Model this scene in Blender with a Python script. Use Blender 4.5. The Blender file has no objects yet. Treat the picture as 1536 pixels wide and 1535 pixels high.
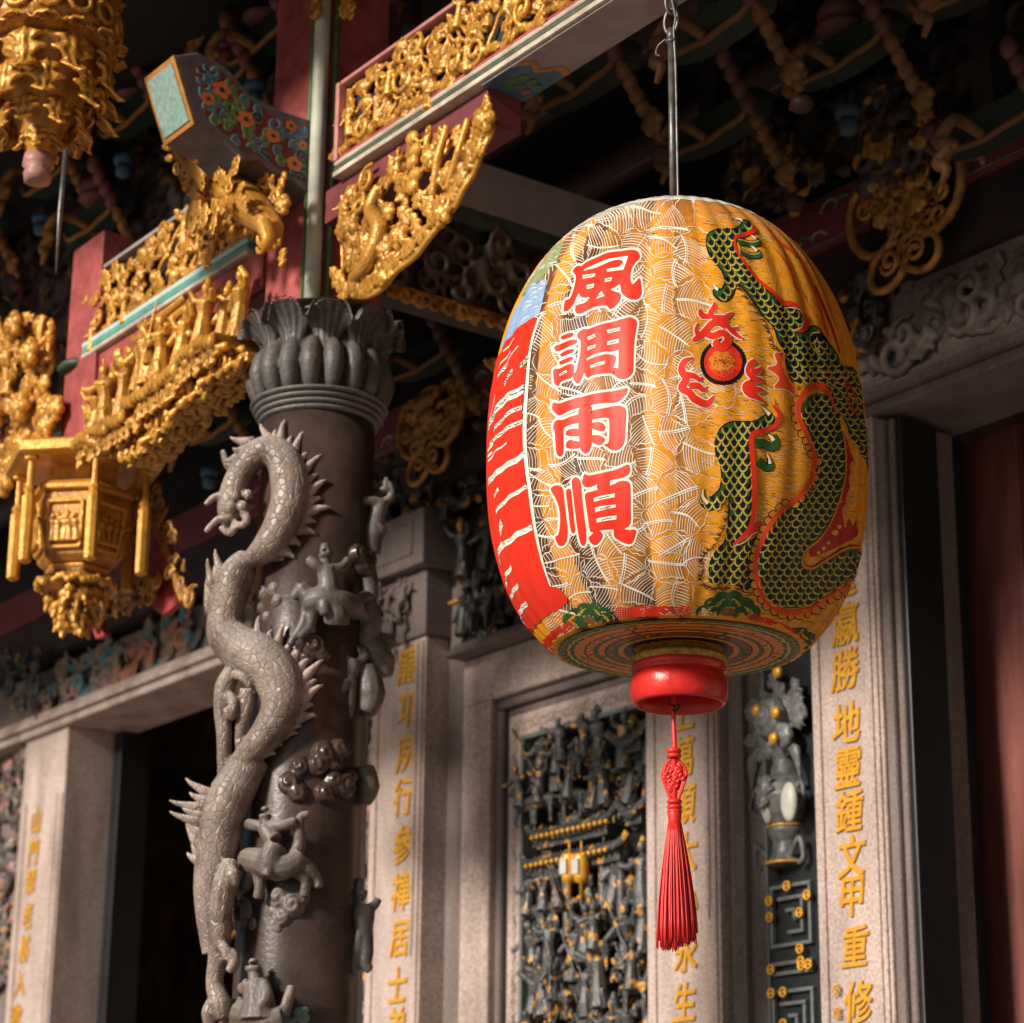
import bpy, bmesh, math, random
from math import sin, cos, pi, radians, sqrt, atan2, hypot
from mathutils import Vector, Matrix, geometry, noise

V = Vector
scene = bpy.context.scene
col = scene.collection
random.seed(11)

# ------------------------------------------------------------------ camera
F = 3560.0
HEAD, PITCH, ROLL = radians(143.8), radians(17.9), radians(0.6)
CAM = V((0, 0, 1.6))
_h = V((cos(HEAD), sin(HEAD), 0))
_r0 = V((sin(HEAD), -cos(HEAD), 0))
FW = V((cos(PITCH) * _h.x, cos(PITCH) * _h.y, sin(PITCH)))
_u0 = V((-sin(PITCH) * _h.x, -sin(PITCH) * _h.y, cos(PITCH)))
RT = cos(ROLL) * _r0 + sin(ROLL) * _u0
UP = cos(ROLL) * _u0 - sin(ROLL) * _r0


def ray(px, py):
    return FW * F + RT * (px - 768) - UP * (py - 767.5)


def on(ax, val, px, py):
    """point of the world plane axis=val that the photo shows at (px, py)"""
    d = ray(px, py)
    return CAM + d * ((val - CAM[ax]) / d[ax])


def depth_pt(px, py, dist):
    """point at horizontal-plane depth dist along the viewing axis"""
    d = ray(px, py)
    return CAM + d * (dist / F)


cd = bpy.data.cameras.new('camera')
cam = bpy.data.objects.new('camera', cd)
col.objects.link(cam)
cam.matrix_world = Matrix(((RT.x, UP.x, -FW.x, CAM.x), (RT.y, UP.y, -FW.y, CAM.y),
                           (RT.z, UP.z, -FW.z, CAM.z), (0, 0, 0, 1)))
cd.sensor_width = 36
cd.sensor_fit = 'HORIZONTAL'
cd.lens = F / 1536 * 36
cd.clip_start, cd.clip_end = 0.1, 600
cd.dof.use_dof = True
cd.dof.focus_distance = 6.0
cd.dof.aperture_fstop = 4.0
scene.camera = cam

# ------------------------------------------------------------------ light
w = bpy.data.worlds.new('World')
scene.world = w
w.use_nodes = True
SUN_EL = radians(23)
SUN_AZ = radians(4)
SUN_DIR = V((sin(SUN_AZ) * cos(SUN_EL), -cos(SUN_AZ) * cos(SUN_EL), sin(SUN_EL))).normalized()   # towards the sun
nt = w.node_tree
sky = nt.nodes.new('ShaderNodeTexSky')
sky.sky_type = 'NISHITA'
sky.sun_disc = False
sky.sun_elevation = SUN_EL
sky.sun_rotation = atan2(SUN_DIR.x, SUN_DIR.y)
nt.links.new(sky.outputs[0], nt.nodes['Background'].inputs[0])
nt.nodes['Background'].inputs[1].default_value = 0.04
sl = bpy.data.lights.new('sun', 'SUN')
sl.energy = 5.0
sl.angle = radians(9)
sl.color = (1.0, 0.915, 0.80)
so = bpy.data.objects.new('sun', sl)
col.objects.link(so)
so.rotation_euler = (-SUN_DIR).to_track_quat('-Z', 'Y').to_euler()
so.location = (0, -6, 12)

scene.view_settings.view_transform = 'Standard'
scene.view_settings.look = 'None'
scene.view_settings.exposure = 0
scene.render.engine = 'CYCLES'
scene.cycles.use_denoising = True
scene.cycles.max_bounces = 6
scene.cycles.sample_clamp_indirect = 4

# ------------------------------------------------------------------ materials
MATS = {}


def mat(name, c, rough=0.6, metal=0.0, c2=None, scale=8.0, bump=0.0, bscale=60.0, detail=4, coat=0.0, trans=0.0,
        dust=None, streak=None, spec=0.5, crease_shade=None, crease_lev=(0.456, 0.526), mott=0.0):
    """principled material with noise mottling, optional dust on up-facing faces and bump"""
    if name in MATS:
        return MATS[name]
    m = bpy.data.materials.new(name)
    m.use_nodes = True
    n, l = m.node_tree.nodes, m.node_tree.links
    b = n['Principled BSDF']
    b.inputs['Roughness'].default_value = rough
    b.inputs['Metallic'].default_value = metal
    b.inputs['Coat Weight'].default_value = coat
    b.inputs['Specular IOR Level'].default_value = spec
    if c2 is None:
        c2 = tuple(v * 0.62 for v in c)
    tc = n.new('ShaderNodeTexCoord')
    nz = n.new('ShaderNodeTexNoise')
    nz.inputs['Scale'].default_value = scale
    nz.inputs['Detail'].default_value = detail
    nz.inputs['Roughness'].default_value = 0.65
    src = tc.outputs['Object']
    if streak:
        mp = n.new('ShaderNodeMapping')
        mp.inputs['Scale'].default_value = streak
        l.new(src, mp.inputs['Vector'])
        l.new(mp.outputs[0], nz.inputs['Vector'])
    else:
        l.new(src, nz.inputs['Vector'])
    rp = n.new('ShaderNodeValToRGB')
    rp.color_ramp.elements[0].position = 0.33
    rp.color_ramp.elements[1].position = 0.67
    rp.color_ramp.elements[0].color = (*c2, 1)
    rp.color_ramp.elements[1].color = (*c, 1)
    l.new(nz.outputs['Fac'], rp.inputs['Fac'])
    out = rp.outputs['Color']
    if dust:
        g = n.new('ShaderNodeNewGeometry')
        sp = n.new('ShaderNodeSeparateXYZ')
        l.new(g.outputs['Normal'], sp.inputs[0])
        mr = n.new('ShaderNodeMapRange')
        mr.inputs[1].default_value = 0.1
        mr.inputs[2].default_value = 0.95
        mr.inputs[4].default_value = 0.7
        l.new(sp.outputs['Z'], mr.inputs[0])
        mx = n.new('ShaderNodeMix')
        mx.data_type = 'RGBA'
        l.new(mr.outputs[0], mx.inputs['Factor'])
        l.new(out, mx.inputs['A'])
        mx.inputs['B'].default_value = (*dust, 1)
        out = mx.outputs['Result']
    if mott:
        n3 = n.new('ShaderNodeTexNoise')
        n3.inputs['Scale'].default_value = 2.2
        n3.inputs['Detail'].default_value = 6
        n3.inputs['Roughness'].default_value = 0.6
        m3 = n.new('ShaderNodeMapping')
        m3.inputs['Scale'].default_value = (2.2, 2.2, 0.55)
        l.new(tc.outputs['Object'], m3.inputs['Vector'])
        l.new(m3.outputs[0], n3.inputs['Vector'])
        r3 = n.new('ShaderNodeValToRGB')
        r3.color_ramp.elements[0].position = 0.30
        r3.color_ramp.elements[1].position = 0.62
        v_ = 1 - mott
        r3.color_ramp.elements[0].color = (v_, v_ * .95, v_ * .92, 1)
        r3.color_ramp.elements[1].color = (1, 1, 1, 1)
        l.new(n3.outputs['Fac'], r3.inputs['Fac'])
        x3 = n.new('ShaderNodeMix')
        x3.data_type = 'RGBA'
        x3.blend_type = 'MULTIPLY'
        x3.inputs['Factor'].default_value = 1
        l.new(out, x3.inputs['A'])
        l.new(r3.outputs['Color'], x3.inputs['B'])
        out = x3.outputs['Result']
    if crease_shade:  # shade painted into the colour of hollows and creases, by pointiness
        g2 = n.new('ShaderNodeNewGeometry')
        r4 = n.new('ShaderNodeMapRange')
        r4.inputs[1].default_value = crease_lev[0]
        r4.inputs[2].default_value = crease_lev[1]
        l.new(g2.outputs['Pointiness'], r4.inputs[0])
        x4 = n.new('ShaderNodeMix')
        x4.data_type = 'RGBA'
        l.new(r4.outputs[0], x4.inputs['Factor'])
        x4.inputs['A'].default_value = (*crease_shade, 1)
        l.new(out, x4.inputs['B'])
        out = x4.outputs['Result']
    l.new(out, b.inputs['Base Color'])
    if bump:
        nb = n.new('ShaderNodeTexNoise')
        nb.inputs['Scale'].default_value = bscale
        nb.inputs['Detail'].default_value = 5
        l.new(src, nb.inputs['Vector'])
        bp = n.new('ShaderNodeBump')
        bp.inputs['Strength'].default_value = bump
        bp.inputs['Distance'].default_value = 0.01
        l.new(nb.outputs['Fac'], bp.inputs['Height'])
        l.new(bp.outputs[0], b.inputs['Normal'])
    if trans:
        b.inputs['Transmission Weight'].default_value = trans
    MATS[name] = m
    return m


GOLD = mat('gilt_wood', (0.86, 0.45, 0.085), 0.29, 0.25, (0.66, 0.28, 0.035), 22, 0.35, 110, mott=0.38, crease_shade=(0.085, 0.028, 0.008))
GOLD2 = mat('old_gilt', (0.66, 0.31, 0.055), 0.42, 0.2, (0.24, 0.10, 0.025), 14, 0.3, 70, crease_shade=(0.05, 0.018, 0.007))
STONE = mat('pink_granite', (0.76, 0.605, 0.55), 0.75, 0, (0.36, 0.27, 0.24), 80, 0.45, 160, 6, mott=0.5)
STONE_D = mat('grey_granite', (0.27, 0.215, 0.20), 0.75, 0, (0.14, 0.108, 0.10), 90, 0.35, 180, 6, mott=0.4)

SHAFT = mat('dark_stone', (0.098, 0.062, 0.050), 0.30, 0, (0.040, 0.026, 0.023), 5, 0.12, 60, 6, mott=0.35)
CARVE = mat('grey_carved_stone', (0.22, 0.175, 0.152), 0.48, 0, (0.10, 0.076, 0.066), 9, 0.35, 60, 6, dust=(0.46, 0.42, 0.38), crease_shade=(0.035, 0.027, 0.024), crease_lev=(0.44, 0.53))
CAPM = mat('weathered_stone', (0.19, 0.170, 0.162), 0.5, 0, (0.07, 0.062, 0.060), 7, 0.3, 70, 6, dust=(0.20, 0.165, 0.15), crease_shade=(0.018, 0.015, 0.015), crease_lev=(0.45, 0.54))
RED = mat('dusty_red_paint', (0.50, 0.115, 0.105), 0.6, 0, (0.32, 0.055, 0.055), 14, 0.25, 60, mott=0.35)
DRED = mat('dark_red_paint', (0.21, 0.042, 0.045), 0.55, 0, (0.12, 0.025, 0.028), 9, 0.1, 40)
CREAM = mat('cream_paint', (0.72, 0.66, 0.56), 0.5, 0, (0.44, 0.38, 0.31), 14, 0.15, 60, mott=0.3)
TURQ = mat('turquoise_paint', (0.13, 0.40, 0.36), 0.5, 0, (0.08, 0.27, 0.25), 20)
PALET = mat('pale_turquoise_paint', (0.52, 0.72, 0.66), 0.5, 0, (0.40, 0.58, 0.54), 20)
DGREEN = mat('dark_green_paint', (0.035, 0.075, 0.05), 0.5, 0, (0.018, 0.04, 0.03), 20)
MGREEN = mat('green_paint', (0.10, 0.22, 0.07), 0.5, 0, (0.05, 0.12, 0.04), 20)
BLUE = mat('blue_paint', (0.075, 0.17, 0.27), 0.5, 0, (0.03, 0.08, 0.14), 20)
DBLUE = mat('navy_paint', (0.020, 0.035, 0.075), 0.5, 0, (0.012, 0.02, 0.04), 20)
PINK = mat('pink_paint', (0.62, 0.27, 0.25), 0.5, 0, (0.46, 0.17, 0.16), 20)
ORANGE = mat('orange_paint', (0.62, 0.20, 0.055), 0.5, 0, (0.46, 0.13, 0.03), 20)
OCHRE = mat('ochre_paint', (0.52, 0.24, 0.06), 0.5, 0, (0.36, 0.15, 0.035), 20)
SOFFIT = mat('grey_painted_wood', (0.36, 0.31, 0.30), 0.65, 0, (0.26, 0.21, 0.20), 7, 0.1, 30)
DARKWOOD = mat('dark_wood', (0.016, 0.013, 0.014), 0.7, 0, (0.009, 0.008, 0.009), 6)
BLACKW = mat('black_lacquer', (0.012, 0.012, 0.014), 0.45, 0, (0.008, 0.008, 0.010), 4)
DOORR = mat('red_brown_door', (0.26, 0.085, 0.068), 0.5, 0, (0.15, 0.045, 0.038), 3, 0.1, 20, streak=(6, 6, 0.6), mott=0.5)
STEEL = mat('bare_steel', (0.22, 0.21, 0.20), 0.45, 0.7, (0.09, 0.085, 0.08), 30)
LET_GOLD = mat('gold_leaf', (0.86, 0.46, 0.05), 0.38, 0.25, (0.68, 0.31, 0.03), 40)
WHITE_STONE = mat('pale_stone', (0.60, 0.57, 0.52), 0.5, 0, (0.42, 0.40, 0.36), 12)
PAVE = mat('courtyard_granite', (0.30, 0.27, 0.25), 0.8, 0, (0.20, 0.18, 0.165), 5, 0.2, 40)
ROOFM = mat('roof_tile', (0.22, 0.09, 0.05), 0.7, 0, (0.14, 0.06, 0.04), 6)

# ------------------------------------------------------------------ mesh builder
ORG = {}


def smooth_path(pts, n=6):
    """Catmull-Rom through pts (tuples of any length)"""
    if len(pts) < 3:
        a, b = pts
        return [tuple(a[k] + (b[k] - a[k]) * i / n for k in range(len(a))) for i in range(n + 1)]
    out = []
    for i in range(len(pts) - 1):
        p0 = pts[max(i - 1, 0)]
        p1, p2 = pts[i], pts[i + 1]
        p3 = pts[min(i + 2, len(pts) - 1)]
        for j in range(n):
            t = j / n
            out.append(tuple(0.5 * ((2 * p1[k]) + (-p0[k] + p2[k]) * t + (2 * p0[k] - 5 * p1[k] + 4 * p2[k] - p3[k]) * t * t
                                    + (-p0[k] + 3 * p1[k] - 3 * p2[k] + p3[k]) * t ** 3) for k in range(len(p1))))
    out.append(tuple(pts[-1]))
    return out


class MB:
    def __init__(s):
        s.v, s.f, s.m = [], [], []

    def add(s, vs, fs, mi=0):
        o = len(s.v)
        s.v.extend(vs)
        for f in fs:
            s.f.append([i + o for i in f])
            s.m.append(mi)

    def box(s, x0, x1, y0, y1, z0, z1, mi=0):
        vs = [V((x, y, z)) for x in (x0, x1) for y in (y0, y1) for z in (z0, z1)]
        s.add(vs, [(0, 1, 3, 2), (4, 6, 7, 5), (0, 4, 5, 1), (2, 3, 7, 6), (0, 2, 6, 4), (1, 5, 7, 3)], mi)

    def obox(s, c, ax, ay, az, mi=0):
        vs = [c + ax * i + ay * j + az * k for i in (-1, 1) for j in (-1, 1) for k in (-1, 1)]
        s.add(vs, [(0, 1, 3, 2), (4, 6, 7, 5), (0, 4, 5, 1), (2, 3, 7, 6), (0, 2, 6, 4), (1, 5, 7, 3)], mi)

    def tube(s, pts, r, n=8, mi=0, flat=None):
        pts = [V(p) for p in pts]
        k = len(pts)
        rs = [r] * k if isinstance(r, (int, float)) else list(r)
        if len(rs) != k:
            rs = [rs[min(int(i * (len(rs) - 1) / (k - 1)), len(rs) - 2)] +
                  (rs[min(int(i * (len(rs) - 1) / (k - 1)), len(rs) - 2) + 1] - rs[min(int(i * (len(rs) - 1) / (k - 1)), len(rs) - 2)])
                  * (i * (len(rs) - 1) / (k - 1) - min(int(i * (len(rs) - 1) / (k - 1)), len(rs) - 2)) for i in range(k)] if len(rs) > 1 else rs * k
        vs, fs = [], []
        nrm = None
        for i in range(k):
            t = (pts[min(i + 1, k - 1)] - pts[max(i - 1, 0)])
            if t.length < 1e-9:
                t = V((0, 0, 1))
            t.normalize()
            if nrm is None:
                a = V((0, 0, 1)) if abs(t.z) < 0.9 else V((1, 0, 0))
                nrm = t.cross(a).normalized()
            else:
                nrm = (nrm - t * nrm.dot(t))
                if nrm.length < 1e-6:
                    nrm = t.orthogonal()
                nrm.normalize()
            bn = t.cross(nrm)
            for j in range(n):
                a = 2 * pi * j / n
                d = nrm * cos(a) + bn * sin(a)
                if flat:
                    d = d - flat[0] * d.dot(flat[0]) * (1 - flat[1])
                vs.append(pts[i] + d * rs[i])
        for i in range(k - 1):
            for j in range(n):
                a, b = i * n + j, i * n + (j + 1) % n
                fs.append((a, b, b + n, a + n))
        fs.append(tuple(reversed(range(n))))
        fs.append(tuple(range((k - 1) * n, k * n)))
        s.add(vs, fs, mi)

    def ell(s, c, r, rot=None, nu=8, nv=6, mi=0):
        c = V(c)
        if isinstance(r, (int, float)):
            r = (r, r, r)
        vs, fs = [], []
        for i in range(1, nv):
            a = pi * i / nv
            for j in range(nu):
                b = 2 * pi * j / nu
                p = V((r[0] * sin(a) * cos(b), r[1] * sin(a) * sin(b), r[2] * cos(a)))
                vs.append(c + (rot @ p if rot else p))
        t, bt = V((0, 0, r[2])), V((0, 0, -r[2]))
        vs += [c + (rot @ t if rot else t), c + (rot @ bt if rot else bt)]
        nt_, nb_ = len(vs) - 2, len(vs) - 1
        for i in range(nv - 2):
            for j in range(nu):
                k = (j + 1) % nu
                fs.append((i * nu + j, (i + 1) * nu + j, (i + 1) * nu + k, i * nu + k))
        for j in range(nu):
            k = (j + 1) % nu
            fs.append((nt_, j, k))
            fs.append((nb_, (nv - 2) * nu + k, (nv - 2) * nu + j))
        s.add(vs, fs, mi)

    def lathe(s, prof, c, n=48, mi=0, mis=None, fn=None, a0=0.0, a1=2 * pi, cap=True):
        full = abs(a1 - a0 - 2 * pi) < 1e-6
        m = n if full else n + 1
        vs, fs, ms = [], [], []
        for (r, z) in prof:
            for j in range(m):
                a = a0 + (a1 - a0) * j / n
                rr = fn(r, z, a) if fn else r
                vs.append(V((c[0] + rr * cos(a), c[1] + rr * sin(a), c[2] + z)))
        o = len(s.v)
        s.v.extend(vs)
        for i in range(len(prof) - 1):
            for j in range(n):
                k = (j + 1) % m
                s.f.append([o + i * m + j, o + i * m + k, o + (i + 1) * m + k, o + (i + 1) * m + j])
                s.m.append(mis[i] if mis else mi)
        if cap and full:
            s.f.append([o + j for j in reversed(range(m))])
            s.m.append(mis[0] if mis else mi)
            s.f.append([o + (len(prof) - 1) * m + j for j in range(m)])
            s.m.append(mis[-1] if mis else mi)

    def prism(s, poly, fmap, d0, d1, mi=0):
        """poly of 2-D points; fmap(u, v, d) -> world"""
        n = len(poly)
        tris = geometry.tessellate_polygon([[V((p[0], p[1], 0)) for p in poly]])
        vs = [fmap(p[0], p[1], d0) for p in poly] + [fmap(p[0], p[1], d1) for p in poly]
        fs = [tuple(t) for t in tris] + [tuple(n + i for i in reversed(t)) for t in tris]
        fs += [(i, (i + 1) % n, n + (i + 1) % n, n + i) for i in range(n)]
        s.add(vs, fs, mi)

    def mesh(s, name, origin=V((0, 0, 0)), smooth=False):
        me = bpy.data.meshes.new(name)
        me.from_pydata([v - origin for v in s.v], [], s.f)
        if s.m and max(s.m) > 0:
            me.polygons.foreach_set('material_index', s.m)
        if smooth:
            me.polygons.foreach_set('use_smooth', [True] * len(me.polygons))
        me.validate()
        me.update()
        return me

    def build(s, name, mats, parent=None, smooth=False, bevel=0, fix=True, auto=False):
        org = ORG[parent.name] if parent is not None else V((0, 0, 0))
        me = s.mesh(name, org, smooth)
        if fix:
            bm = bmesh.new()
            bm.from_mesh(me)
            bmesh.ops.recalc_face_normals(bm, faces=bm.faces)
            bm.to_mesh(me)
            bm.free()
        return link(name, me, mats, parent, bevel, auto)


def link(name, me, mats, parent=None, bevel=0, auto=False):
    o = bpy.data.objects.new(name, me)
    col.objects.link(o)
    for m in (mats if isinstance(mats, (list, tuple)) else [mats]):
        if m is not None:
            me.materials.append(m)
    if parent is not None:
        o.parent = parent
        ORG[o.name] = ORG[parent.name]
    else:
        ORG[o.name] = V((0, 0, 0))
    if bevel:
        b = o.modifiers.new('bevel', 'BEVEL')
        b.width = bevel
        b.segments = 2
        b.limit_method = 'ANGLE'
        b.angle_limit = radians(40)
    return o


def tag(o, label=None, cat=None, group=None, kind=None):
    if label:
        o['label'] = label
    if cat:
        o['category'] = cat
    if group:
        o['group'] = group
    if kind:
        o['kind'] = kind
    return o


def thing(name, loc, label, cat, group=None):
    o = bpy.data.objects.new(name, None)
    o.empty_display_size = 0.1
    o.location = loc
    col.objects.link(o)
    ORG[o.name] = V(loc)
    return tag(o, label, cat, group)


def copy_tree(o, parent=None):
    c = o.copy()
    col.objects.link(c)
    if parent is not None:
        c.parent = parent
    for ch in list(o.children):
        copy_tree(ch, c)
    return c


TMP = bpy.data.scenes.new('tmp')


def remesh(mb, voxel, smooth=2, keep=1.0):
    """fuse overlapping closed shapes into one carved-looking surface"""
    me = mb.mesh('tmp')
    bm = bmesh.new()
    bm.from_mesh(me)
    bmesh.ops.recalc_face_normals(bm, faces=bm.faces)
    bm.to_mesh(me)
    bm.free()
    o = bpy.data.objects.new('tmp', me)
    TMP.collection.objects.link(o)
    r = o.modifiers.new('r', 'REMESH')
    r.mode = 'VOXEL'
    r.voxel_size = voxel
    if smooth:
        sm = o.modifiers.new('s', 'SMOOTH')
        sm.factor = 0.5
        sm.iterations = smooth
    if keep < 1:
        d = o.modifiers.new('d', 'DECIMATE')
        d.ratio = keep
    vl = TMP.view_layers[0]
    vl.update()
    dg = vl.depsgraph
    dg.update()
    res = bpy.data.meshes.new_from_object(o.evaluated_get(dg))
    bpy.data.objects.remove(o)
    bpy.data.meshes.remove(me)
    return res


def sculpt(mb, name, m, parent, voxel=0.006, smooth=2, keep=1.0):
    me = remesh(mb, voxel, smooth, keep)
    org = ORG[parent.name] if parent is not None else V((0, 0, 0))
    me.transform(Matrix.Translation(-org))
    me.polygons.foreach_set('use_smooth', [True] * len(me.polygons))
    me.name = name
    return link(name, me, m, parent)
# ================================================================== the great painted lantern
LX, LY = -4.6449, 3.95
L_ZC, L_HT, L_HB, L_R, L_PT, L_PB = 3.7257, 0.7164, 0.6326, 0.5112, 2.3387, 2.552
NRIB = 40
L_CUT = 3.187        # flat painted base
PHC = atan2(CAM.y - LY, CAM.x - LX)      # angle of the side that faces the camera


def l_imp(p):
    r = hypot(p.x - LX, p.y - LY)
    dz = p.z - L_ZC
    if dz >= 0:
        return (r / L_R) ** L_PT + (dz / L_HT) ** L_PT - 1
    return max((r / L_R) ** L_PB + (-dz / L_HB) ** L_PB - 1, (L_CUT - p.z) * 3)


def l_norm(p):
    r = hypot(p.x - LX, p.y - LY)
    dz = p.z - L_ZC
    if dz >= 0:
        a = L_PT / L_R * (r / L_R) ** (L_PT - 1)
        b = L_PT / L_HT * (dz / L_HT) ** (L_PT - 1)
    else:
        a = L_PB / L_R * (r / L_R) ** (L_PB - 1)
        b = -L_PB / L_HB * (-dz / L_HB) ** (L_PB - 1)
    return V(((p.x - LX) / max(r, 1e-6) * a, (p.y - LY) / max(r, 1e-6) * a, b)).normalized()


def l_rib(phi, z, r):
    k = (0.5 + 0.5 * cos(NRIB * phi)) ** 0.75
    return (k - 0.55) * 0.0046 * min(1, r / 0.3)


def l_pt(p, off):
    r = hypot(p.x - LX, p.y - LY)
    phi = atan2(p.y - LY, p.x - LX)
    d = l_rib(phi, p.z, r)
    return p + V((cos(phi), sin(phi), 0)) * d + l_norm(p) * off


def l_hit(px, py):
    d = ray(px, py).normalized()
    t = 5.2
    prev = l_imp(CAM + d * t)
    best = (prev, t)
    while t < 6.6:
        t2 = t + 0.03
        f = l_imp(CAM + d * t2)
        if f < best[0]:
            best = (f, t2)
        if f <= 0:
            a, b = t, t2
            for _ in range(22):
                m = 0.5 * (a + b)
                if l_imp(CAM + d * m) > 0:
                    a = m
                else:
                    b = m
            return CAM + d * b
        t = t2
    return None


_lc = {}


def l_surf(px, py):
    """pixel of the painting -> point of the lantern's skin; past the outline it runs on round the back"""
    k = (round(px, 1), round(py, 1))
    if k in _lc:
        return _lc[k]
    p = l_hit(px, py)
    if p is None:
        x, n = px, 0
        s = 2 if px < 1014 else -2
        while p is None and n < 300:
            x += s
            n += 1
            p = l_hit(x, py)
        if p is None:
            p = V((LX, LY, L_ZC + L_HT))
        else:
            phi = atan2(p.y - LY, p.x - LX) + (-0.012 * n if px < 1014 else 0.012 * n)
            r = hypot(p.x - LX, p.y - LY)
            p = V((LX + r * cos(phi), LY + r * sin(phi), p.z))
    _lc[k] = p
    return p


SIL_L = [(298, 985), (304.8, 960.6), (313.9, 926.7), (329.5, 890), (355.6, 851), (381.6, 825), (420.7, 796.4), (467.6, 773), (514.5, 756), (574.5, 743), (639.6, 732.6), (680, 728.7),
         (730, 730), (783, 735.6), (846, 749), (898, 765.6), (947, 790), (971.8, 809.4), (999, 842), (1018, 891.5)]
SIL_R = [(298, 1045), (304.8, 1104), (313.9, 1135.6), (330.8, 1166.8), (358, 1198), (389.5, 1221.6), (428.6, 1242), (473, 1260.7), (525, 1276), (572, 1289), (637, 1299.8), (695.6, 1305),
         (769.4, 1301), (824, 1290), (870.7, 1273.6), (922.7, 1246), (963.7, 1219), (988, 1191.5), (1007.5, 1153), (1018, 1130)]


def lerp_tab(t, y):
    if y <= t[0][0]:
        return t[0][1]
    for (y0, v0), (y1, v1) in zip(t, t[1:]):
        if y <= y1:
            return v0 + (v1 - v0) * (y - y0) / (y1 - y0)
    return t[-1][1]


QM = 0.985
PSM = math.asin(QM)


def unroll(x, y):
    """photo pixel -> length along the unrolled skin"""
    a_, b_ = lerp_tab(SIL_L, y), lerp_tab(SIL_R, y)
    c, hw = (a_ + b_) / 2, (b_ - a_) / 2
    q = (x - c) / hw
    ps = math.asin(q) if abs(q) <= QM else (1 if q > 0 else -1) * (PSM + (abs(q) - QM) * 2.5)
    return ps * 285


def unrolled_pt(s_, y):
    ps = s_ / 285
    a_, b_ = lerp_tab(SIL_L, y), lerp_tab(SIL_R, y)
    c, hw = (a_ + b_) / 2, (b_ - a_) / 2
    if abs(ps) <= PSM:
        return l_surf(c + hw * sin(ps), y)
    p = l_surf(c + hw * QM * (1 if ps > 0 else -1), y)
    phi = atan2(p.y - LY, p.x - LX) + (ps - (PSM if ps > 0 else -PSM))
    r = hypot(p.x - LX, p.y - LY)
    return V((LX + r * cos(phi), LY + r * sin(phi), p.z))


class Art(MB):
    """flat painting laid on the lantern skin in thin layers"""

    def stroke(s, pts, wd, off, mi=0, n=5, smooth=True, taper=False):
        if len(pts) < 2:
            return
        P = smooth_path([tuple(p) for p in pts], n) if smooth else [tuple(p) for p in pts]
        k = len(P)
        if isinstance(wd, (int, float)):
            ws = [wd] * k
        else:
            ws = []
            for i in range(k):
                f = i * (len(wd) - 1) / (k - 1)
                a = min(int(f), len(wd) - 2)
                ws.append(wd[a] + (wd[a + 1] - wd[a]) * (f - a))
        if taper:
            ws = [w_ * min(1, 0.25 + 2.2 * min(i, k - 1 - i) / k) for i, w_ in enumerate(ws)]
        U = [unroll(*p) for p in P]
        Q, W, UU = [], [], []
        for i in range(k - 1):
            m = max(1, int(hypot(U[i + 1] - U[i], P[i + 1][1] - P[i][1]) / 6))
            for j in range(m):
                t = j / m
                UU.append(U[i] + (U[i + 1] - U[i]) * t)
                Q.append(P[i][1] + (P[i + 1][1] - P[i][1]) * t)
                W.append(ws[i] + (ws[i + 1] - ws[i]) * t)
        UU.append(U[-1])
        Q.append(P[-1][1])
        W.append(ws[-1])
        k = len(Q)
        cols = max(1, int(max(W) / 6))
        vs, fs = [], []
        for i in range(k):
            a, b = max(i - 1, 0), min(i + 1, k - 1)
            tx, ty = UU[b] - UU[a], Q[b] - Q[a]
            L = hypot(tx, ty) or 1
            nx, ny = -ty / L, tx / L
            for c in range(cols + 1):
                q = (c / cols - 0.5) * W[i]
                vs.append(l_pt(unrolled_pt(UU[i] + nx * q, Q[i] + ny * q), off))
        m = cols + 1
        for i in range(k - 1):
            for c in range(cols):
                fs.append((i * m + c, i * m + c + 1, (i + 1) * m + c + 1, (i + 1) * m + c))
        s.add(vs, fs, mi)

    def poly(s, pts, off, mi=0, step=6.0, rnd=1):
        for _ in range(rnd):
            q = []
            for i in range(len(pts)):
                a, b = pts[i], pts[(i + 1) % len(pts)]
                q.append((a[0] * .78 + b[0] * .22, a[1] * .78 + b[1] * .22))
                q.append((a[0] * .22 + b[0] * .78, a[1] * .22 + b[1] * .78))
            pts = q
        pts = [(unroll(*p), p[1]) for p in pts]
        edge = []
        for i in range(len(pts)):
            a, b = pts[i], pts[(i + 1) % len(pts)]
            k = max(1, int(hypot(b[0] - a[0], b[1] - a[1]) / step))
            for j in range(k):
                edge.append((a[0] + (b[0] - a[0]) * j / k, a[1] + (b[1] - a[1]) * j / k))
        vs = [V(p) for p in edge]
        x0, x1 = min(p[0] for p in pts), max(p[0] for p in pts)
        y0, y1 = min(p[1] for p in pts), max(p[1] for p in pts)
        y = (int(y0 / step) + 0.5) * step
        while y < y1:
            x = (int(x0 / step) - 0.5) * step
            while x < x1:
                if x > x0 and y > y0 and inside((x, y), pts):
                    vs.append(V((x, y)))
                x += step
            y += step
        ne = len(edge)
        r = geometry.delaunay_2d_cdt(vs, [(i, (i + 1) % ne) for i in range(ne)], [], 0, 1e-4)
        ov, of = r[0], r[2]
        out = []
        for f in of:
            c = sum((ov[i] for i in f), V((0, 0))) / len(f)
            if inside(c, pts):
                out.append(f)
        s.add([l_pt(unrolled_pt(p.x, p.y), off) for p in ov], out, mi)


def inside(p, poly):
    x, y = p[0], p[1]
    c = False
    j = len(poly) - 1
    for i in range(len(poly)):
        a, b = poly[i], poly[j]
        if (a[1] > y) != (b[1] > y) and x < (b[0] - a[0]) * (y - a[1]) / (b[1] - a[1]) + a[0]:
            c = not c
        j = i
    return c


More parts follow.
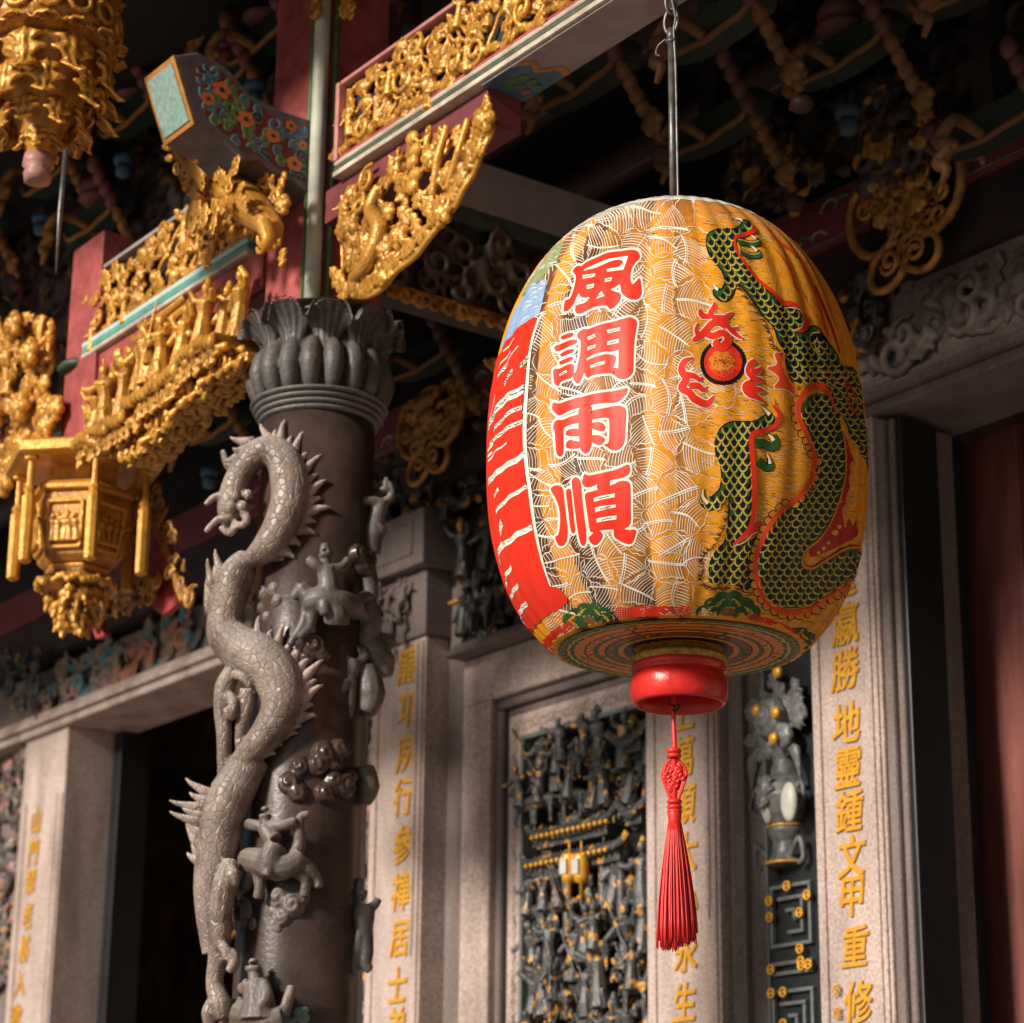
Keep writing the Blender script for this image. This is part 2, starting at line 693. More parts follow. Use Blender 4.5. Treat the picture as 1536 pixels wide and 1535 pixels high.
def grow(pts, d):
    """polygon pushed outward by d"""
    area = sum(pts[i][0] * pts[(i + 1) % len(pts)][1] - pts[(i + 1) % len(pts)][0] * pts[i][1] for i in range(len(pts)))
    sg = 1 if area > 0 else -1
    out = []
    n = len(pts)
    for i in range(n):
        a, b, c = pts[i - 1], pts[i], pts[(i + 1) % n]
        n1 = V((b[1] - a[1], a[0] - b[0]))
        n2 = V((c[1] - b[1], b[0] - c[0]))
        if n1.length < 1e-6 or n2.length < 1e-6:
            out.append(b)
            continue
        m = n1.normalized() + n2.normalized()
        L = m.length
        if L < 0.5:
            m = n1.normalized()
            L = 1
        else:
            m = m / L
            L = max(L / 2, 0.6)
        out.append((b[0] + m.x * d * sg / L, b[1] + m.y * d * sg / L))
    return out


def zz(pts, ox, oy, s):
    return [(ox + p[0] / s, oy + p[1] / s) for p in pts]


def paint(name, c, rough=0.42, c2=None, sc=30):
    return mat('paint_' + name, c, rough, 0, c2 or tuple(v * .8 for v in c), sc, 0.08, 300, spec=0.25)


P_RED = paint('red', (0.80, 0.034, 0.012), 0.45, (0.68, 0.030, 0.014), 14)
P_RED2 = paint('vermilion', (0.82, 0.075, 0.02))
P_CRIM = paint('crimson', (0.50, 0.02, 0.02))
P_WHITE = paint('ivory', (0.93, 0.88, 0.76))
P_LINE = paint('pale_line', (0.84, 0.66, 0.44))
P_GLINE = paint('gold_line', (0.74, 0.50, 0.08))
P_GREEN = paint('deep_green', (0.022, 0.075, 0.022), 0.4, (0.040, 0.120, 0.036), 30)
P_NAVY = paint('navy_line', (0.010, 0.012, 0.022))
P_BLACK = paint('black_line', (0.012, 0.010, 0.010))
P_ORANGE = paint('orange', (0.82, 0.24, 0.03))
P_GOLD = paint('yellow', (0.84, 0.50, 0.07))
P_BLUE = paint('sky_blue', (0.20, 0.34, 0.58), 0.45, (0.34, 0.46, 0.66), 40)
P_PALEG = paint('leaf_green', (0.22, 0.30, 0.12), 0.45, (0.30, 0.38, 0.20), 40)
P_BROWN = paint('brown', (0.24, 0.10, 0.04))
PAL = [P_RED, P_RED2, P_CRIM, P_WHITE, P_LINE, P_GLINE, P_GREEN, P_NAVY, P_BLACK, P_ORANGE, P_GOLD, P_BLUE, P_PALEG, P_BROWN]
RD, VM, CR, WH, LN, GL, GN, NV, BK, OR_, YL, BL, PG, BR = range(14)

lantern = thing('painted_lantern', (LX, LY, 3.0),
                'giant orange barrel lantern painted with red characters and a green dragon, hanging from the beam', 'lantern')


def lantern_skin_material():
    m = bpy.data.materials.new('lantern_skin')
    m.use_nodes = True
    n, l = m.node_tree.nodes, m.node_tree.links
    b = n['Principled BSDF']
    b.inputs['Roughness'].default_value = 0.5
    b.inputs['Specular IOR Level'].default_value = 0.3
    at = n.new('ShaderNodeVertexColor')
    at.layer_name = 'tint'
    tc = n.new('ShaderNodeTexCoord')
    nz = n.new('ShaderNodeTexNoise')
    nz.inputs['Scale'].default_value = 42
    nz.inputs['Detail'].default_value = 6
    l.new(tc.outputs['Object'], nz.inputs['Vector'])
    mx = n.new('ShaderNodeMix')
    mx.data_type = 'RGBA'
    mx.blend_type = 'MULTIPLY'
    mx.inputs['Factor'].default_value = 1
    rp = n.new('ShaderNodeValToRGB')
    rp.color_ramp.elements[0].color = (0.82, 0.70, 0.6, 1)
    rp.color_ramp.elements[0].position = 0.3
    rp.color_ramp.elements[1].color = (1, 1, 1, 1)
    rp.color_ramp.elements[1].position = 0.65
    l.new(nz.outputs['Fac'], rp.inputs['Fac'])
    l.new(at.outputs['Color'], mx.inputs['A'])
    l.new(rp.outputs['Color'], mx.inputs['B'])
    l.new(mx.outputs['Result'], b.inputs['Base Color'])
    tr = n.new('ShaderNodeBsdfTranslucent')
    l.new(mx.outputs['Result'], tr.inputs['Color'])
    ms = n.new('ShaderNodeMixShader')
    ms.inputs['Fac'].default_value = 0.06
    l.new(b.outputs[0], ms.inputs[1])
    l.new(tr.outputs[0], ms.inputs[2])
    l.new(ms.outputs[0], n['Material Output'].inputs['Surface'])
    return m


def build_lantern_skin():
    mb = MB()
    nphi = 480
    prof = []
    N = 110
    for i in range(N + 1):
        t = pi / 2 * (1 - i / N) if False else pi / 2 * i / N
        r = L_R * max(cos(t), 0.0) ** (2 / L_PT)
        z = L_HT * sin(t) ** (2 / L_PT)
        prof.append((r, z))
    top = [p for p in prof if p[0] > 0.09]
    bot = []
    for i in range(1, N + 1):
        t = pi / 2 * i / N
        r = L_R * max(cos(t), 0.0) ** (2 / L_PB)
        z = -L_HB * sin(t) ** (2 / L_PB)
        if L_ZC + z > L_CUT:
            bot.append((r, z))
    r0 = bot[-1][0]
    bot += [(r0 - 0.004, L_CUT - L_ZC - 0.001), (r0 - 0.02, L_CUT - L_ZC - 0.0025), (0.2, L_CUT - L_ZC - 0.0025), (0.10, L_CUT - L_ZC - 0.0025)]
    pr_ = list(reversed(bot)) + top
    mb.lathe([(r, z) for r, z in pr_], (LX, LY, L_ZC), nphi,
             fn=lambda r, z, a: r + l_rib(a, z, r), cap=False)
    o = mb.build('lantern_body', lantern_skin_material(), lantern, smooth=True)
    me = o.data
    ca = me.color_attributes.new('tint', 'FLOAT_COLOR', 'POINT')
    data = []
    rng = random.Random(5)
    ribtone = [rng.uniform(-1, 1) for _ in range(NRIB)]
    for v in me.vertices:
        x, y, z = v.co.x, v.co.y, v.co.z + 3.0
        r = hypot(x, y)
        phi = atan2(y, x)
        psi = (phi - PHC + pi) % (2 * pi) - pi           # + is to the right as seen from the courtyard
        k = int((phi / (2 * pi) * NRIB + 0.5)) % NRIB
        nz = noise.noise(V((x * 9, y * 9, z * 1.2)))
        base = V((0.98, 0.40, 0.020))
        leaf = 1.0 if -0.95 < psi < 0.10 and 3.15 < z < 4.36 else 0.0
        if leaf:
            e = min((psi + 0.95) / 0.1, (0.16 - psi) / 0.2, 1)
            mixb = max(0, min(1, 0.45 + 0.75 * ribtone[k] + 0.5 * nz)) * max(0, e)
            base = base.lerp(V((0.13, 0.045, 0.018)), mixb)
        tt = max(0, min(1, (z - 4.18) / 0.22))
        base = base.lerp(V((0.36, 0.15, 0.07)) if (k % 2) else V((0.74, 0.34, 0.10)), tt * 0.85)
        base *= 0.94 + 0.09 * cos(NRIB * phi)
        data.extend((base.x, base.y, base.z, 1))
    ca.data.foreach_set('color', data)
    return o


skin = build_lantern_skin()

# ---- painted leaves, white line work (Voronoi leaf cells with a midrib and curved hatching)


def leaf_work():
    a = Art()
    rng = random.Random(3)
    sites = []
    y = 330
    row = 0
    while y < 940:
        x = 766 + (row % 2) * 24
        while x < 1075:
            sites.append((x + rng.uniform(-19, 19), y + rng.uniform(-15, 15), rng.uniform(-0.6, 0.6) + rng.choice((0, 0, 1.5, pi)), rng.random()))
            x += 50
        y += 40
        row += 1
    for si, (sx, sy, ang, q) in enumerate(sites):
        poly = [(sx - 50, sy - 50), (sx + 50, sy - 50), (sx + 50, sy + 50), (sx - 50, sy + 50)]
        for sj, (tx, ty, _, _) in enumerate(sites):
            if sj == si or abs(tx - sx) > 100 or abs(ty - sy) > 100:
                continue
            mx_, my_ = (sx + tx) / 2, (sy + ty) / 2
            dx, dy = tx - sx, ty - sy
            new = []
            for i in range(len(poly)):
                p, q2 = poly[i], poly[(i + 1) % len(poly)]
                d1 = (p[0] - mx_) * dx + (p[1] - my_) * dy
                d2 = (q2[0] - mx_) * dx + (q2[1] - my_) * dy
                if d1 <= 0:
                    new.append(p)
                if d1 * d2 < 0:
                    t = d1 / (d1 - d2)
                    new.append((p[0] + (q2[0] - p[0]) * t, p[1] + (q2[1] - p[1]) * t))
            poly = new
            if len(poly) < 3:
                break
        if len(poly) < 3:
            continue
        lo = 770 + max(0, (sy - 560) / 420) * 25 - max(0, (560 - sy) / 230) * -45
        if sx < lo or sx > 1062 + rng.uniform(-12, 8):
            continue
        xr = 0.8
        poly = [(sx + (p[0] - sx) * 0.97, sy + (p[1] - sy) * 0.97) for p in poly]
        # scalloped outline
        for i in range(len(poly)):
            p, q2 = poly[i], poly[(i + 1) % len(poly)]
            L = hypot(q2[0] - p[0], q2[1] - p[1])
            if L < 3 or rng.random() < 0.30:
                continue
            nb = max(1, int(L / 13))
            nx, ny = (q2[1] - p[1]) / L, -(q2[0] - p[0]) / L
            sg = 1 if (nx * (sx - p[0]) + ny * (sy - p[1])) < 0 else -1
            pts = []
            for j in range(nb * 4 + 1):
                t = j / (nb * 4)
                bulge = (abs(sin(t * nb * pi)) * 2.4 + sin(t * pi) * L * .10) * sg
                pts.append((p[0] + (q2[0] - p[0]) * t + nx * bulge, p[1] + (q2[1] - p[1]) * t + ny * bulge))
            a.stroke(pts, rng.uniform(0.9, 1.6), 0.0012, WH, 1, False, True)
        # midrib
        dx, dy = cos(ang), sin(ang)
        bend = rng.uniform(-0.4, 0.4)

        def rib(u):
            return (sx + dx * u - dy * bend * u * u / 26, sy + dy * u + dx * bend * u * u / 26)
        ends = []
        for sgn in (-1, 1):
            u = 0
            while u < 40 and inside(rib(sgn * u), poly):
                u += 2
            ends.append(sgn * u)
        if ends[1] - ends[0] > 12:
            a.stroke([rib(ends[0] + (ends[1] - ends[0]) * i / 6) for i in range(7)], 2.0, 0.0013, WH, 1, False)
            if rng.random() < 0.7:
                a.stroke([(rib(ends[0] + (ends[1] - ends[0]) * i / 6)[0] + 3, rib(ends[0] + (ends[1] - ends[0]) * i / 6)[1] + 2.4) for i in range(7)], 1.3, 0.0013, WH, 1, False)
        # hatching, leaving the rib at a slant and curving to the tip
        u = ends[0] + 2
        while u < ends[1] - 1:
            for side in (-1, 1):
                px, py = rib(u)
                a0 = ang + side * 1.35
                pts = []
                v = 0
                while v < 46:
                    if not inside((px, py), poly):
                        break
                    pts.append((px, py))
                    px += cos(a0) * 4
                    py += sin(a0) * 4
                    a0 -= side * 0.055
                    v += 4
                if len(pts) >= 2:
                    a.stroke(pts, rng.uniform(0.75, 1.15), 0.0009, WH if rng.random() < .85 else LN, 1, False)
            u += rng.uniform(3.9, 4.8)
    return a


leaf_work().build('leaf_drawing', PAL, lantern, smooth=True, fix=False)


def fine_hatch():
    a = Art()
    rng = random.Random(8)
    n = 0
    while n < 4300:
        x = rng.uniform(1040, 1285) if rng.random() < 0.72 else rng.uniform(800, 1240)
        y = rng.uniform(318, 985)
        if x < 1045 and 375 < y < 905:
            continue
        L = rng.uniform(6, 13)
        h = l_hit(x, y)
        if h is None:
            continue
        top = y < 380
        ang = rng.uniform(-0.3, 0.3) + (0.25 if x > 1014 else -0.25) + (1.0 if (x > 1150 and y < 640) else 0)
        a.stroke([(x, y), (x + L * cos(ang), y + L * sin(ang) + (x - 1014) * 0.0)], rng.uniform(0.55, 0.9), 0.0008,
                 (YL if rng.random() < 0.5 else (LN if rng.random() < .62 else BR)), 1, False)
        n += 1
    return a


fine_hatch().build('brush_hatching', PAL, lantern, smooth=True, fix=False)

# ---- the four big red characters (traced brush strokes, white outline below, white counters on top)
CH = {}
o = (820, 360, 9.6)
CH['wind'] = ([zz([(370, 460), (400, 405), (460, 375), (512, 392), (560, 345), (680, 270), (850, 205), (1050, 165), (1230, 152), (1310, 168), (1348, 230),
                   (1335, 280), (1270, 350), (1235, 410), (1215, 480), (1208, 560), (1222, 625), (1245, 655), (1280, 620), (1345, 540), (1360, 640), (1372, 760),
                   (1345, 835), (1290, 868), (1220, 870), (1150, 840), (1095, 790), (1070, 730), (1060, 640), (1040, 640), (960, 700), (890, 712), (1000, 755),
                   (1050, 760), (1075, 810), (1060, 880), (990, 960), (920, 1005), (895, 985), (870, 950), (760, 960), (650, 985), (560, 1030), (500, 1070),
                   (440, 1075), (420, 1030), (425, 960), (450, 945), (560, 910), (640, 800), (560, 840), (490, 830), (480, 760), (455, 800), (400, 930),
                   (350, 1000), (290, 1035), (240, 1030), (245, 960), (262, 870), (320, 860), (350, 840), (400, 720), (425, 600), (430, 520), (400, 490)], *o)],
              [zz(q, *o) for q in ([(548, 440), (700, 360), (900, 290), (1040, 255), (1180, 248), (1150, 340), (1110, 440), (1000, 450), (880, 478), (875, 435),
                                    (960, 415), (1050, 390), (1105, 340), (1090, 305), (1040, 290), (960, 310), (800, 380), (600, 440), (560, 458)],
                                   [(530, 520), (705, 490), (700, 530), (535, 575)], [(580, 660), (690, 635), (680, 690), (585, 718)],
                                   [(850, 575), (950, 545), (935, 600), (850, 625)], [(720, 865), (800, 750), (845, 820)])])
o = (820, 470, 9.6)
CH['tune'] = ([zz(q, *o) for q in ([(190, 350), (230, 320), (380, 285), (405, 310), (385, 345), (230, 390)],
                                   [(110, 490), (150, 460), (400, 380), (450, 395), (440, 440), (330, 490), (150, 555), (120, 535)],
                                   [(190, 600), (220, 570), (380, 515), (410, 530), (390, 575), (210, 635)],
                                   [(175, 705), (220, 680), (370, 630), (395, 650), (370, 695), (190, 755)],
                                   [(95, 840), (118, 795), (165, 808), (350, 733), (405, 748), (400, 830), (390, 935), (200, 985), (180, 1040), (140, 1050), (110, 1010), (100, 920)],
                                   [(445, 330), (470, 270), (540, 225), (600, 235), (760, 180), (950, 125), (1130, 80), (1220, 65), (1290, 100), (1305, 150), (1285, 260),
                                    (1265, 400), (1255, 560), (1250, 760), (1250, 850), (1200, 920), (1120, 960), (1040, 950), (980, 900), (930, 860), (760, 880), (650, 905),
                                    (600, 935), (560, 910), (545, 830), (510, 930), (470, 1010), (430, 1020), (400, 960), (385, 900), (400, 870), (430, 850), (450, 760),
                                    (480, 620), (492, 500), (495, 400), (460, 365)])],
              [zz(q, *o) for q in ([(180, 880), (300, 825), (310, 860), (190, 910)], [(590, 350), (700, 305), (715, 350), (600, 400)],
                                   [(590, 495), (720, 460), (715, 500), (590, 545)], [(865, 245), (1065, 210), (1060, 260), (890, 300)],
                                   [(880, 410), (1045, 375), (1045, 430), (875, 465)],
                                   [(575, 660), (700, 600), (860, 560), (980, 555), (1040, 530), (1040, 700), (1035, 800), (965, 785), (1000, 690), (1005, 630), (960, 600),
                                    (860, 595), (700, 640), (585, 685)], [(635, 760), (850, 690), (845, 740), (640, 800)])])
o = (810, 570, 9.6)
CH['rain'] = ([zz(q, *o) for q in ([(172, 420), (192, 320), (270, 345), (400, 310), (600, 240), (900, 185), (1150, 145), (1278, 118), (1250, 210), (1180, 290), (1100, 330),
                                    (930, 335), (750, 365), (555, 405), (440, 450), (330, 500), (270, 515), (220, 485)],
                                   [(190, 680), (210, 600), (260, 570), (330, 585), (450, 535), (560, 495), (760, 445), (960, 405), (1060, 375), (1160, 375), (1240, 410),
                                    (1248, 520), (1235, 700), (1230, 880), (1190, 970), (1110, 1020), (1030, 1010), (950, 960), (925, 932), (990, 915), (1000, 800),
                                    (1000, 640), (995, 545), (900, 550), (760, 575), (560, 620), (450, 650), (350, 690), (345, 800), (350, 1000), (340, 1075), (290, 1110),
                                    (240, 1080), (225, 950), (215, 760)],
                                   [(555, 380), (755, 345), (758, 620), (755, 900), (740, 980), (700, 1050), (640, 1060), (590, 1020), (575, 960), (560, 700)],
                                   [(370, 800), (400, 730), (480, 705), (575, 705), (575, 815), (450, 820)], [(385, 990), (385, 910), (440, 865), (500, 880), (580, 890), (580, 985), (480, 1000)],
                                   [(750, 625), (850, 610), (920, 630), (950, 690), (930, 740), (850, 745), (750, 700)],
                                   [(745, 800), (850, 800), (920, 830), (945, 870), (900, 930), (850, 950), (800, 930), (745, 890)])], [])
o = (810, 690, 9.6)
CH['smooth'] = ([zz(q, *o) for q in ([(160, 430), (200, 375), (270, 360), (330, 400), (345, 500), (360, 650), (380, 850), (400, 1000), (390, 1150), (350, 1230), (290, 1245),
                                      (250, 1180), (230, 1110), (280, 1080), (295, 950), (295, 800), (270, 650), (220, 530)],
                                     [(375, 450), (420, 408), (465, 440), (475, 600), (500, 850), (520, 1000), (510, 1050), (470, 1060), (445, 1020), (420, 800), (395, 600)],
                                     [(465, 300), (520, 250), (570, 270), (595, 350), (610, 550), (640, 800), (670, 1050), (670, 1200), (630, 1245), (590, 1200), (560, 1050),
                                      (530, 850), (500, 600), (475, 400)],
                                     [(605, 340), (618, 260), (640, 190), (690, 228), (800, 215), (950, 180), (1150, 120), (1285, 60), (1305, 150), (1280, 220), (1200, 262),
                                      (1060, 275), (990, 300), (850, 340), (760, 385), (650, 395)],
                                     [(830, 300), (1010, 270), (1000, 420), (830, 450)],
                                     [(640, 500), (680, 465), (760, 455), (850, 430), (990, 385), (1060, 350), (1130, 310), (1230, 300), (1300, 330), (1310, 450), (1310, 700),
                                      (1315, 900), (1280, 960), (1200, 990), (1060, 995), (860, 1015), (740, 1040), (715, 1010), (700, 900), (670, 700)],
                                     [(860, 1010), (920, 1080), (890, 1150), (820, 1215), (770, 1225), (720, 1180), (700, 1110), (750, 1070), (780, 1010)],
                                     [(1060, 980), (1210, 980), (1250, 1010), (1395, 1000), (1370, 1100), (1340, 1190), (1290, 1218), (1200, 1190), (1130, 1150), (1070, 1110)])],
                [zz(q, *o) for q in ([(780, 550), (1080, 480), (1075, 535), (790, 605)], [(800, 690), (1090, 640), (1095, 680), (810, 755)],
                                     [(820, 850), (1105, 795), (1100, 855), (825, 905)])])


def rim(a, p, wd, off):
    q = []
    for i in range(len(p)):
        u, v = p[i], p[(i + 1) % len(p)]
        q.append((u[0] * .78 + v[0] * .22, u[1] * .78 + v[1] * .22))
        q.append((u[0] * .22 + v[0] * .78, u[1] * .22 + v[1] * .78))
    g_ = grow(q, wd * 0.38)
    a.stroke(g_ + [g_[0], g_[1]], wd, off, WH, 1, False)


CHL = {'wind': 'topmost red character, for wind', 'tune': 'second red character from the top', 'rain': 'third red character, for rain', 'smooth': 'lowest of the four red characters'}
for key, (reds, isl) in CH.items():
    a = Art()
    for i, p in enumerate(reds):
        rim(a, p, 4.2, 0.0015)
        a.poly(p, 0.0024 + 0.00004 * i, RD)
    for p in isl:
        a.poly(p, 0.0034, WH, rnd=0)
        c = (sum(q[0] for q in p) / len(p), sum(q[1] for q in p) / len(p))
        if len(p) <= 5:
            sx = (max(q[0] for q in p) - min(q[0] for q in p)) * 0.26
            a.stroke([(c[0] - sx, c[1] + sx * .3), (c[0] + sx, c[1] - sx * .3)], 1.3, 0.0039, BR, 2, False)
    ob = a.build('painted_character', PAL, lantern, smooth=True, fix=False)
    ob['label'] = CHL[key]

# ---- the large red inscription that runs round the left edge
a = Art()
R_ = [(809.7, 476.4), (803.8, 497.6), (798.7, 512.8), (794.5, 533), (784.5, 548), (790, 553), (790.3, 562), (788.6, 573.7), (786, 590), (785, 616), (785, 637), (786, 665), (788.4, 688),
      (790, 725.6), (794.7, 736.5), (800, 785.7), (805.7, 796.7), (813, 835), (825.7, 880.5), (836.7, 879.6), (847.6, 891.5), (852, 902), (845.8, 909.7),
      (824, 920.6), (805.7, 935), (795.6, 951.6), (770, 945), (735, 880), (712, 800), (700, 700), (706, 620), (722, 550), (742, 520), (756, 519.6),
      (764, 507.7), (781, 489), (796, 479)]
a.poly(R_, 0.0022, RD)
for pts, wd in (([(315, 405), (220, 520)], 8), ([(285, 515), (170, 660)], 9), ([(260, 625), (170, 740)], 16), ([(130, 880), (110, 1000)], 8),
                ([(80, 1190), (110, 1120), (170, 1010), (250, 930), (330, 885), (400, 850)], 46), ([(125, 1220), (200, 1130), (300, 1040), (385, 1015)], 22),
                ([(100, 1330), (200, 1240), (300, 1170), (390, 1140)], 22), ([(60, 1450), (120, 1330)], 14), ([(70, 1480), (110, 1410)], 12),
                ([(345, 470), (250, 610), (190, 700)], 7), ([(110, 1010), (85, 1120)], 8), ([(250, 1330), (150, 1400), (90, 1490)], 9), ([(300, 690), (255, 750), (218, 812)], 26), ([(440, 570), (400, 620), (360, 645)], 26)):
    a.stroke(zz(pts, 720, 440, 5.907), wd / 5.907 * 1.75, 0.0032, WH, 5)
    if wd > 14:
        P = smooth_path(zz(pts, 720, 440, 5.907), 8)
        rng = random.Random(int(wd * 10 + len(pts)))
        for i in range(1, len(P) - 1):
            if rng.random() < 0.75:
                q = P[i]
                a.stroke([(q[0] - 1.6, q[1] + rng.uniform(-2, 1)), (q[0] + 1.6, q[1] + rng.uniform(-1, 2))], 1.2, 0.0038, BK, 1, False)
for pts, wd in (([(60, 280), (110, 200), (200, 120), (300, 60), (390, 0)], 30), ([(120, 360), (165, 295)], 18), ([(135, 485), (220, 390), (300, 330), (395, 275)], 20),
                ([(170, 660), (190, 570)], 40), ([(150, 890), (185, 740)], 30), ([(180, 770), (240, 730), (330, 660), (440, 610)], 28), ([(205, 1070), (225, 1000), (270, 930)], 22),
                ([(260, 1220), (275, 1150), (320, 1080)], 24), ([(325, 1370), (345, 1290), (390, 1230)], 24)):
    a.stroke(zz(pts, 720, 680, 5.486), wd / 5.486 * 1.6, 0.0032, WH, 5)
    P = smooth_path(zz(pts, 720, 680, 5.486), 7)
    rng = random.Random(int(wd * 7 + pts[0][0]))
    for i in range(1, len(P) - 1):
        if rng.random() < 0.5:
            q = P[i]
            a.stroke([(q[0] - 1.4, q[1] + rng.uniform(-2, 1)), (q[0] + 1.4, q[1] + rng.uniform(-1, 2))], 1.0, 0.0038, BR, 1, False)
a.stroke([(809, 478), (798, 520), (793, 570), (789, 640), (791, 690), (797, 740), (804, 790), (815, 840), (828, 879)], [5, 6, 7, 9, 8, 7, 6, 5, 4], 0.0030, WH, 6)
ob = a.build('edge_inscription', PAL, lantern, smooth=True, fix=False)
ob['label'] = 'large red characters wrapping round the lit left edge'
a = Art()
a.poly([(849.8, 360.8), (835.5, 392), (814.7, 415.5), (796.4, 433), (780, 440), (800, 405), (822, 375), (838, 358)], 0.0013, PG)
a.poly([(822.5, 415.5), (814.7, 449.4), (809.4, 472.8), (786, 485.9), (762.5, 511), (745, 512), (766, 467.6), (790, 433.7)], 0.0014, BL)
rng = random.Random(4)
for i in range(26):
    x, y = rng.uniform(775, 812), rng.uniform(430, 488)
    if x + (y - 430) * 0.5 < 795:
        continue
    a.stroke([(x, y), (x + 5, y - 7), (x + 11, y - 9)], 1.3, 0.0018, WH, 3)
for i in range(12):
    x, y = rng.uniform(815, 832), rng.uniform(375, 408)
    a.stroke([(x, y), (x + 5, y - 8), (x + 9, y - 9)], 1.1, 0.0018, LN, 3)
a.build('painted_cloud_border', PAL, lantern, smooth=True, fix=False)
# ---- the green dragon on the right of the lantern


def ztr(ox, oy, s):
    return lambda pts: [(ox + p[0] / s, oy + p[1] / s) for p in pts]


zA, zB, zC = ztr(1040, 310, 5.907), ztr(1040, 550, 5.687), ztr(1040, 750, 5.687)
a = Art()


def scales(poly, size, off, dirf, seed, asp=1.0):
    """overlapping fish scales: yellow rim, navy heart"""
    rng = random.Random(seed)
    x0, x1 = min(p[0] for p in poly) - size, max(p[0] for p in poly) + size
    y0, y1 = min(p[1] for p in poly) - size, max(p[1] for p in poly) + size
    row = 0
    y = y0
    while y < y1:
        x = x0 + (row % 2) * size * 0.5
        while x < x1:
            cx, cy = x + rng.uniform(-.6, .6), y + rng.uniform(-.6, .6)
            if inside((cx, cy), poly):
                th = dirf(cx, cy)
                ux, uy = cos(th), sin(th)           # across
                wx, wy = -uy, ux                    # tipwards (down for th=0)

                def q(s_, t_):
                    return (cx + ux * s_ + wx * t_, cy + uy * s_ + wy * t_)
                h = size * 0.5
                a.poly([q(-.28 * h, -.55 * h), q(.28 * h, -.55 * h), q(.50 * h, .0), q(.34 * h, .45 * h), q(0, .62 * h * asp), q(-.34 * h, .45 * h), q(-.50 * h, 0)], off + 0.0004, NV, 20, 1)
                arc = [q(-h * .92, -.25 * h), q(-h * .8, .35 * h), q(-.35 * h, .92 * h * asp), q(.35 * h, .92 * h * asp), q(h * .8, .35 * h), q(h * .92, -.25 * h)]
                a.stroke(arc, [1.0, 1.9, 2.0, 2.0, 1.9, 1.0], off + 0.0007, GL, 2)
            x += size
        y += size * 0.72
        row += 1


def rimk(p, wd, off, mi):
    q = []
    for i in range(len(p)):
        u, v = p[i], p[(i + 1) % len(p)]
        q.append((u[0] * .78 + v[0] * .22, u[1] * .78 + v[1] * .22))
        q.append((u[0] * .22 + v[0] * .78, u[1] * .22 + v[1] * .78))
    g_ = grow(q, wd * 0.3)
    a.stroke(g_ + [g_[0], g_[1]], wd, off, mi, 1, False)


def outline(poly, wd, off, mi, rnd=True):
    pts = list(poly) + [poly[0]]
    a.stroke(pts, wd, off, mi, 3)


# red fan and mane first
a.poly(zB([(1285, 560), (1280, 900), (1262, 1060), (1205, 1200), (1160, 1330), (1050, 1480), (980, 1560), (1000, 1640), (1180, 1560), (1340, 1480), (1410, 1440), (1390, 1300), (1350, 1380),
           (1330, 1280), (1300, 1400), (1270, 1300), (1260, 1220), (1290, 1180), (1300, 1090), (1345, 1040), (1320, 960), (1350, 900), (1335, 830), (1375, 800), (1330, 700)]), 0.0012, CR)
for x, y, r in ((1110, 600, 4), (1200, 470, 5), (1150, 555, 3), (1060, 640, 3.5), (1235, 420, 4)):
    px, py = 1040 + x / 5.687, 750 + y / 5.687 - 33
    a.poly([(px - r, py), (px, py - r), (px + r * 1.2, py - .3 * r), (px + .2 * r, py + r)], 0.0016, YL)
fan = [(1000 + x / 3.836, 280 + y / 3.836) for x, y in [(612, 958), (668, 958), (672, 1010), (692, 1085), (742, 1160), (740, 1205), (700, 1170), (660, 1165), (610, 1160), (650, 1110), (625, 1080),
                                                      (570, 1040), (640, 1030)]]
rimk(fan, 2.4, 0.0010, LN)
a.poly(fan, 0.0015, VM)

# far part of the body at the right edge
G4 = zB([(830, -10), (870, 80), (940, 130), (1060, 130), (1120, 170), (1170, 260), (1230, 350), (1290, 500), (1380, 640), (1430, 760), (1540, 900), (1560, 650), (1500, 300), (1440, 100), (1380, -10)])
a.poly(G4, 0.0016, GN)
scales(G4, 11, 0.0016, lambda x, y: -0.5, 1, 1.3)
for pts in ([(1250, 40), (1290, 150), (1330, 300), (1390, 430)], [(1300, 100), (1360, 230), (1400, 380)]):
    a.stroke(zB(pts), [4, 9, 8, 3], 0.0026, CR, 4)
for pts in ([(1350, 190), (1390, 240)], [(1370, 260), (1405, 320)], [(1390, 340), (1415, 400)]):
    a.stroke(zB(pts), 3.5, 0.0028, YL, 3, taper=True)
# upper fore-leg with shoulder
G3 = zA([(115, 320), (130, 250), (210, 210), (370, 215), (430, 170), (440, 130), (500, 140), (520, 190), (480, 240), (380, 260), (345, 300), (360, 380), (420, 480), (500, 600), (600, 700),
         (720, 820), (800, 900), (860, 900), (940, 930), (970, 1010), (940, 1080), (870, 1100), (900, 1130), (1010, 1120), (1050, 1060), (1100, 1080), (1130, 1130), (1230, 1250), (1300, 1400),
         (1350, 1500), (1380, 1560), (890, 1560), (830, 1400), (820, 1290), (750, 1200), (720, 1080), (640, 980), (560, 880), (480, 780), (420, 700), (370, 660), (360, 750), (320, 820),
         (250, 840), (190, 800), (175, 740), (250, 750), (290, 680), (270, 590), (200, 500), (140, 430)])
rimk(G3, 3.0, 0.0015, BK)
a.poly(G3, 0.0021, GN)
scales(G3, 12.5, 0.0021, lambda x, y: -0.55 if y > 400 else -0.35, 2, 1.15)
a.stroke(zA([(540, 180), (525, 225), (430, 262), (365, 290), (375, 390), (450, 510), (560, 640), (700, 770), (780, 850), (880, 872), (960, 950), (1010, 1030), (960, 1100), (910, 1110)]),
         [4, 6, 5, 5, 6, 6, 6, 7, 8, 8, 8, 10, 7, 2], 0.0031, RD, 5)
a.stroke(zA([(800, 905), (860, 900), (940, 930), (972, 1010), (940, 1080), (870, 1102)]), 1.6, 0.0033, LN, 5)
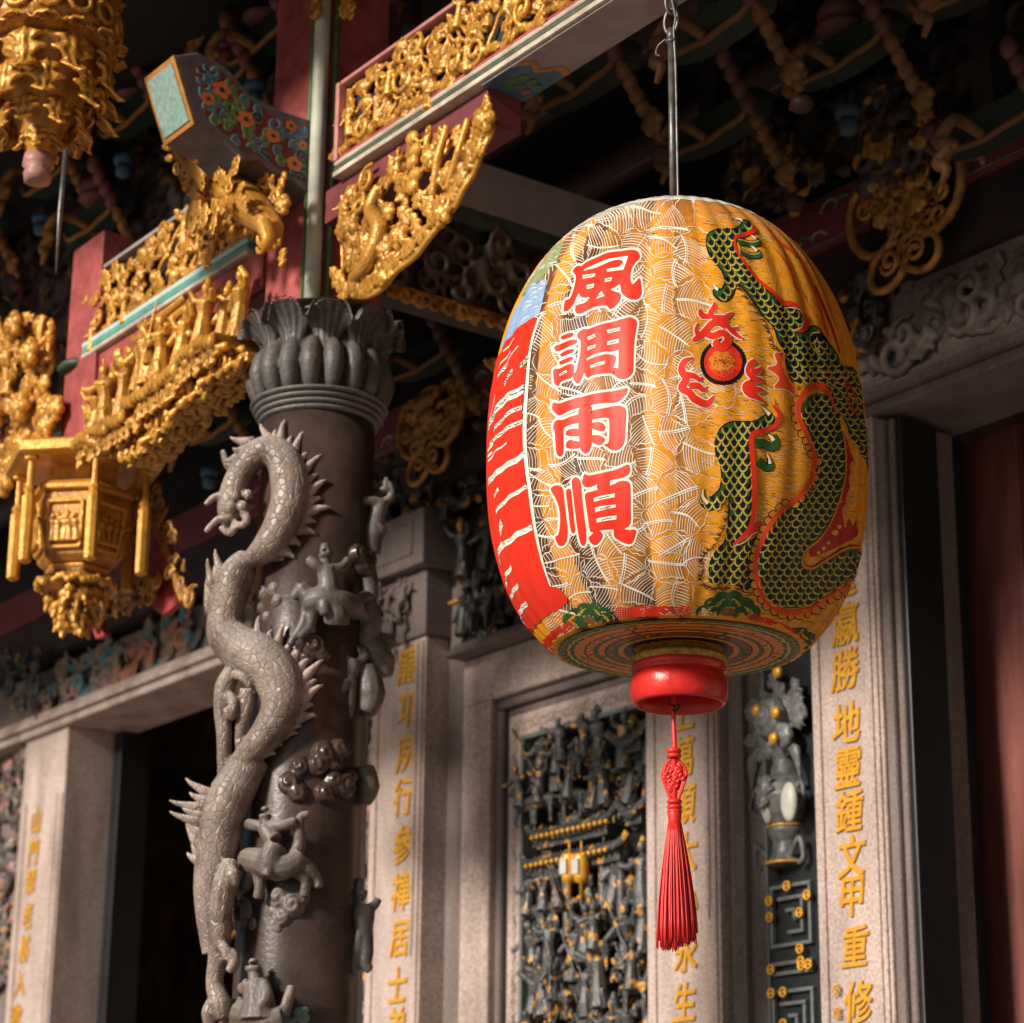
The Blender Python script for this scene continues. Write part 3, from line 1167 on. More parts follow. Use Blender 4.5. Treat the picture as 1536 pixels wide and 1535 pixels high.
for p in ([(390, 315), (450, 320), (520, 335), (575, 325), (570, 285)], [(410, 395), (470, 430), (540, 440), (585, 430), (575, 390)]):
    a.stroke(zA(p), [13, 11, 10, 9, 5], 0.0019, BK, 4)
    a.stroke(zA(p), [11, 9, 8, 7, 3], 0.0023, GN, 4)
    a.stroke(zA([(q[0], q[1] - 14) for q in p[:4]]), 1.4, 0.0027, GL, 4)
for p in ([(215, 745), (185, 720), (175, 690)], [(430, 130), (400, 115), (365, 112)], [(545, 295), (520, 275), (505, 265)], [(555, 405), (535, 375), (505, 355)]):
    a.stroke(zA(p), [8, 6.5, 1.5], 0.0029, BK, 4)
    a.stroke(zA(p), [6, 4.5, 0.6], 0.0031, WH, 4)
a.stroke(zA([(1110, 1120), (1040, 1130), (1030, 1200), (1070, 1270), (1110, 1290), (1070, 1230), (1090, 1170)]), 2.0, 0.0034, GL, 5)
a.poly(zA([(1060, 1120), (1130, 1120), (1230, 1240), (1160, 1200), (1090, 1150), (1060, 1200), (1045, 1170)]), 0.0033, NV)
a.stroke(zA([(795, 1310), (790, 1400), (820, 1500), (860, 1560), (920, 1600)]), 5.5, 0.0034, OR_, 5)
a.stroke(zA([(812, 1310), (808, 1400), (838, 1500), (880, 1565)]), 1.2, 0.0036, BK, 5)
# lower hind leg
G2 = zB([(195, 620), (240, 520), (340, 470), (520, 485), (600, 430), (640, 400), (690, 440), (650, 520), (560, 545), (480, 565), (460, 620), (465, 900), (480, 1100), (470, 1300), (440, 1400),
         (350, 1490), (320, 1550), (480, 1500), (560, 1450), (520, 1560), (480, 1640), (475, 1760), (490, 1900), (400, 1870), (300, 1830), (200, 1850), (130, 1820), (150, 1660), (200, 1570), (280, 1500),
         (310, 1300), (310, 1050), (240, 1180), (150, 1220), (80, 1190), (50, 1120), (140, 1130), (230, 1060), (250, 950), (235, 820), (195, 740)])
rimk(G2, 3.0, 0.0015, BK)
a.poly(G2, 0.0021, GN)
scales(G2, 13, 0.0021, lambda x, y: 0.0 if y < 800 else 0.35, 3, 1.15)
a.stroke(zB([(675, 335), (725, 410), (700, 500), (600, 548), (500, 585), (490, 700), (510, 900), (515, 1100), (500, 1300), (455, 1410), (340, 1515)]), [4, 7, 7, 7, 8, 8, 8, 8, 8, 8, 3], 0.0032, RD, 5)
a.stroke(zB([(480, 1440), (530, 1370), (585, 1330)]), [12, 9, 7], 0.0032, RD, 5)
a.stroke(zB([(335, 1530), (430, 1500), (500, 1430), (560, 1410)]), 1.4, 0.0034, LN, 4)
for p in ([(530, 665), (600, 660), (680, 690), (710, 650), (690, 580)], [(550, 805), (610, 850), (660, 860), (670, 810)]):
    a.stroke(zB(p), [15, 14, 13, 10, 5], 0.0019, BK, 4)
    a.stroke(zB(p), [13, 12, 11, 8, 3], 0.0023, GN, 4)
for p in ([(125, 1165), (80, 1110), (85, 1035)], [(650, 410), (610, 370), (570, 340)], [(680, 635), (660, 600), (635, 580)], [(650, 830), (640, 780), (625, 730)]):
    a.stroke(zB(p), [10, 8, 2], 0.0029, BK, 4)
    a.stroke(zB(p), [7.5, 5.5, 0.8], 0.0031, YL, 4)
    a.stroke(zB(p), [4, 3, 0.6], 0.0033, WH, 4)
# the great coil
coil_l = [(1010, 235), (960, 280), (920, 360), (925, 440), (960, 530), (1010, 640), (1050, 760), (1045, 880), (1010, 1000), (930, 1100), (840, 1190), (740, 1270), (650, 1400), (610, 1500),
          (580, 1540), (555, 1640), (550, 1760), (580, 1880), (640, 1980), (740, 2050), (860, 2060), (980, 2030), (1100, 1950), (1250, 1860), (1380, 1790), (1500, 1700)]
coil_r = [(1560, 1500), (1400, 1548), (1300, 1560), (1180, 1620), (1080, 1690), (1000, 1730), (930, 1710), (920, 1640), (950, 1560), (1050, 1470), (1150, 1340), (1200, 1230), (1250, 1060),
          (1275, 900), (1275, 700), (1255, 550), (1240, 430), (1200, 380), (1150, 280), (1100, 235)]
G1 = zB(coil_l + coil_r)
a.poly(G1, 0.0036, GN)
scales(G1, 12.5, 0.0036, lambda x, y: 0.3 if y < 760 else (0.9 if y > 880 else 0.55), 4, 1.0)
belly = zB([(1210, 400), (1170, 290), (1100, 180), (1010, 170), (930, 240), (890, 340), (900, 450), (940, 550), (990, 650), (1030, 770), (1020, 880), (980, 1000), (910, 1085), (820, 1175), (720, 1255), (630, 1380), (580, 1500),
            (540, 1600), (530, 1740), (560, 1880), (620, 1990), (730, 2070), (860, 2090), (990, 2060), (1110, 1980), (1260, 1885), (1400, 1810)])
a.stroke(belly, [4, 9, 11, 10, 9, 9, 9, 8, 9, 9, 8, 8, 8, 8, 8, 8, 8, 8, 8, 8, 8, 8, 7, 7, 6, 5, 4], 0.0042, VM, 5)
P = smooth_path(belly[4:], 8)
acc = 0
last = P[0]
for i in range(1, len(P) - 1):
    acc += hypot(P[i][0] - P[i - 1][0], P[i][1] - P[i - 1][1])
    if acc > 10.5:
        acc = 0
        tx, ty = P[i + 1][0] - P[i - 1][0], P[i + 1][1] - P[i - 1][1]
        L = hypot(tx, ty)
        tx, ty = tx / L, ty / L
        nx, ny = ty, -tx                      # outside of the coil
        if nx * (P[i][0] - 1180) + ny * (P[i][1] - 760) < 0 and P[i][1] > 690:
            nx, ny = -nx, -ny
        if P[i][1] <= 690 and nx > 0:
            nx, ny = -nx, -ny
        c = (P[i][0] + nx * 5.2, P[i][1] + ny * 5.2)
        a.poly([(c[0] + 6.0 * cos(t), c[1] + 6.0 * sin(t)) for t in [k * pi / 5 for k in range(10)]], 0.0039, OR_, 20, 0)
        arc = [(c[0] + 6.4 * (nx * cos(t) + tx * sin(t)), c[1] + 6.4 * (ny * cos(t) + ty * sin(t))) for t in [-1.7 + k * 0.57 for k in range(7)]]
        a.stroke(arc, 1.3, 0.0045, BK, 1, False)
        arc = [(c[0] + 4.4 * (nx * cos(t) + tx * sin(t)), c[1] + 4.4 * (ny * cos(t) + ty * sin(t))) for t in [-1.2 + k * 0.6 for k in range(5)]]
        a.stroke(arc, 1.1, 0.0044, YL, 1, False)
back = zB([(1560, 1530), (1400, 1540), (1300, 1552), (1180, 1612), (1080, 1682), (1000, 1722), (938, 1702), (928, 1640), (958, 1566), (1056, 1478), (1158, 1345), (1208, 1233), (1258, 1060), (1283, 900), (1281, 700), (1262, 550)])
a.stroke(back, 6.5, 0.0043, BK, 4)
a.stroke(back, 4.4, 0.0046, OR_, 4)
# black whiskers along elbow and knee
rng = random.Random(9)
for line in (zB([(300, 1180), (290, 1300), (250, 1400), (200, 1500), (120, 1580), (80, 1640), (90, 1740), (70, 1810), (130, 1870), (200, 1890), (300, 1880), (420, 1900), (500, 1930)]),
             zA([(400, 700), (470, 800), (560, 910), (640, 1010), (680, 1120), (720, 1240), (800, 1300)])):
    P = smooth_path(line, 5)
    for i in range(0, len(P) - 1):
        x, y = P[i]
        an = rng.uniform(2.0, 3.6)
        a.stroke([(x, y), (x + 4 * cos(an), y + 4 * sin(an)), (x + 8 * cos(an + .5), y + 8 * sin(an + .5))], [2.0, 1.3, 0.5], 0.0024, BK, 2)
a.build('painted_dragon', PAL, lantern, smooth=True, fix=False)

# ---- flaming pearl
a = Art()
cx, cy = 1084.5, 544
circ = lambda r: [(cx + r * cos(2 * pi * k / 28), cy + r * sin(2 * pi * k / 28)) for k in range(28)]
a.poly(circ(34.5), 0.0015, BK, rnd=0)
a.poly(circ(28.5), 0.0019, RD, rnd=0)
a.poly(circ(22), 0.00205, VM, rnd=0)
a.poly([(cx - 2 + 16 * cos(2 * pi * k / 17) * (1 + .35 * (k % 2) * ((k * 7) % 5) / 4), cy - 2 + 16 * sin(2 * pi * k / 17) * (1 + .35 * (k % 2) * ((k * 7) % 5) / 4)) for k in range(18)], 0.0022, OR_)
rng = random.Random(2)
for i in range(120):
    r, t = rng.uniform(0, 27), rng.uniform(0, 2 * pi)
    x, y = cx + r * cos(t), cy + r * sin(t)
    a.poly([(x - .9, y), (x, y - .9), (x + .9, y), (x, y + .9)], 0.0026, BK if rng.random() < .6 else CR, 20, 0)
zD = ztr(1000, 280, 3.836)
for pts, wd in ((zA([(185, 855), (180, 900), (150, 950), (180, 985), (270, 1000), (300, 1060), (345, 1105), (400, 1150), (440, 1172)]), [3, 7, 7, 6, 7, 7, 7, 5, 1]),
                (zA([(270, 1000), (310, 965), (350, 940)]), [7, 5, 1]), (zA([(60, 915), (75, 965), (150, 975)]), [5, 8, 5]),
                (zA([(320, 1100), (370, 1085), (400, 1065)]), [6, 5, 1]),
                (zA([(-10, 1195), (40, 1165), (110, 1100), (160, 1045), (220, 1035), (280, 1070)]), [4, 8, 9, 9, 8, 7]), (zA([(45, 1150), (25, 1100), (40, 1035)]), [7, 6, 1.5]),
                (zA([(110, 1120), (170, 1150), (250, 1125), (300, 1160), (290, 1220), (240, 1255), (195, 1220), (225, 1195)]), [9, 8, 8, 10, 11, 11, 9, 5]),
                (zD([(150, 990), (100, 1010), (85, 1060), (110, 1110), (85, 1160), (130, 1190), (160, 1225), (230, 1250), (272, 1205)]), [2, 7, 9, 9, 9, 9, 10, 9, 1.5]),
                (zD([(100, 1085), (160, 1095), (190, 1115), (205, 1095)]), [8, 7, 5, 1]), (zD([(130, 1150), (180, 1150), (210, 1170), (235, 1150)]), [8, 8, 6, 1]),
                (zD([(505, 1000), (480, 1030), (475, 1075), (520, 1065), (545, 1040)]), [3, 9, 11, 7, 2]), (zD([(475, 1075), (500, 1125), (455, 1150), (470, 1190), (520, 1215), (570, 1245)]), [9, 9, 10, 10, 7, 1]),
                (zD([(500, 1125), (540, 1110), (555, 1125)]), [8, 5, 2]), (zD([(480, 1180), (530, 1170), (570, 1180)]), [9, 6, 1])):
    a.stroke(pts, [q * 1.25 + 3.2 for q in wd], 0.0016, WH, 5)
    a.stroke(pts, [q * 1.25 for q in wd], 0.0029, RD, 5)
a.build('painted_flaming_pearl', PAL, lantern, smooth=True, fix=False)

# ---- red-orange side panels above the dragon, upper right
a = Art()
for pts, wd, c in ((zA([(640, 170), (760, 330), (860, 500), (930, 700), (1010, 870), (1080, 980)]), [2, 8, 12, 12, 10, 6], OR_), (zA([(720, 380), (800, 480), (880, 640), (900, 720), (1000, 800)]), [2, 5, 6, 6, 3], VM),
                   (zA([(660, 200), (720, 290), (850, 380), (900, 460)]), [3, 8, 7, 3], VM),
                   (zA([(900, 400), (1000, 560), (1080, 760), (1140, 960), (1200, 1150)]), [3, 10, 14, 13, 7], VM), (zA([(960, 540), (1050, 740), (1120, 940)]), [3, 8, 4], OR_),
                   (zA([(1080, 700), (1160, 900), (1230, 1100), (1290, 1300)]), [4, 9, 9, 5], CR), (zA([(820, 260), (960, 420), (1080, 620), (1180, 850), (1260, 1080)]), [2, 4, 5, 4, 2], BR)):
    a.stroke(pts, wd, 0.0010 + 0.0001 * len(pts) / 6 + 0.00005 * wd[1], c, 5)
a.build('side_flames', PAL, lantern, smooth=True, fix=False)
# bottom border: green cloud heads, red fringed tabs
for (px, py, s, sq) in ((884, 926, 1.0, 0.82), (1092, 914, 1.18, 0.84), (1196, 962, 0.85, 0.9)):
    a = Art()
    lob = [(-30, 4, 11), (-20, -7, 11), (-6, -15, 12), (8, -16, 12), (21, -7, 12), (31, 4, 11), (0, 2, 15), (-14, 8, 11), (16, 8, 11)]
    for i, (x, y, r) in enumerate(lob):
        a.poly([(px + s * (x + r * cos(t)), py + s * sq * (y + r * sin(t))) for t in [k * pi / 7 for k in range(14)]], 0.0014 + i * .00003, GN, 20, 0)
    a.poly([(px + s * 9 * cos(t), py + s * sq * (4 + 6.5 * sin(t))) for t in [k * pi / 7 for k in range(14)]], 0.0021, BR, 20, 0)
    for (x, y, sg) in ((-25, 2, 1), (-11, -9, 1), (12, -9, -1), (26, 2, -1), (-20, 14, -1), (22, 14, 1)):
        sp = [(px + s * (x + sg * (7 - k * .6) * cos(k * .9)), py + s * sq * (y + (7 - k * .6) * sin(k * .9 - 2))) for k in range(9)]
        a.stroke(sp, 1.3, 0.0020, YL, 3)
    a.build('painted_cloud', PAL, lantern, smooth=True, fix=False)
for (x0, y0, x1, y1) in ((946, 918, 1010, 917), (820, 968, 845, 945), (1145, 934, 1180, 948)):
    a = Art()
    dx, dy = x1 - x0, y1 - y0
    L = hypot(dx, dy)
    a.stroke([(x0, y0), ((x0 + x1) / 2, (y0 + y1) / 2 - 1), (x1, y1)], 15, 0.0014, RD, 4)
    for k in range(5):
        q = -6 + 3 * k
        for sg, (ex, ey) in ((-1, (x0, y0)), (1, (x1, y1))):
            a.stroke([(ex, ey + q), (ex + sg * dx / L * 16, ey + sg * dy / L * 16 + q * 1.1), (ex + sg * dx / L * 26, ey + sg * dy / L * 26 + q * .7 - 2)], [2.2, 1.8, 0.8], 0.0014 + k * .00002, RD, 3)
    a.build('painted_tab', PAL, lantern, smooth=True, fix=False)

# ---- painted rings under the lantern (follow its curve)


def l_prof(r):
    return L_CUT - 0.0045


mb = MB()
rings = [(0.318, GN), (0.294, YL), (0.288, GN), (0.276, OR_), (0.250, NV), (0.244, OR_), (0.226, GN), (0.212, OR_), (0.196, NV), (0.190, BR), (0.172, GN), (0.160, OR_), (0.146, NV), (0.120, NV)]
prof, mis = [], []
for i in range(len(rings) - 1):
    r0, r1 = rings[i][0], rings[i + 1][0]
    k = max(1, int((r0 - r1) / 0.008))
    for j in range(k):
        prof.append(r0 + (r1 - r0) * j / k)
        mis.append(rings[i][1])
prof.append(rings[-1][0])
mb.lathe([(r, l_prof(r) - L_ZC - 0.0016) for r in prof], (LX, LY, L_ZC), 240, mis=mis, fn=lambda r, z, an: r + l_rib(an, z, r), cap=False)
rng = random.Random(6)


def ringpt(r, an, off):
    return V((LX + (r + l_rib(an, 0, r)) * cos(an), LY + (r + l_rib(an, 0, r)) * sin(an), l_prof(r) - 0.0016 - off))


def ringquad(r0, r1, a0, a1, off, mi):
    k = max(1, int((a1 - a0) * r0 / 0.008))
    vs = []
    for j in range(k + 1):
        an = a0 + (a1 - a0) * j / k
        vs += [ringpt(r0, an, off), ringpt(r1, an, off)]
    mb.add(vs, [(2 * j, 2 * j + 1, 2 * j + 3, 2 * j + 2) for j in range(k)], mi)


for k in range(150):      # little gold and red motifs in the rings
    r = rng.choice((0.285, 0.262, 0.235, 0.205, 0.181, 0.154))
    an = rng.uniform(0, 2 * pi)
    ringquad(r + rng.uniform(.003, .006), r - rng.uniform(.003, .006), an, an + rng.uniform(.015, .06), 0.0008 + k * 0.000004, rng.choice((GL, YL, NV, CR, RD, BR, GL)))
for k in range(56):       # scroll line in the outer green ring
    an = 2 * pi * k / 56
    ringquad(0.312, 0.310, an, an + 0.07, 0.0008, GL)
    ringquad(0.307, 0.302, an + .05, an + 0.062, 0.0009, YL)
ob = mb.build('painted_base_rings', PAL, lantern, smooth=True, fix=False)

mb = MB()
mb.lathe([(0.085, 3.1865), (0.085, 3.166), (0.122, 3.165), (0.129, 3.160), (0.130, 3.152), (0.124, 3.146), (0.121, 3.136)], (LX, LY, 0), 64, cap=False)
mb.build('gilt_rim', mat('worn_brass', (0.55, 0.38, 0.06), 0.45, 0.3, (0.16, 0.10, 0.02), 40), lantern, smooth=True)
mb = MB()
LACQ = mat('red_lacquer', (0.78, 0.026, 0.020), 0.33, 0, (0.52, 0.016, 0.014), 9, 0.3, 30, coat=0.12, mott=0.3)
mb.lathe([(0.113, 3.145), (0.1225, 3.144), (0.1255, 3.137), (0.1245, 3.127), (0.119, 3.122), (0.119, 3.116), (0.1235, 3.111), (0.1285, 3.094), (0.1290, 3.076), (0.1265, 3.055), (0.1215, 3.040),
          (0.1150, 3.034), (0.1110, 3.037), (0.1080, 3.061), (0.1075, 3.091), (0.104, 3.116), (0.02, 3.119)], (LX, LY, 0), 72, cap=False)
mb.build('collar', LACQ, lantern, smooth=True)
mb = MB()
mb.lathe([(0.086, L_ZC + L_HT - 0.03), (0.100, L_ZC + L_HT - 0.028), (0.100, L_ZC + L_HT - 0.001), (0.09, L_ZC + L_HT + 0.004), (0.01, L_ZC + L_HT + 0.004)], (LX, LY, 0), 48)
mb.build('top_cap', LACQ, lantern, smooth=True)

# ---- hanging rod with chain link
rod = thing('hanging_rod', (LX, LY, 5.13), 'grey steel rod and wire with a chain link, suspending the big lantern from the beam', 'rod')
ZT = L_ZC + L_HT
mb = MB()
mb.tube([(LX, LY, ZT), (LX, LY, 4.99)], 0.0105, 12)
mb.tube([(LX, LY, 4.99), (LX, LY, 5.03)], [0.015, 0.012], 12)
mb.tube([(LX, LY, 4.985), (LX, LY, 4.992)], 0.017, 12)
mb.build('rod', STEEL, rod, smooth=True)
mb = MB()
lk = [(LX + 0.022 * cos(t), LY + 0.006 * cos(t), 5.055 + 0.040 * sin(t)) for t in [2 * pi * k / 24 for k in range(25)]]
mb.tube(lk, 0.005, 8)
lk = [(LX + 0.004 * cos(t), LY + 0.016 * cos(t), 5.115 + 0.036 * sin(t)) for t in [2 * pi * k / 24 for k in range(25)]]
mb.tube(lk, 0.005, 8)
mb.build('chain_link', STEEL, rod, smooth=True)
mb = MB()
mb.tube(smooth_path([(LX + 0.022, LY, ZT), (LX + 0.02, LY, 4.7), (LX + 0.018, LY, 4.9), (LX + 0.012, LY, 5.02), (LX + 0.02, LY, 5.06), (LX, LY, 5.14)], 6), 0.004, 8)
mb.tube(smooth_path([(LX - 0.012, LY - .01, 5.0), (LX - 0.035, LY - .02, 4.985), (LX - 0.045, LY - .02, 4.965), (LX - 0.03, LY - .02, 4.95)], 6), 0.0025, 6)
mb.build('wire', STEEL, rod, smooth=True)

# ---- red silk tassel
TX, TY = LX - 0.012, LY - 0.01
tas = thing('tassel', (TX, TY, 2.40), 'long red silk tassel with a knotted cord hanging below the big lantern', 'tassel')
SILK = mat('red_silk', (0.88, 0.045, 0.035), 0.42, 0, (0.66, 0.025, 0.024), 60, streak=(8, 8, 0.4))
mb = MB()
mb.tube(smooth_path([(TX + .004, TY, 3.115), (TX, TY, 3.0), (TX + .003, TY, 2.93), (TX, TY, 2.88)], 5), 0.006, 8)
mb.build('cord', SILK, tas, smooth=True)
mb = MB()
mb.tube(smooth_path([(TX + .003, TY, 3.06), (TX - .01, TY, 3.04), (TX + .012, TY - .006, 3.03), (TX - .006, TY, 3.015), (TX + .016, TY, 3.02), (TX + .02, TY, 3.035)], 5), 0.0035, 6)
mb.build('hook_wire', BLACKW, tas, smooth=True)
mb = MB()                 # knot: woven diamond of cord with side loops
vx = RT.copy()
vx.z = 0
vx.normalize()
vy = V((-vx.y, vx.x, 0))
kc = V((TX, TY, 2.845))
for k in range(-4, 5):
    for sg in (-1, 1):
        q = k * 0.0078
        p0 = kc + vx * (q - sg * (0.036 - abs(q) * .25)) + V((0, 0, 0.036 + q * .2))
        p1 = kc + vx * (q + sg * (0.036 - abs(q) * .25)) + V((0, 0, -0.036 + q * .2))
        pts = []
        for j in range(13):
            t = j / 12
            pts.append(p0.lerp(p1, t) + vy * (0.006 * sin(j * 1.57 + k * pi * .5 + sg)))
        # keep inside the diamond
        pts = [p for p in pts if abs((p - kc).dot(vx)) / 0.034 + abs(p.z - kc.z) / 0.046 < 1.05]
        if len(pts) > 2:
            mb.tube(pts, 0.0048, 6)
for sg in (-1, 1):
    for dr in (0, 0.009):
        mb.tube(smooth_path([tuple(kc + vx * sg * x + V((0, 0, z))) for x, z in ((0.004, .05), (0.021 + dr*.5, .028), (0.027 + dr*.5, .004), (0.016 + dr * .4, -.035), (0.004, -.075))], 5), 0.0042, 6)
for z in (0.055, 0.068, -0.066, -0.080, -0.092):
    mb.tube([tuple(kc + vx * .014 * cos(t) + vy * .014 * sin(t) + V((0, 0, z))) for t in [2 * pi * k / 12 for k in range(13)]], 0.0065, 6)
mb.tube([kc + V((0, 0, .08)), kc + V((0, 0, -.12))], 0.007, 8)
mb.build('knot', SILK, tas, smooth=True)
mb = MB()
mb.lathe([(0.004, 2.758), (0.0165, 2.757), (0.0185, 2.750), (0.0175, 2.738), (0.0165, 2.733), (0.0170, 2.715), (0.004, 2.712)], (TX, TY, 0), 24)
mb.build('tassel_cap', SILK, tas, smooth=True)
mb = MB()
rng = random.Random(21)
for k in range(620):
    t = 2 * pi * k * 0.618034
    q = sqrt((k + .5) / 620)
    f0, f1 = 0.004 + 0.013 * q, (0.044 + rng.uniform(-.006, .007)) * q
    zb = 2.425 + rng.uniform(-.022, .010) + 0.012 * sin(t) 
    jx, jy = rng.uniform(-.006, .006), rng.uniform(-.006, .006)
    pts = []
    for u in (0, .08, .2, .4, .65, .85, 1):
        rr = f0 + (f1 - f0) * (1 - (1 - u) ** 1.9) * (0.86 + 0.14 * u)
        pts.append((TX + 0.005 * u + rr * cos(t) + jx * u, TY + rr * sin(t) + jy * u, 2.722 + (zb - 2.722) * u))
    mb.tube(pts, 0.0017, 4)
mb.build('fringe', SILK, tas, smooth=True)
# ================================================================== setting: ground, roof, walls
mb = MB()
mb.box(-120, 120, -160, 120, -0.30, 0.0)
tag(mb.build('ground', PAVE), kind='structure')

roof = thing('temple_roof', (-8, 4, 6.6), 'deep tiled temple roof with dark timber ceiling shading the porch', 'roof')
mb = MB()
mb.box(-34, 8, 3.2, 14, 6.62, 6.70)
mb.build('ceiling', DARKWOOD, roof)
mb = MB()
P = [(2.35, 6.28), (3.3, 6.62), (9, 9.6), (15, 6.8), (15, 6.9), (9, 9.8), (3.2, 6.82), (2.3, 6.42)]
mb.prism(P, lambda u, v, d: V((d, u, v)), -34, 8)
mb.build('tiled_slope', ROOFM, roof)
mb = MB()
for k in range(120):
    x = -33.8 + k * 0.34
    mb.tube([(x, 2.32, 6.44), (x, 3.3, 6.84), (x, 9, 9.82)], 0.07, 8)
mb.build('tile_ridge', ROOFM, roof, smooth=True)
mb = MB()
mb.box(-34, 8, 2.42, 3.15, 6.20, 6.27)
mb.build('eave_board', DRED, roof)

YF = 6.0
wall = thing('temple_wall', (-9, 6.6, 0), 'dark inner temple wall behind the stone door frames', 'wall')
mb = MB()
mb.box(-34, 8, 6.16, 6.5, 5.02, 6.62)            # above the openings
mb.box(-34, -13.75, 6.16, 6.5, 0, 5.02)
mb.box(-9.55, -5.95, 6.16, 6.5, 0, 5.02)
mb.build('upper_wall', DARKWOOD, wall)
mb = MB()
mb.box(-34, 8, 8.6, 8.8, 0, 6.62)
mb.box(-12.8, -9.6, 6.5, 8.6, -0.02, 0.04)
mb.build('inner_wall', mat('interior_brown', (0.60, 0.36, 0.24), .7, 0, (0.12, 0.07, 0.05), 2.2), wall)


def text_obj(ch, name, center, h, m, parent, bold=0.011, shear=0.12, depth=0.006, wx=0.9):
    """one carved character facing -Y"""
    cu = bpy.data.curves.new('t', 'FONT')
    cu.body = ch
    cu.size = 1.0
    cu.offset = 0.0
    cu.extrude = 0.5
    cu.shear = shear + 0.03 * sin(center.z * 37)
    cu.resolution_u = 4
    ob = bpy.data.objects.new('t', cu)
    TMP.collection.objects.link(ob)
    vl = TMP.view_layers[0]
    vl.update()
    vl.depsgraph.update()
    me = bpy.data.meshes.new_from_object(ob.evaluated_get(vl.depsgraph))
    bpy.data.objects.remove(ob)
    bpy.data.curves.remove(cu)
    xs = [v.co.x for v in me.vertices]
    ys = [v.co.y for v in me.vertices]
    cx_, cy_ = (min(xs) + max(xs)) / 2, (min(ys) + max(ys)) / 2
    org = ORG[parent.name]
    s_ = h / 0.9
    vs, fs = [], []
    n0 = len(me.vertices)
    # brush weight: the same strokes laid thrice, each a hair further out
    for li, (ox, oy) in enumerate(((0, 0), (.020, .014), (-.018, -.016), (.016, -.018)) if bold > 0 else ((0, 0),)):
        for v in me.vertices:
            x, y, z = v.co
            wob = 0.014 * sin(x * 9 + y * 5 + center.z * 40)
            vs.append(V((center.x + (x - cx_ + ox) * s_ * wx + wob * s_, center.y - depth * (z + 0.5) - .0006 * li, center.z + (y - cy_ + oy) * s_)) - org)
        fs += [[i + n0 * li for i in p.vertices] for p in me.polygons]
    bpy.data.meshes.remove(me)
    me = bpy.data.meshes.new(name)
    me.from_pydata(vs, [], fs)
    me.update()
    me.name = name
    return link(name, me, m, parent)


def couplet(name, label, x0, x1, yf, depth, z1, chars, hpx, cat='pilaster', panel_z=None, stop=None, grp=None):
    """stone pilaster with a sunk writing panel, side mouldings and raised gold characters"""
    t = thing(name, ((x0 + x1) / 2, yf + depth / 2, 0), label, cat, grp)
    w_ = x1 - x0
    mb = MB()
    e = w_ * 0.14
    mb.box(x0, x1, yf, yf + depth, 0, z1)
    mb.build('shaft', STONE, t, bevel=0.006)
    mb = MB()
    zt = z1 - 0.02 if panel_z is None else panel_z
    for (a_, b_) in ((x0 + 0.012, x0 + e), (x1 - e, x1 - 0.012)):
        mb.box(a_, b_, yf - 0.012, yf + 0.004, 0, zt)
    mb.build('raised_edge', STONE, t, bevel=0.005)
    mb = MB()
    mb.box(x1 - e * 0.95, x1 - e * 0.62, yf - 0.022, yf - 0.010, 0 if stop is None else stop, zt)
    if stop is not None:
        a_, b_ = x1 - e * 0.95, x1 - e * 0.62
        mb.prism([(a_, stop), (b_, stop), ((a_ + b_) / 2, stop - 0.07)], lambda u, v, d: V((u, d, v)), yf - 0.022, yf - 0.010)
    mb.build('bead_moulding', STONE, t, bevel=0.005)
    for ch, px, py, h in chars:
        p = on(1, yf - 0.002, px, py)
        d = (p - CAM).dot(FW)
        text_obj(ch, 'gold_character', p, h * d / F * 1.04, LET_GOLD, t)
    return t


# first pilaster, left of the carved window (stands 5 cm proud of the wall)
t1 = couplet('couplet_pilaster', 'pink granite pilaster with gold characters just right of the dragon column', -9.225, -8.79, 5.95, 0.2, 4.42,
             [(c, px, py, 52) for c, px, py in (('龍', 613, 997), ('邛', 612, 1066), ('夙', 609, 1132), ('行', 606, 1195), ('參', 605, 1267), ('禪', 603, 1337), ('居', 600, 1408), ('士', 597, 1477), ('弟', 595, 1540))],
             52, stop=3.02)
t2 = couplet('couplet_pilaster', 'pink granite pilaster with gold characters directly behind the red tassel', -7.265, -6.83, 6.0, 0.2, 4.30,
             [(c, px, py, 54) for c, px, py in (('上', 1024, 1068), ('萬', 1026, 1135), ('願', 1026, 1208), ('大', 1029, 1278), ('心', 1030, 1350), ('永', 1029, 1428), ('生', 1027, 1503))], 54, stop=2.98)
t3 = couplet('couplet_pilaster', 'pink granite pilaster with gold characters right of the vase carving and beside the black doorway', -6.295, -5.93, 6.0, 0.35, 4.68,
             [(c, px, py, 58) for c, px, py in (('蓬', 1266, 866), ('瀛', 1268, 936), ('勝', 1268, 1004), ('地', 1270, 1084), ('靈', 1272, 1152), ('鍾', 1275, 1216), ('文', 1278, 1284), ('甲', 1280, 1345),
                                                ('重', 1283, 1419), ('修', 1289, 1503))], 58)
t4 = couplet('couplet_pilaster', 'pale granite door jamb with small gold characters at the far left edge', -13.17, -12.60, 6.0, 0.42, 4.67,
             [(c, px, py, 36) for c, px, py in (('山', 55, 1231), ('門', 51, 1280), ('翠', 46, 1325), ('老', 42, 1374), ('基', 37, 1423), ('入', 30, 1475), ('欲', 25, 1527))], 36, panel_z=4.28)
# tiny seal characters low on the third pilaster
for c, px, py in (('癸', 1255, 1486), ('酉', 1257, 1520)):
    p = on(1, 5.985, px, py)
    text_obj(c, 'small_gold_character', p, 0.04, LET_GOLD, t3, bold=0.0)

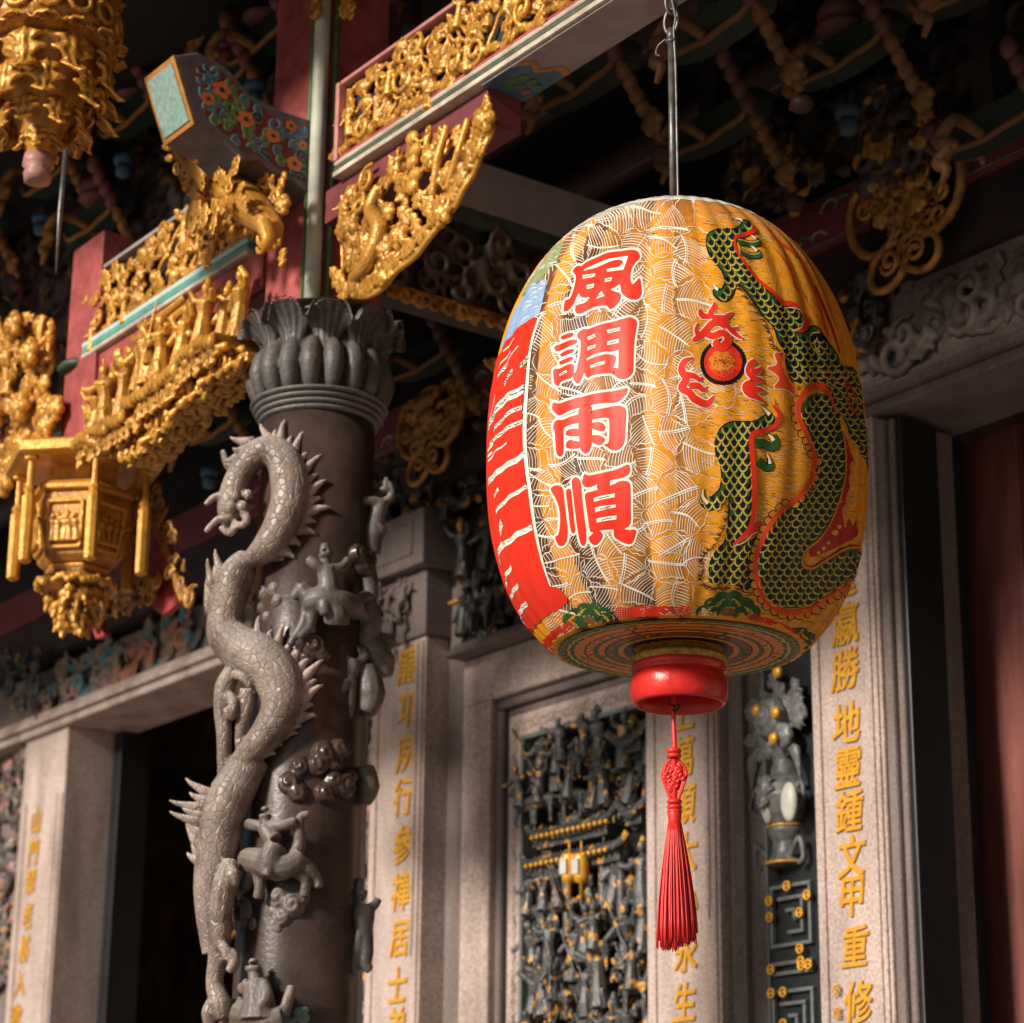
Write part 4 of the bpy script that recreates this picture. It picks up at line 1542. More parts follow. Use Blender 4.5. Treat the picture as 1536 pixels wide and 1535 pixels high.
# rounded jamb mouldings right of the third pilaster + black door post and red leaf
dr = thing('doorway', (-5.6, 6.2, 0), 'dark doorway with black lacquered post and red-brown door leaf at the right edge', 'doorway')
mb = MB()
mb.box(-5.928, -5.885, 6.01, 6.35, 0, 4.66)
mb.box(-5.883, -5.852, 6.03, 6.35, 0, 4.66)
mb.build('stone_jamb', STONE_D, dr, bevel=0.010)
mb = MB()
mb.box(-5.850, -5.825, 6.04, 6.235, 0, 4.66)
mb.build('door_post', BLACKW, dr, bevel=0.006)
mb = MB()
mb.box(-5.2, -3.8, 7.3, 7.36, 0, 4.66)
mb.build('dark_screen', DARKWOOD, dr)
# red leaf proper, standing open inside the doorway
mb = MB()
p0, p1 = on(1, 6.55, 1432, 1300), on(1, 6.55, 1528, 1300)
mb.box(p0.x, p1.x + .12, 6.53, 6.57, 0, 4.70)
mb.build('door_leaf', DOORR, dr, bevel=0.004)

# grey wall strips between the stone members
stripw = thing('stone_wall', (-7.2, 6.1, 0), 'grey granite wall strips between the gold-lettered pilasters', 'wall')
mb = MB()
mb.box(-6.83, -6.62, 6.06, 6.20, 0, 4.30)
mb.box(-6.80, -6.72, 6.03, 6.07, 0, 4.30)
mb.build('right_strip', STONE_D, stripw, bevel=0.005)
mb = MB()
mb.box(-8.79, -8.57, 6.08, 6.20, 0, 4.9)
mb.build('left_strip', STONE_D, stripw, bevel=0.005)

# ---- carved window: stone frame in steps, carved band, dark relief
wf = thing('stone_window', (-7.92, 6.05, 0), 'stepped pink granite window frame around a dark relief with gilded figures', 'window')
FX0, FX1, FZ = -8.60, -7.268, 4.27


def frame(mb, x0, x1, zt, wd, y0, y1, z0=0.0, right=True):
    mb.box(x0, x0 + wd, y0, y1, z0, zt - wd)
    mb.box(x0, x1, y0, y1, zt - wd, zt)
    if right:
        mb.box(x1 - wd, x1, y0, y1, z0, zt - wd)


mb = MB()
frame(mb, FX0, FX1, FZ, 0.215, 6.03, 6.20, right=False)
mb.build('outer_frame', STONE, wf, bevel=0.008)
mb = MB()
frame(mb, FX0 + .217, FX1, FZ - .217, 0.045, 6.06, 6.20, right=False)
frame(mb, FX0 + .264, FX1, FZ - .264, 0.045, 6.09, 6.20, right=False)
mb.build('stepped_moulding', STONE_D, wf, bevel=0.014)
mb = MB()
frame(mb, FX0 + .311, FX1, FZ - .311, 0.100, 6.065, 6.20, right=False)
rng = random.Random(12)
for k in range(150):          # shallow scroll carving on the band
    if k < 50:
        c = V((FX0 + .36 + k * 0.019, 6.064, FZ - .361))
    else:
        c = V((FX0 + .361, 6.064, FZ - .40 - (k - 50) * 0.022))
    mb.tube([c + V((0.016 * cos(t) * (1 - t / 9), 0, 0.030 * sin(t + k) * (1 - t / 9))) for t in [j * 0.8 for j in range(7)]], 0.005, 5)
mb.build('carved_band', STONE, wf, bevel=0.0)
mb = MB()
frame(mb, FX0 + .413, FX1 - .001, FZ - .413, 0.020, 6.05, 6.20, right=True)
mb.build('grey_edge', mat('grey_green_stone', (0.16, 0.19, 0.18), 0.5, 0, (0.10, 0.12, 0.115), 20), wf, bevel=0.003)

# ledge above the window
mb = MB()
mb.box(-8.62, -6.4, 5.93, 6.20, 4.275, 4.30)
mb.box(-8.60, -6.4, 5.96, 6.20, 4.302, 4.33)
led = mb.build('stone_ledge', STONE_D, None, bevel=0.006)
tag(led, 'dark stone ledge under the gilded relief above the carved window', 'ledge')

# capital block of the first pilaster
cb = thing('capital_block', (-9.0, 6.0, 4.42), 'square grey capital block with a sunk panel on top of the lettered pilaster', 'capital')
mb = MB()
mb.box(-9.24, -8.77, 5.93, 6.2, 4.423, 4.74)
mb.build('neck_panel', STONE_D, cb, bevel=0.006)
mb = MB()
mb.box(-9.29, -8.72, 5.87, 6.2, 4.743, 5.02)
mb.build('block', STONE_D, cb, bevel=0.012)
mb = MB()
frame(mb, -9.20, -8.80, 4.97, 0.014, 5.862, 5.872, 4.80)
mb.box(-9.20, -8.80, 5.862, 5.872, 4.80, 4.814)
mb.build('panel_rim', STONE_D, cb, bevel=0.003)

# ---- lintels
ll = thing('door_lintel', (-11.6, 6.0, 4.67), 'long weathered stone lintel with painted carving above the left doorway', 'lintel')
mb = MB()
mb.box(-13.75, -9.55, 5.96, 6.42, 4.672, 4.72)
mb.box(-13.75, -9.55, 5.93, 6.40, 4.722, 4.755)
mb.box(-13.75, -9.55, 5.955, 6.38, 4.757, 4.80)
mb.build('moulding', STONE, ll, bevel=0.010)
mb = MB()
mb.box(-13.75, -9.55, 6.04, 6.38, 4.802, 5.10)
mb.build('backing', STONE_D, ll)
rl = thing('door_lintel', (-5.2, 6.0, 4.68), 'shadowed grey stone lintel carved with scrolls above the right doorway', 'lintel')
mb = MB()
mb.box(-6.0, -3.4, 5.99, 6.42, 4.682, 4.725)
mb.box(-6.0, -3.4, 5.95, 6.40, 4.727, 4.765)
mb.box(-6.0, -3.4, 5.97, 6.40, 4.767, 4.80)
mb.build('moulding', STONE_D, rl, bevel=0.010)
mb = MB()
mb.prism([(-6.0, 4.802), (-3.4, 4.802), (-3.4, 5.14), (-5.72, 5.14), (-5.86, 5.05)], lambda u, v, d: V((u, d, v)), 5.985, 6.4)
mb.build('carved_block', STONE_D, rl, bevel=0.01)

# ---- left doorway reveal beyond the jamb
ld = thing('doorway', (-11.3, 6.4, 0), 'deep dark doorway behind the dragon column', 'doorway')
mb = MB()
mb.box(-12.598, -12.50, 6.30, 6.50, 0, 4.66)
mb.build('door_frame', BLACKW, ld, bevel=0.006)
mb = MB()
mb.box(-12.4, -9.8, 6.9, 6.96, 3.28, 3.36)
mb.box(-12.4, -9.8, 6.9, 6.96, 2.0, 2.06)
mb.build('rail', DARKWOOD, ld)
mb = MB()
rng = random.Random(31)
for k in range(26):
    x, z = rng.uniform(-12.3, -10.2), rng.uniform(3.4, 4.5)
    mb.tube(smooth_path([(x, 6.92, z), (x + rng.uniform(-.15, .15), 6.90, z + .08), (x + rng.uniform(-.2, .2), 6.92, z + rng.uniform(-.1, .15))], 5), 0.012, 6)
mb.ell((-11.95, 6.9, 3.62), (.10, .03, .12))
mb.build('carved_screen', mat('shadow_ochre', (0.50, 0.22, 0.06), .6, 0, (0.03, 0.015, 0.006), 6), ld, smooth=True)
# ================================================================== carved and gilded woodwork


def facing(Y):
    return lambda u, v, d: V((u, Y - d, v))


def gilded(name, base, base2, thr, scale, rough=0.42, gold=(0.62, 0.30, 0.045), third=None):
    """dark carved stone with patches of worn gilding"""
    m = mat(name, base, rough, 0, base2, 24, 0.25, 90, crease_shade=tuple(c * .12 for c in base), crease_lev=(0.44, 0.53))
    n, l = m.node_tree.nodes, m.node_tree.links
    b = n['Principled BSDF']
    crease_mix = b.inputs['Base Color'].links[0].from_node
    src = crease_mix.inputs['B'].links[0].from_socket
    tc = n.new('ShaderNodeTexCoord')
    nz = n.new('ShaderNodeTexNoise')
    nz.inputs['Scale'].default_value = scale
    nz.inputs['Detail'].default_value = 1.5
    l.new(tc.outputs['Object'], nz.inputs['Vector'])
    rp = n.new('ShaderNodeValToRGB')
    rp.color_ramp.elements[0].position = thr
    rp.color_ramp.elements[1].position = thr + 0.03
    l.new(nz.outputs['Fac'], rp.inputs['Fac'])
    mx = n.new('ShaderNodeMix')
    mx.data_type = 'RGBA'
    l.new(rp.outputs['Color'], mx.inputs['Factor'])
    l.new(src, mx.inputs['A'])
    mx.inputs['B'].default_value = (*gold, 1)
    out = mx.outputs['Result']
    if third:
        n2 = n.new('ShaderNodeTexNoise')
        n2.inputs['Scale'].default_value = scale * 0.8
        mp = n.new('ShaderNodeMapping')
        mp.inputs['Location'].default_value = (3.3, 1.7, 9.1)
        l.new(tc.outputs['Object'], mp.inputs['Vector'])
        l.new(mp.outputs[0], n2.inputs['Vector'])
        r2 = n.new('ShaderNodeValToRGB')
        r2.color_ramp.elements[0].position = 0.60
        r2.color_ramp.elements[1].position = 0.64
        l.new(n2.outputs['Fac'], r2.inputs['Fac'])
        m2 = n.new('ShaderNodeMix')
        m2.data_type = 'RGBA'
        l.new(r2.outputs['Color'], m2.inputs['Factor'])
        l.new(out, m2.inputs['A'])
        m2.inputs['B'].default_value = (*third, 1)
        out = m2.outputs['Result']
    l.new(out, crease_mix.inputs['B'])
    return m


REL_G = gilded('gilded_black_stone', (0.125, 0.123, 0.122), (0.045, 0.045, 0.047), 0.60, 19)
REL_D = gilded('dim_gilded_stone', (0.050, 0.045, 0.042), (0.024, 0.021, 0.020), 0.60, 11, gold=(0.40, 0.18, 0.03))
REL_P = gilded('painted_relief', (0.16, 0.13, 0.11), (0.08, 0.065, 0.055), 0.64, 14, gold=(0.46, 0.22, 0.06), third=(0.42, 0.17, 0.17))
REL_T = gilded('faded_colour_relief', (0.34, 0.25, 0.19), (0.20, 0.14, 0.11), 0.57, 7, 0.7, gold=(0.09, 0.24, 0.27), third=(0.44, 0.14, 0.09))
CARVED = mat('shadow_stone', (0.20, 0.155, 0.135), 0.7, 0, (0.10, 0.078, 0.07), 12, 0.4, 60, crease_shade=(.03, .022, .02))


def leaf(mb, pl, u, v, a, L, d, rng, curl=0.4):
    c = pl(u, v, d)
    e = .01
    eu, ev, ed = (pl(u + e, v, d) - c) / e, (pl(u, v + e, d) - c) / e, (pl(u, v, d + e) - c) / e
    dn = eu * cos(a) + ev * sin(a)
    tg = eu * -sin(a) + ev * cos(a)
    k = dn.length
    acanthus(mb, c, dn / k, (ed.normalized() + tg / k * rng.uniform(-.4, .4)).normalized(), tg / k, L * k * 1.15, L * k * rng.uniform(.30, .42), rng.uniform(.2, .6), 3, max(.010, .10 * L * k), 12, 8)


def acanthus(mb, c, dn, out, tg, L, W, curl=.35, lobes=4, th=.012, nv=22, nu=12):
    """hanging lobed leaf: closed sheet from c along dn, curling towards out"""
    top, bot = [], []
    for i in range(nv + 1):
        v = i / nv
        wv = W * (sin(pi * min(1, .12 + v * .86)) ** .7) * (1 + .32 * cos(v * lobes * 2 * pi + pi)) * (1 if v < .9 else 1 - .55 * ((v - .9) / .1) ** 2)
        for j in range(nu + 1):
            u = j / nu * 2 - 1
            lift = .10 * L * sin(v * pi) + curl * L * max(0, v - .55) ** 2 * 2.2 - .35 * W * u * u + .16 * W * abs(cos(u * 3.0 * pi / 2)) + .10 * W * cos(v * lobes * 2 * pi + pi) * abs(u)
            p = c + dn * (L * (v - .10 * u * u * sin(v * pi) - .12 * max(0, v - .8))) + tg * (wv * u) + out * lift
            top.append(p)
            bot.append(p - out * th)
    m_ = nu + 1
    N_ = len(top)
    fs = []
    for i in range(nv):
        for j in range(nu):
            a_, b_ = i * m_ + j, i * m_ + j + 1
            fs += [(a_, b_, b_ + m_, a_ + m_), (N_ + a_, N_ + a_ + m_, N_ + b_ + m_, N_ + b_)]
    for j in range(nu):
        fs += [(j, N_ + j, N_ + j + 1, j + 1), (nv * m_ + j, nv * m_ + j + 1, N_ + nv * m_ + j + 1, N_ + nv * m_ + j)]
    for i in range(nv):
        fs += [(i * m_, (i + 1) * m_, N_ + (i + 1) * m_, N_ + i * m_), (i * m_ + nu, N_ + i * m_ + nu, N_ + (i + 1) * m_ + nu, (i + 1) * m_ + nu)]
    mb.add(top + bot, fs)


def scroll(mb, pl, u, v, r, d, rng, w=None, turns=1.4, a0=None, sg=None):
    a0 = rng.uniform(0, 2 * pi) if a0 is None else a0
    sg = rng.choice((-1, 1)) if sg is None else sg
    pts = []
    n = 14
    for i in range(n + 1):
        t = i / n
        rr = r * (1 - t * .82)
        an = a0 + sg * t * turns * 2 * pi
        pts.append(pl(u + rr * cos(an), v + rr * sin(an), d + .25 * r * sin(t * pi)))
    w = w or r * .2
    mb.tube(pts, [w * .8, w, w * 1.1, w * 1.4], 6)


def flower(mb, pl, u, v, r, d, rng, n=6):
    a0 = rng.uniform(0, 1)
    for k in range(n):
        an = a0 + 2 * pi * k / n
        mb.ell(pl(u + cos(an) * r * .62, v + sin(an) * r * .62, d), r * .40, None, 6, 5)
    for k in range(n):
        an = a0 + .5 + 2 * pi * k / n
        mb.ell(pl(u + cos(an) * r * .32, v + sin(an) * r * .32, d + r * .28), r * .27, None, 6, 5)
    mb.ell(pl(u, v, d + r * .42), r * .24, None, 6, 5)


def figure(mb, pl, u, v, d, H, rng, arms=True, spear=0.0, lean=None):
    lean = rng.uniform(-.16, .16) * H if lean is None else lean
    tw = rng.uniform(-.04, .04) * H
    mb.tube([pl(u, v, d), pl(u + lean * .3, v + .22 * H, d + tw), pl(u + lean * .6, v + .46 * H, d + tw), pl(u + lean * .9, v + .64 * H, d), pl(u + lean, v + .74 * H, d)],
            [.17 * H, .135 * H, .10 * H, .135 * H, .05 * H], 8)
    hu, hv = u + lean * 1.1, v + .83 * H
    mb.ell(pl(hu, hv, d + .02 * H), (.072 * H, .075 * H, .09 * H), None, 8, 6)
    k = rng.random()
    if k < .4:
        mb.tube([pl(hu, hv + .05 * H, d), pl(hu, hv + .17 * H, d)], [.075 * H, .03 * H], 6)
    elif k < .7:
        mb.ell(pl(hu, hv + .1 * H, d), (.05 * H, .05 * H, .06 * H), None, 6, 5)
        mb.tube([pl(hu - .11 * H, hv + .07 * H, d), pl(hu + .11 * H, hv + .07 * H, d)], .02 * H, 5)
    if arms:
        for s_ in (-1, 1):
            a = rng.uniform(-1.2, .9)
            su, sv = u + lean + s_ * .115 * H, v + .66 * H
            eu, ev = su + s_ * .15 * H * cos(a), sv + .15 * H * sin(a) - .03 * H
            b2 = a + rng.uniform(-.4, 1.3)
            mb.tube([pl(su, sv, d), pl(eu, ev, d + .06 * H), pl(eu + s_ * .13 * H * cos(b2), ev + .14 * H * sin(b2), d + .13 * H)], [.058 * H, .06 * H, .045 * H], 6)
    # legs / skirt hem
    mb.tube([pl(u - .09 * H, v - .02 * H, d + .03 * H), pl(u - .05 * H, v + .25 * H, d + .05 * H)], [.075 * H, .06 * H], 6)
    mb.tube([pl(u + .10 * H, v - .02 * H, d + .02 * H), pl(u + .06 * H, v + .25 * H, d + .05 * H)], [.075 * H, .06 * H], 6)
    if spear > 0 and rng.random() < spear:
        a = rng.uniform(.8, 2.3)
        c = (u + rng.uniform(-.12, .12) * H, v + .5 * H)
        mb.tube([pl(c[0] - cos(a) * .5 * H, c[1] - sin(a) * .5 * H, d + .14 * H), pl(c[0] + cos(a) * .6 * H, c[1] + sin(a) * .6 * H, d + .12 * H)], .022 * H, 5)


def horse(mb, pl, u, v, d, H, rng, sg=1):
    f = lambda x, y, z=0: pl(u + sg * x * H, v + y * H, d + z * H)
    mb.tube([f(-.42, .55), f(-.25, .60), f(0, .55), f(.25, .58), f(.36, .62)], [.12 * H, .17 * H, .15 * H, .17 * H, .12 * H], 8)
    mb.tube([f(.30, .62), f(.42, .85), f(.46, 1.0)], [.13 * H, .09 * H, .07 * H], 7)
    mb.tube([f(.42, 1.02), f(.55, .98), f(.68, .86)], [.08 * H, .075 * H, .05 * H], 7)
    for x, k in ((-.36, .1), (-.28, -.12), (.24, .2), (.32, -.05)):
        mb.tube([f(x, .5, .05), f(x + k * .6, .28, .06), f(x + k * .2, .02, .05)], [.085 * H, .05 * H, .035 * H], 6)
    mb.tube([f(-.44, .6), f(-.6, .62), f(-.66, .4)], [.04 * H, .05 * H, .02 * H], 6)


def in_poly_pts(poly, n, rng, mind):
    x0, x1 = min(p[0] for p in poly), max(p[0] for p in poly)
    y0, y1 = min(p[1] for p in poly), max(p[1] for p in poly)
    out = []
    tries = 0
    while len(out) < n and tries < n * 60:
        tries += 1
        p = (rng.uniform(x0, x1), rng.uniform(y0, y1))
        if inside(p, poly) and all(hypot(p[0] - q[0], p[1] - q[1]) > mind for q in out):
            out.append(p)
    return out


def ornament(mb, pl, poly, n, size, seed, d=0.02, mix=(.35, .35, .18, .12), mind=0.6, fig=0.13):
    rng = random.Random(seed)
    for (u, v) in in_poly_pts(poly, n, rng, size * mind):
        k = rng.random()
        s_ = size * rng.uniform(.75, 1.2)
        dd = d + rng.uniform(-.3, .6) * size * .4
        if k < mix[0]:
            leaf(mb, pl, u - s_ * .4, v, rng.uniform(0, 2 * pi), s_, dd, rng)
        elif k < mix[0] + mix[1]:
            scroll(mb, pl, u, v, s_ * .75, dd, rng, s_ * .15)
        elif k < mix[0] + mix[1] + mix[2]:
            flower(mb, pl, u, v, s_ * .62, dd, rng)
        else:
            figure(mb, pl, u, v - fig * .5, dd, fig * rng.uniform(.8, 1.15), rng)


def vine(mb, pl, pts, w, d, n=6):
    mb.tube([pl(p[0], p[1], d + 0.3 * w * sin(i * .9)) for i, p in enumerate(smooth_path(pts, n))], w, 6)


def profile_x(mb, prof, x0, x1, mi=0):
    """closed (y, z) profile swept along x"""
    mb.prism(prof, lambda u, v, d: V((d, u, v)), x0, x1, mi)


# ------------------------------------------------------------------ right eave beam
eb = thing('eave_beam', (-4.75, 3.94, 5.168), 'long red eave beam with a gilded openwork panel and white-green moulding, above the lantern', 'beam')
mb = MB()
mb.box(-6.30, -2.9, 3.90, 4.03, 5.172, 5.53)
mb.build('core', DRED, eb, bevel=0.004)
mb = MB()
mb.box(-6.285, -2.9, 3.885, 3.897, 5.25, 5.515)
mb.build('dark_backing', DBLUE, eb)
mb = MB()
profile_x(mb, [(3.846, 5.172), (3.846, 5.190), (3.853, 5.193), (3.90, 5.193), (3.90, 5.172)], -6.315, -2.9)
mb.build('white_moulding', CREAM, eb, bevel=0.003)
mb = MB()
profile_x(mb, [(3.853, 5.195), (3.849, 5.203), (3.853, 5.212), (3.90, 5.212), (3.90, 5.195)], -6.314, -2.9)
mb.build('green_moulding', mat('olive_paint', (0.12, 0.14, 0.09), 0.5, 0, (0.07, 0.085, 0.055), 20), eb, bevel=0.002)
mb = MB()
profile_x(mb, [(3.852, 5.214), (3.848, 5.222), (3.852, 5.231), (3.90, 5.231), (3.90, 5.214)], -6.313, -2.9)
mb.build('pale_moulding', CREAM, eb, bevel=0.002)
mb = MB()
profile_x(mb, [(3.862, 5.233), (3.862, 5.252), (3.90, 5.252), (3.90, 5.233)], -6.312, -2.9)
mb.build('red_fillet', RED, eb, bevel=0.002)
mb = MB()
mb.box(-6.318, -6.296, 3.848, 3.905, 5.233, 5.53)
mb.box(-6.294, -2.9, 3.852, 3.90, 5.518, 5.533)
mb.build('panel_frame', PINK, eb, bevel=0.003)
mb = MB()
pl = facing(3.882)
poly = [(-6.27, 5.268), (-4.35, 5.268), (-4.35, 5.505), (-6.27, 5.505)]
ornament(mb, pl, poly, 150, 0.060, 41, d=0.012, mix=(.54, .12, .18, .16), mind=.62, fig=.15)
for k in range(12):
    x0 = -6.27 + k * .165
    vine(mb, pl, [(x0, 5.28), (x0 + .05, 5.36), (x0 + .11, 5.42), (x0 + .08, 5.49), (x0 + .02, 5.46), (x0 + .05, 5.40)], .0085, .014)
    vine(mb, pl, [(x0 + .08, 5.27), (x0 + .14, 5.33), (x0 + .10, 5.39), (x0 + .16, 5.48), (x0 + .22, 5.44)], .0085, .010)
for k in range(60):
    x0 = -6.27 + k * .033
    mb.ell(pl(x0, 5.272 + .012 * sin(k * 1.3), .012), (.028, .018, .018), None, 6, 5)
mb.tube([pl(-6.272, 5.50, .006), pl(-6.272, 5.27, .006)], .010, 6)
sculpt(mb, 'gilt_panel', GOLD, eb, 0.0045, 1)
mb = MB()
mb.box(-5.46, -2.9, 3.86, 4.032, 5.1645, 5.1700)
mb.build('soffit', SOFFIT, eb)
# painted end of the soffit
mb = MB()
zz_ = 5.1630


def so_poly(mb, pts, off, mi):
    mb.prism(pts, lambda u, v, d: V((u, v, d)), zz_ - off - 0.0006, zz_ - off, mi)


so_poly(mb, [(-5.46, 3.862), (-5.27, 3.862), (-5.24, 3.90), (-5.28, 3.94), (-5.22, 3.98), (-5.25, 4.03), (-5.46, 4.03)], 0, 0)
so_poly(mb, [(-5.30, 3.862), (-5.262, 3.862), (-5.222, 3.90), (-5.262, 3.94), (-5.20, 3.985), (-5.22, 4.03), (-5.25, 4.03), (-5.235, 3.985), (-5.292, 3.94), (-5.252, 3.90)], .0008, 1)
for q, (x, y, r) in enumerate([(-5.42, 3.93, .022), (-5.39, 3.96, .02), (-5.37, 3.92, .024), (-5.34, 3.97, .022), (-5.33, 3.93, .02), (-5.40, 3.99, .018), (-5.355, 4.0, .018)]):
    so_poly(mb, [(x + r * cos(t), y + r * .8 * sin(t)) for t in [k * pi / 6 for k in range(12)]], .001 + q * .0007, 2 if q != 5 else 3)
mb.build('painted_soffit_end', [BLUE, OCHRE, MGREEN, RED], eb)
mb = MB()
mb.box(-6.42, -5.462, 3.885, 4.02, 5.045, 5.1705)
mb.build('red_board', DRED, eb, bevel=0.004)

# gilded bracket in the corner under that beam
br = thing('carved_bracket', (-5.9, 3.95, 4.75), 'gilded openwork corner bracket of flowers and birds, right of the red post', 'bracket')
bp = [on(1, 3.88, px, py) for px, py in [(514, 303), (560, 262), (640, 212), (715, 170), (742, 172), (738, 205), (714, 260), (690, 303), (640, 370), (600, 408), (560, 445), (522, 441), (514, 400)]]
bpoly = [(p.x, p.z) for p in bp]
mb = MB()
pl = facing(3.90)
ornament(mb, pl, [(p[0] * .97 + .03 * -5.95, p[1] * .96 + .04 * 4.95) for p in bpoly], 64, 0.076, 7, d=0.03, mix=(.52, .08, .32, .08), mind=.55)
rim_ = [bpoly[i] for i in (4, 5, 6, 7, 8, 9, 10, 11)]
vine(mb, pl, rim_, .012, .03)
vine(mb, pl, [(p[0] - .03, p[1] + .018) for p in rim_[:-1]], .007, .045)
rimp = smooth_path(rim_, 7)
for i, p in enumerate(rimp):
    leaf(mb, pl, p[0] - .012, p[1] + .008, 2.2 + random.Random(i).uniform(-1, 1), .055, .045, random.Random(i))
vine(mb, pl, [bpoly[0], bpoly[12], bpoly[11]], .010, .02)
# bird / fish bodies and bamboo ribs
q = lambda px, py, d=0: (on(1, 3.90, px, py).x, on(1, 3.90, px, py).z)
for a_, b_, c_ in (((690, 290), (712, 235), (722, 185)), ((668, 300), (680, 245), (690, 195))):
    mb.tube([pl(*q(*a_), .05), pl(*q(*b_), .06), pl(*q(*c_), .05)], [.012, .016, .012], 8)
for k in range(5):
    mb.ell(pl(*q(640 + (k % 2) * 5, 215 + k * 18), .055), (.034, .02, .026), None, 8, 6)
mb.tube(smooth_path([tuple(pl(*q(548, 425), .05)), tuple(pl(*q(575, 400), .06)), tuple(pl(*q(590, 350), .05)), tuple(pl(*q(575, 320), .05)), tuple(pl(*q(585, 285), .04))], 6), [.02, .030, .034, .026, .02], 12)
for k in range(34):
    r5 = random.Random(k + 300)
    leaf(mb, pl, q(r5.uniform(530, 620), 0)[0], q(0, r5.uniform(290, 430))[1], r5.uniform(0, 6.28), .065, .055, r5)
sculpt(mb, 'carving', GOLD, br, 0.0048, 1)

# ------------------------------------------------------------------ red post over the dragon column
post = thing('red_post', (-6.64, 4.0, 4.80), 'dusty red square post with a pale corner moulding, standing on the lotus capital', 'post')
mb = MB()
mb.box(-6.80, -6.47, 3.88, 4.16, 4.72, 6.60)
mb.build('shaft', RED, post, bevel=0.006)
mb = MB()
mb.tube([(-6.462, 3.872, 4.74), (-6.462, 3.872, 6.6)], 0.028, 16)
mb.build('corner_moulding', mat('pale_green_moulding', (0.62, 0.62, 0.52), 0.5, 0, (0.42, 0.43, 0.35), 10), post, smooth=True)
mb = MB()
mb.tube([(-6.515, 3.868, 4.74), (-6.515, 3.868, 6.6)], 0.010, 8)
mb.tube([(-6.448, 3.924, 4.74), (-6.448, 3.924, 6.6)], 0.010, 8)
mb.build('green_line', MGREEN, post, smooth=True)
mb = MB()
pl = facing(3.84)
vine(mb, pl, [(-6.45, 6.02), (-6.475, 5.97), (-6.44, 5.93), (-6.47, 5.89), (-6.44, 5.86)], .016, 0.0)
scroll(mb, pl, -6.455, 5.87, .03, .0, random.Random(3), .012)
ob = sculpt(mb, 'hanging_scroll', GOLD2, post, 0.006, 1)

# ------------------------------------------------------------------ painted bracket arm running out to the hanging flower
arm = thing('painted_bracket', (-6.6, 3.6, 5.4), 'teal-ended painted bracket arm with orange and blue scrolls, left of the red post', 'bracket')
prof = [(3.318, 5.545), (3.40, 5.585), (3.52, 5.565), (3.62, 5.49), (3.72, 5.47), (3.875, 5.47), (3.875, 5.185), (3.80, 5.215), (3.72, 5.225), (3.66, 5.255), (3.60, 5.235), (3.52, 5.285), (3.41, 5.315)]
mb = MB()
mb.prism(prof, lambda u, v, d: V((d, u, v)), -6.71, -6.50)
mb.build('arm', mat('slate_paint', (0.13, 0.11, 0.12), 0.5, 0, (0.08, 0.06, 0.07), 20), arm, bevel=0.006)
mb = MB()
e0, e1 = V((0, 3.318, 5.545)), V((0, 3.41, 5.315))
ev = (e1 - e0).normalized()
en = V((0, -ev.z, ev.y)) * -1
if en.y > 0:
    en = -en
c0 = (e0 + e1) / 2 + V((-6.605, 0, 0))
mb.obox(c0 + en * .004, V((.105, 0, 0)), ev * .124, en * .003, 0)
mb.obox(c0 + en * .0085, V((.086, 0, 0)), ev * .104, en * .003, 1)
mb.build('end_panel', [OCHRE, mat('mint_panel', (0.32, 0.46, 0.40), 0.5, 0, (0.16, 0.27, 0.24), 60, 0, detail=6)], arm)
mb = MB()
rng = random.Random(17)


def sp_poly(mb, pts, off, mi):
    mb.prism(pts, lambda u, v, d: V((d, u, v)), -6.499 + off, -6.4984 + off, mi)


inner = [(3.39, 5.53), (3.46, 5.55), (3.53, 5.53), (3.62, 5.46), (3.72, 5.44), (3.85, 5.43), (3.85, 5.23), (3.72, 5.255), (3.65, 5.29), (3.59, 5.275), (3.52, 5.32), (3.45, 5.35)]
sp_poly(mb, inner, 0, 0)
SAGE = mat('sage_line', (0.26, 0.34, 0.24), .5, 0, (0.20, 0.27, 0.18), 20)
lay = 0.0010
flat_x = (V((1, 0, 0)), .12)
for k, (u, v) in enumerate(in_poly_pts(inner, 44, rng, .030)):
    r = rng.uniform(.016, .032)
    c = rng.choice((2, 2, 3, 3, 4))
    sg, a0 = rng.choice((-1, 1)), rng.uniform(0, 6.28)
    pts = []
    for i in range(15):
        t = i / 14
        rr = r * (1 - .75 * t)
        pts.append(V((-6.4985 + lay, u + rr * cos(a0 + sg * t * 6), v + rr * sin(a0 + sg * t * 6))))
    pts = [p for p in pts if inside((p.y, p.z), inner)]
    if len(pts) > 3:
        mb.tube(pts, .0105, 6, mi=5, flat=flat_x)
        mb.tube([p + V((.0014, 0, 0)) for p in pts], .0072, 6, mi=c, flat=flat_x)
    lay += .00003
for (u, v, r) in ((3.50, 5.47, .034), (3.60, 5.39, .032), (3.71, 5.36, .028), (3.78, 5.42, .022), (3.80, 5.28, .030), (3.45, 5.42, .026), (3.83, 5.36, .018)):
    for j in range(5):
        an = j * 1.257 + u * 9
        cu, cv = u + r * .55 * cos(an), v + r * .55 * sin(an)
        q_ = [(cu + r * .5 * cos(t) * (1 + .3 * (i % 2)), cv + r * .42 * sin(t)) for i, t in enumerate([w_ * pi / 5 for w_ in range(10)])]
        sp_poly(mb, q_, .0042 + j * .0001, 1)
    sp_poly(mb, [(u + r * .3 * cos(t), v + r * .3 * sin(t)) for t in [w_ * pi / 4 for w_ in range(8)]], .0055, 4)
mb.build('painted_scrolls', [DRED, ORANGE, MGREEN, BLUE, DBLUE, SAGE], arm)

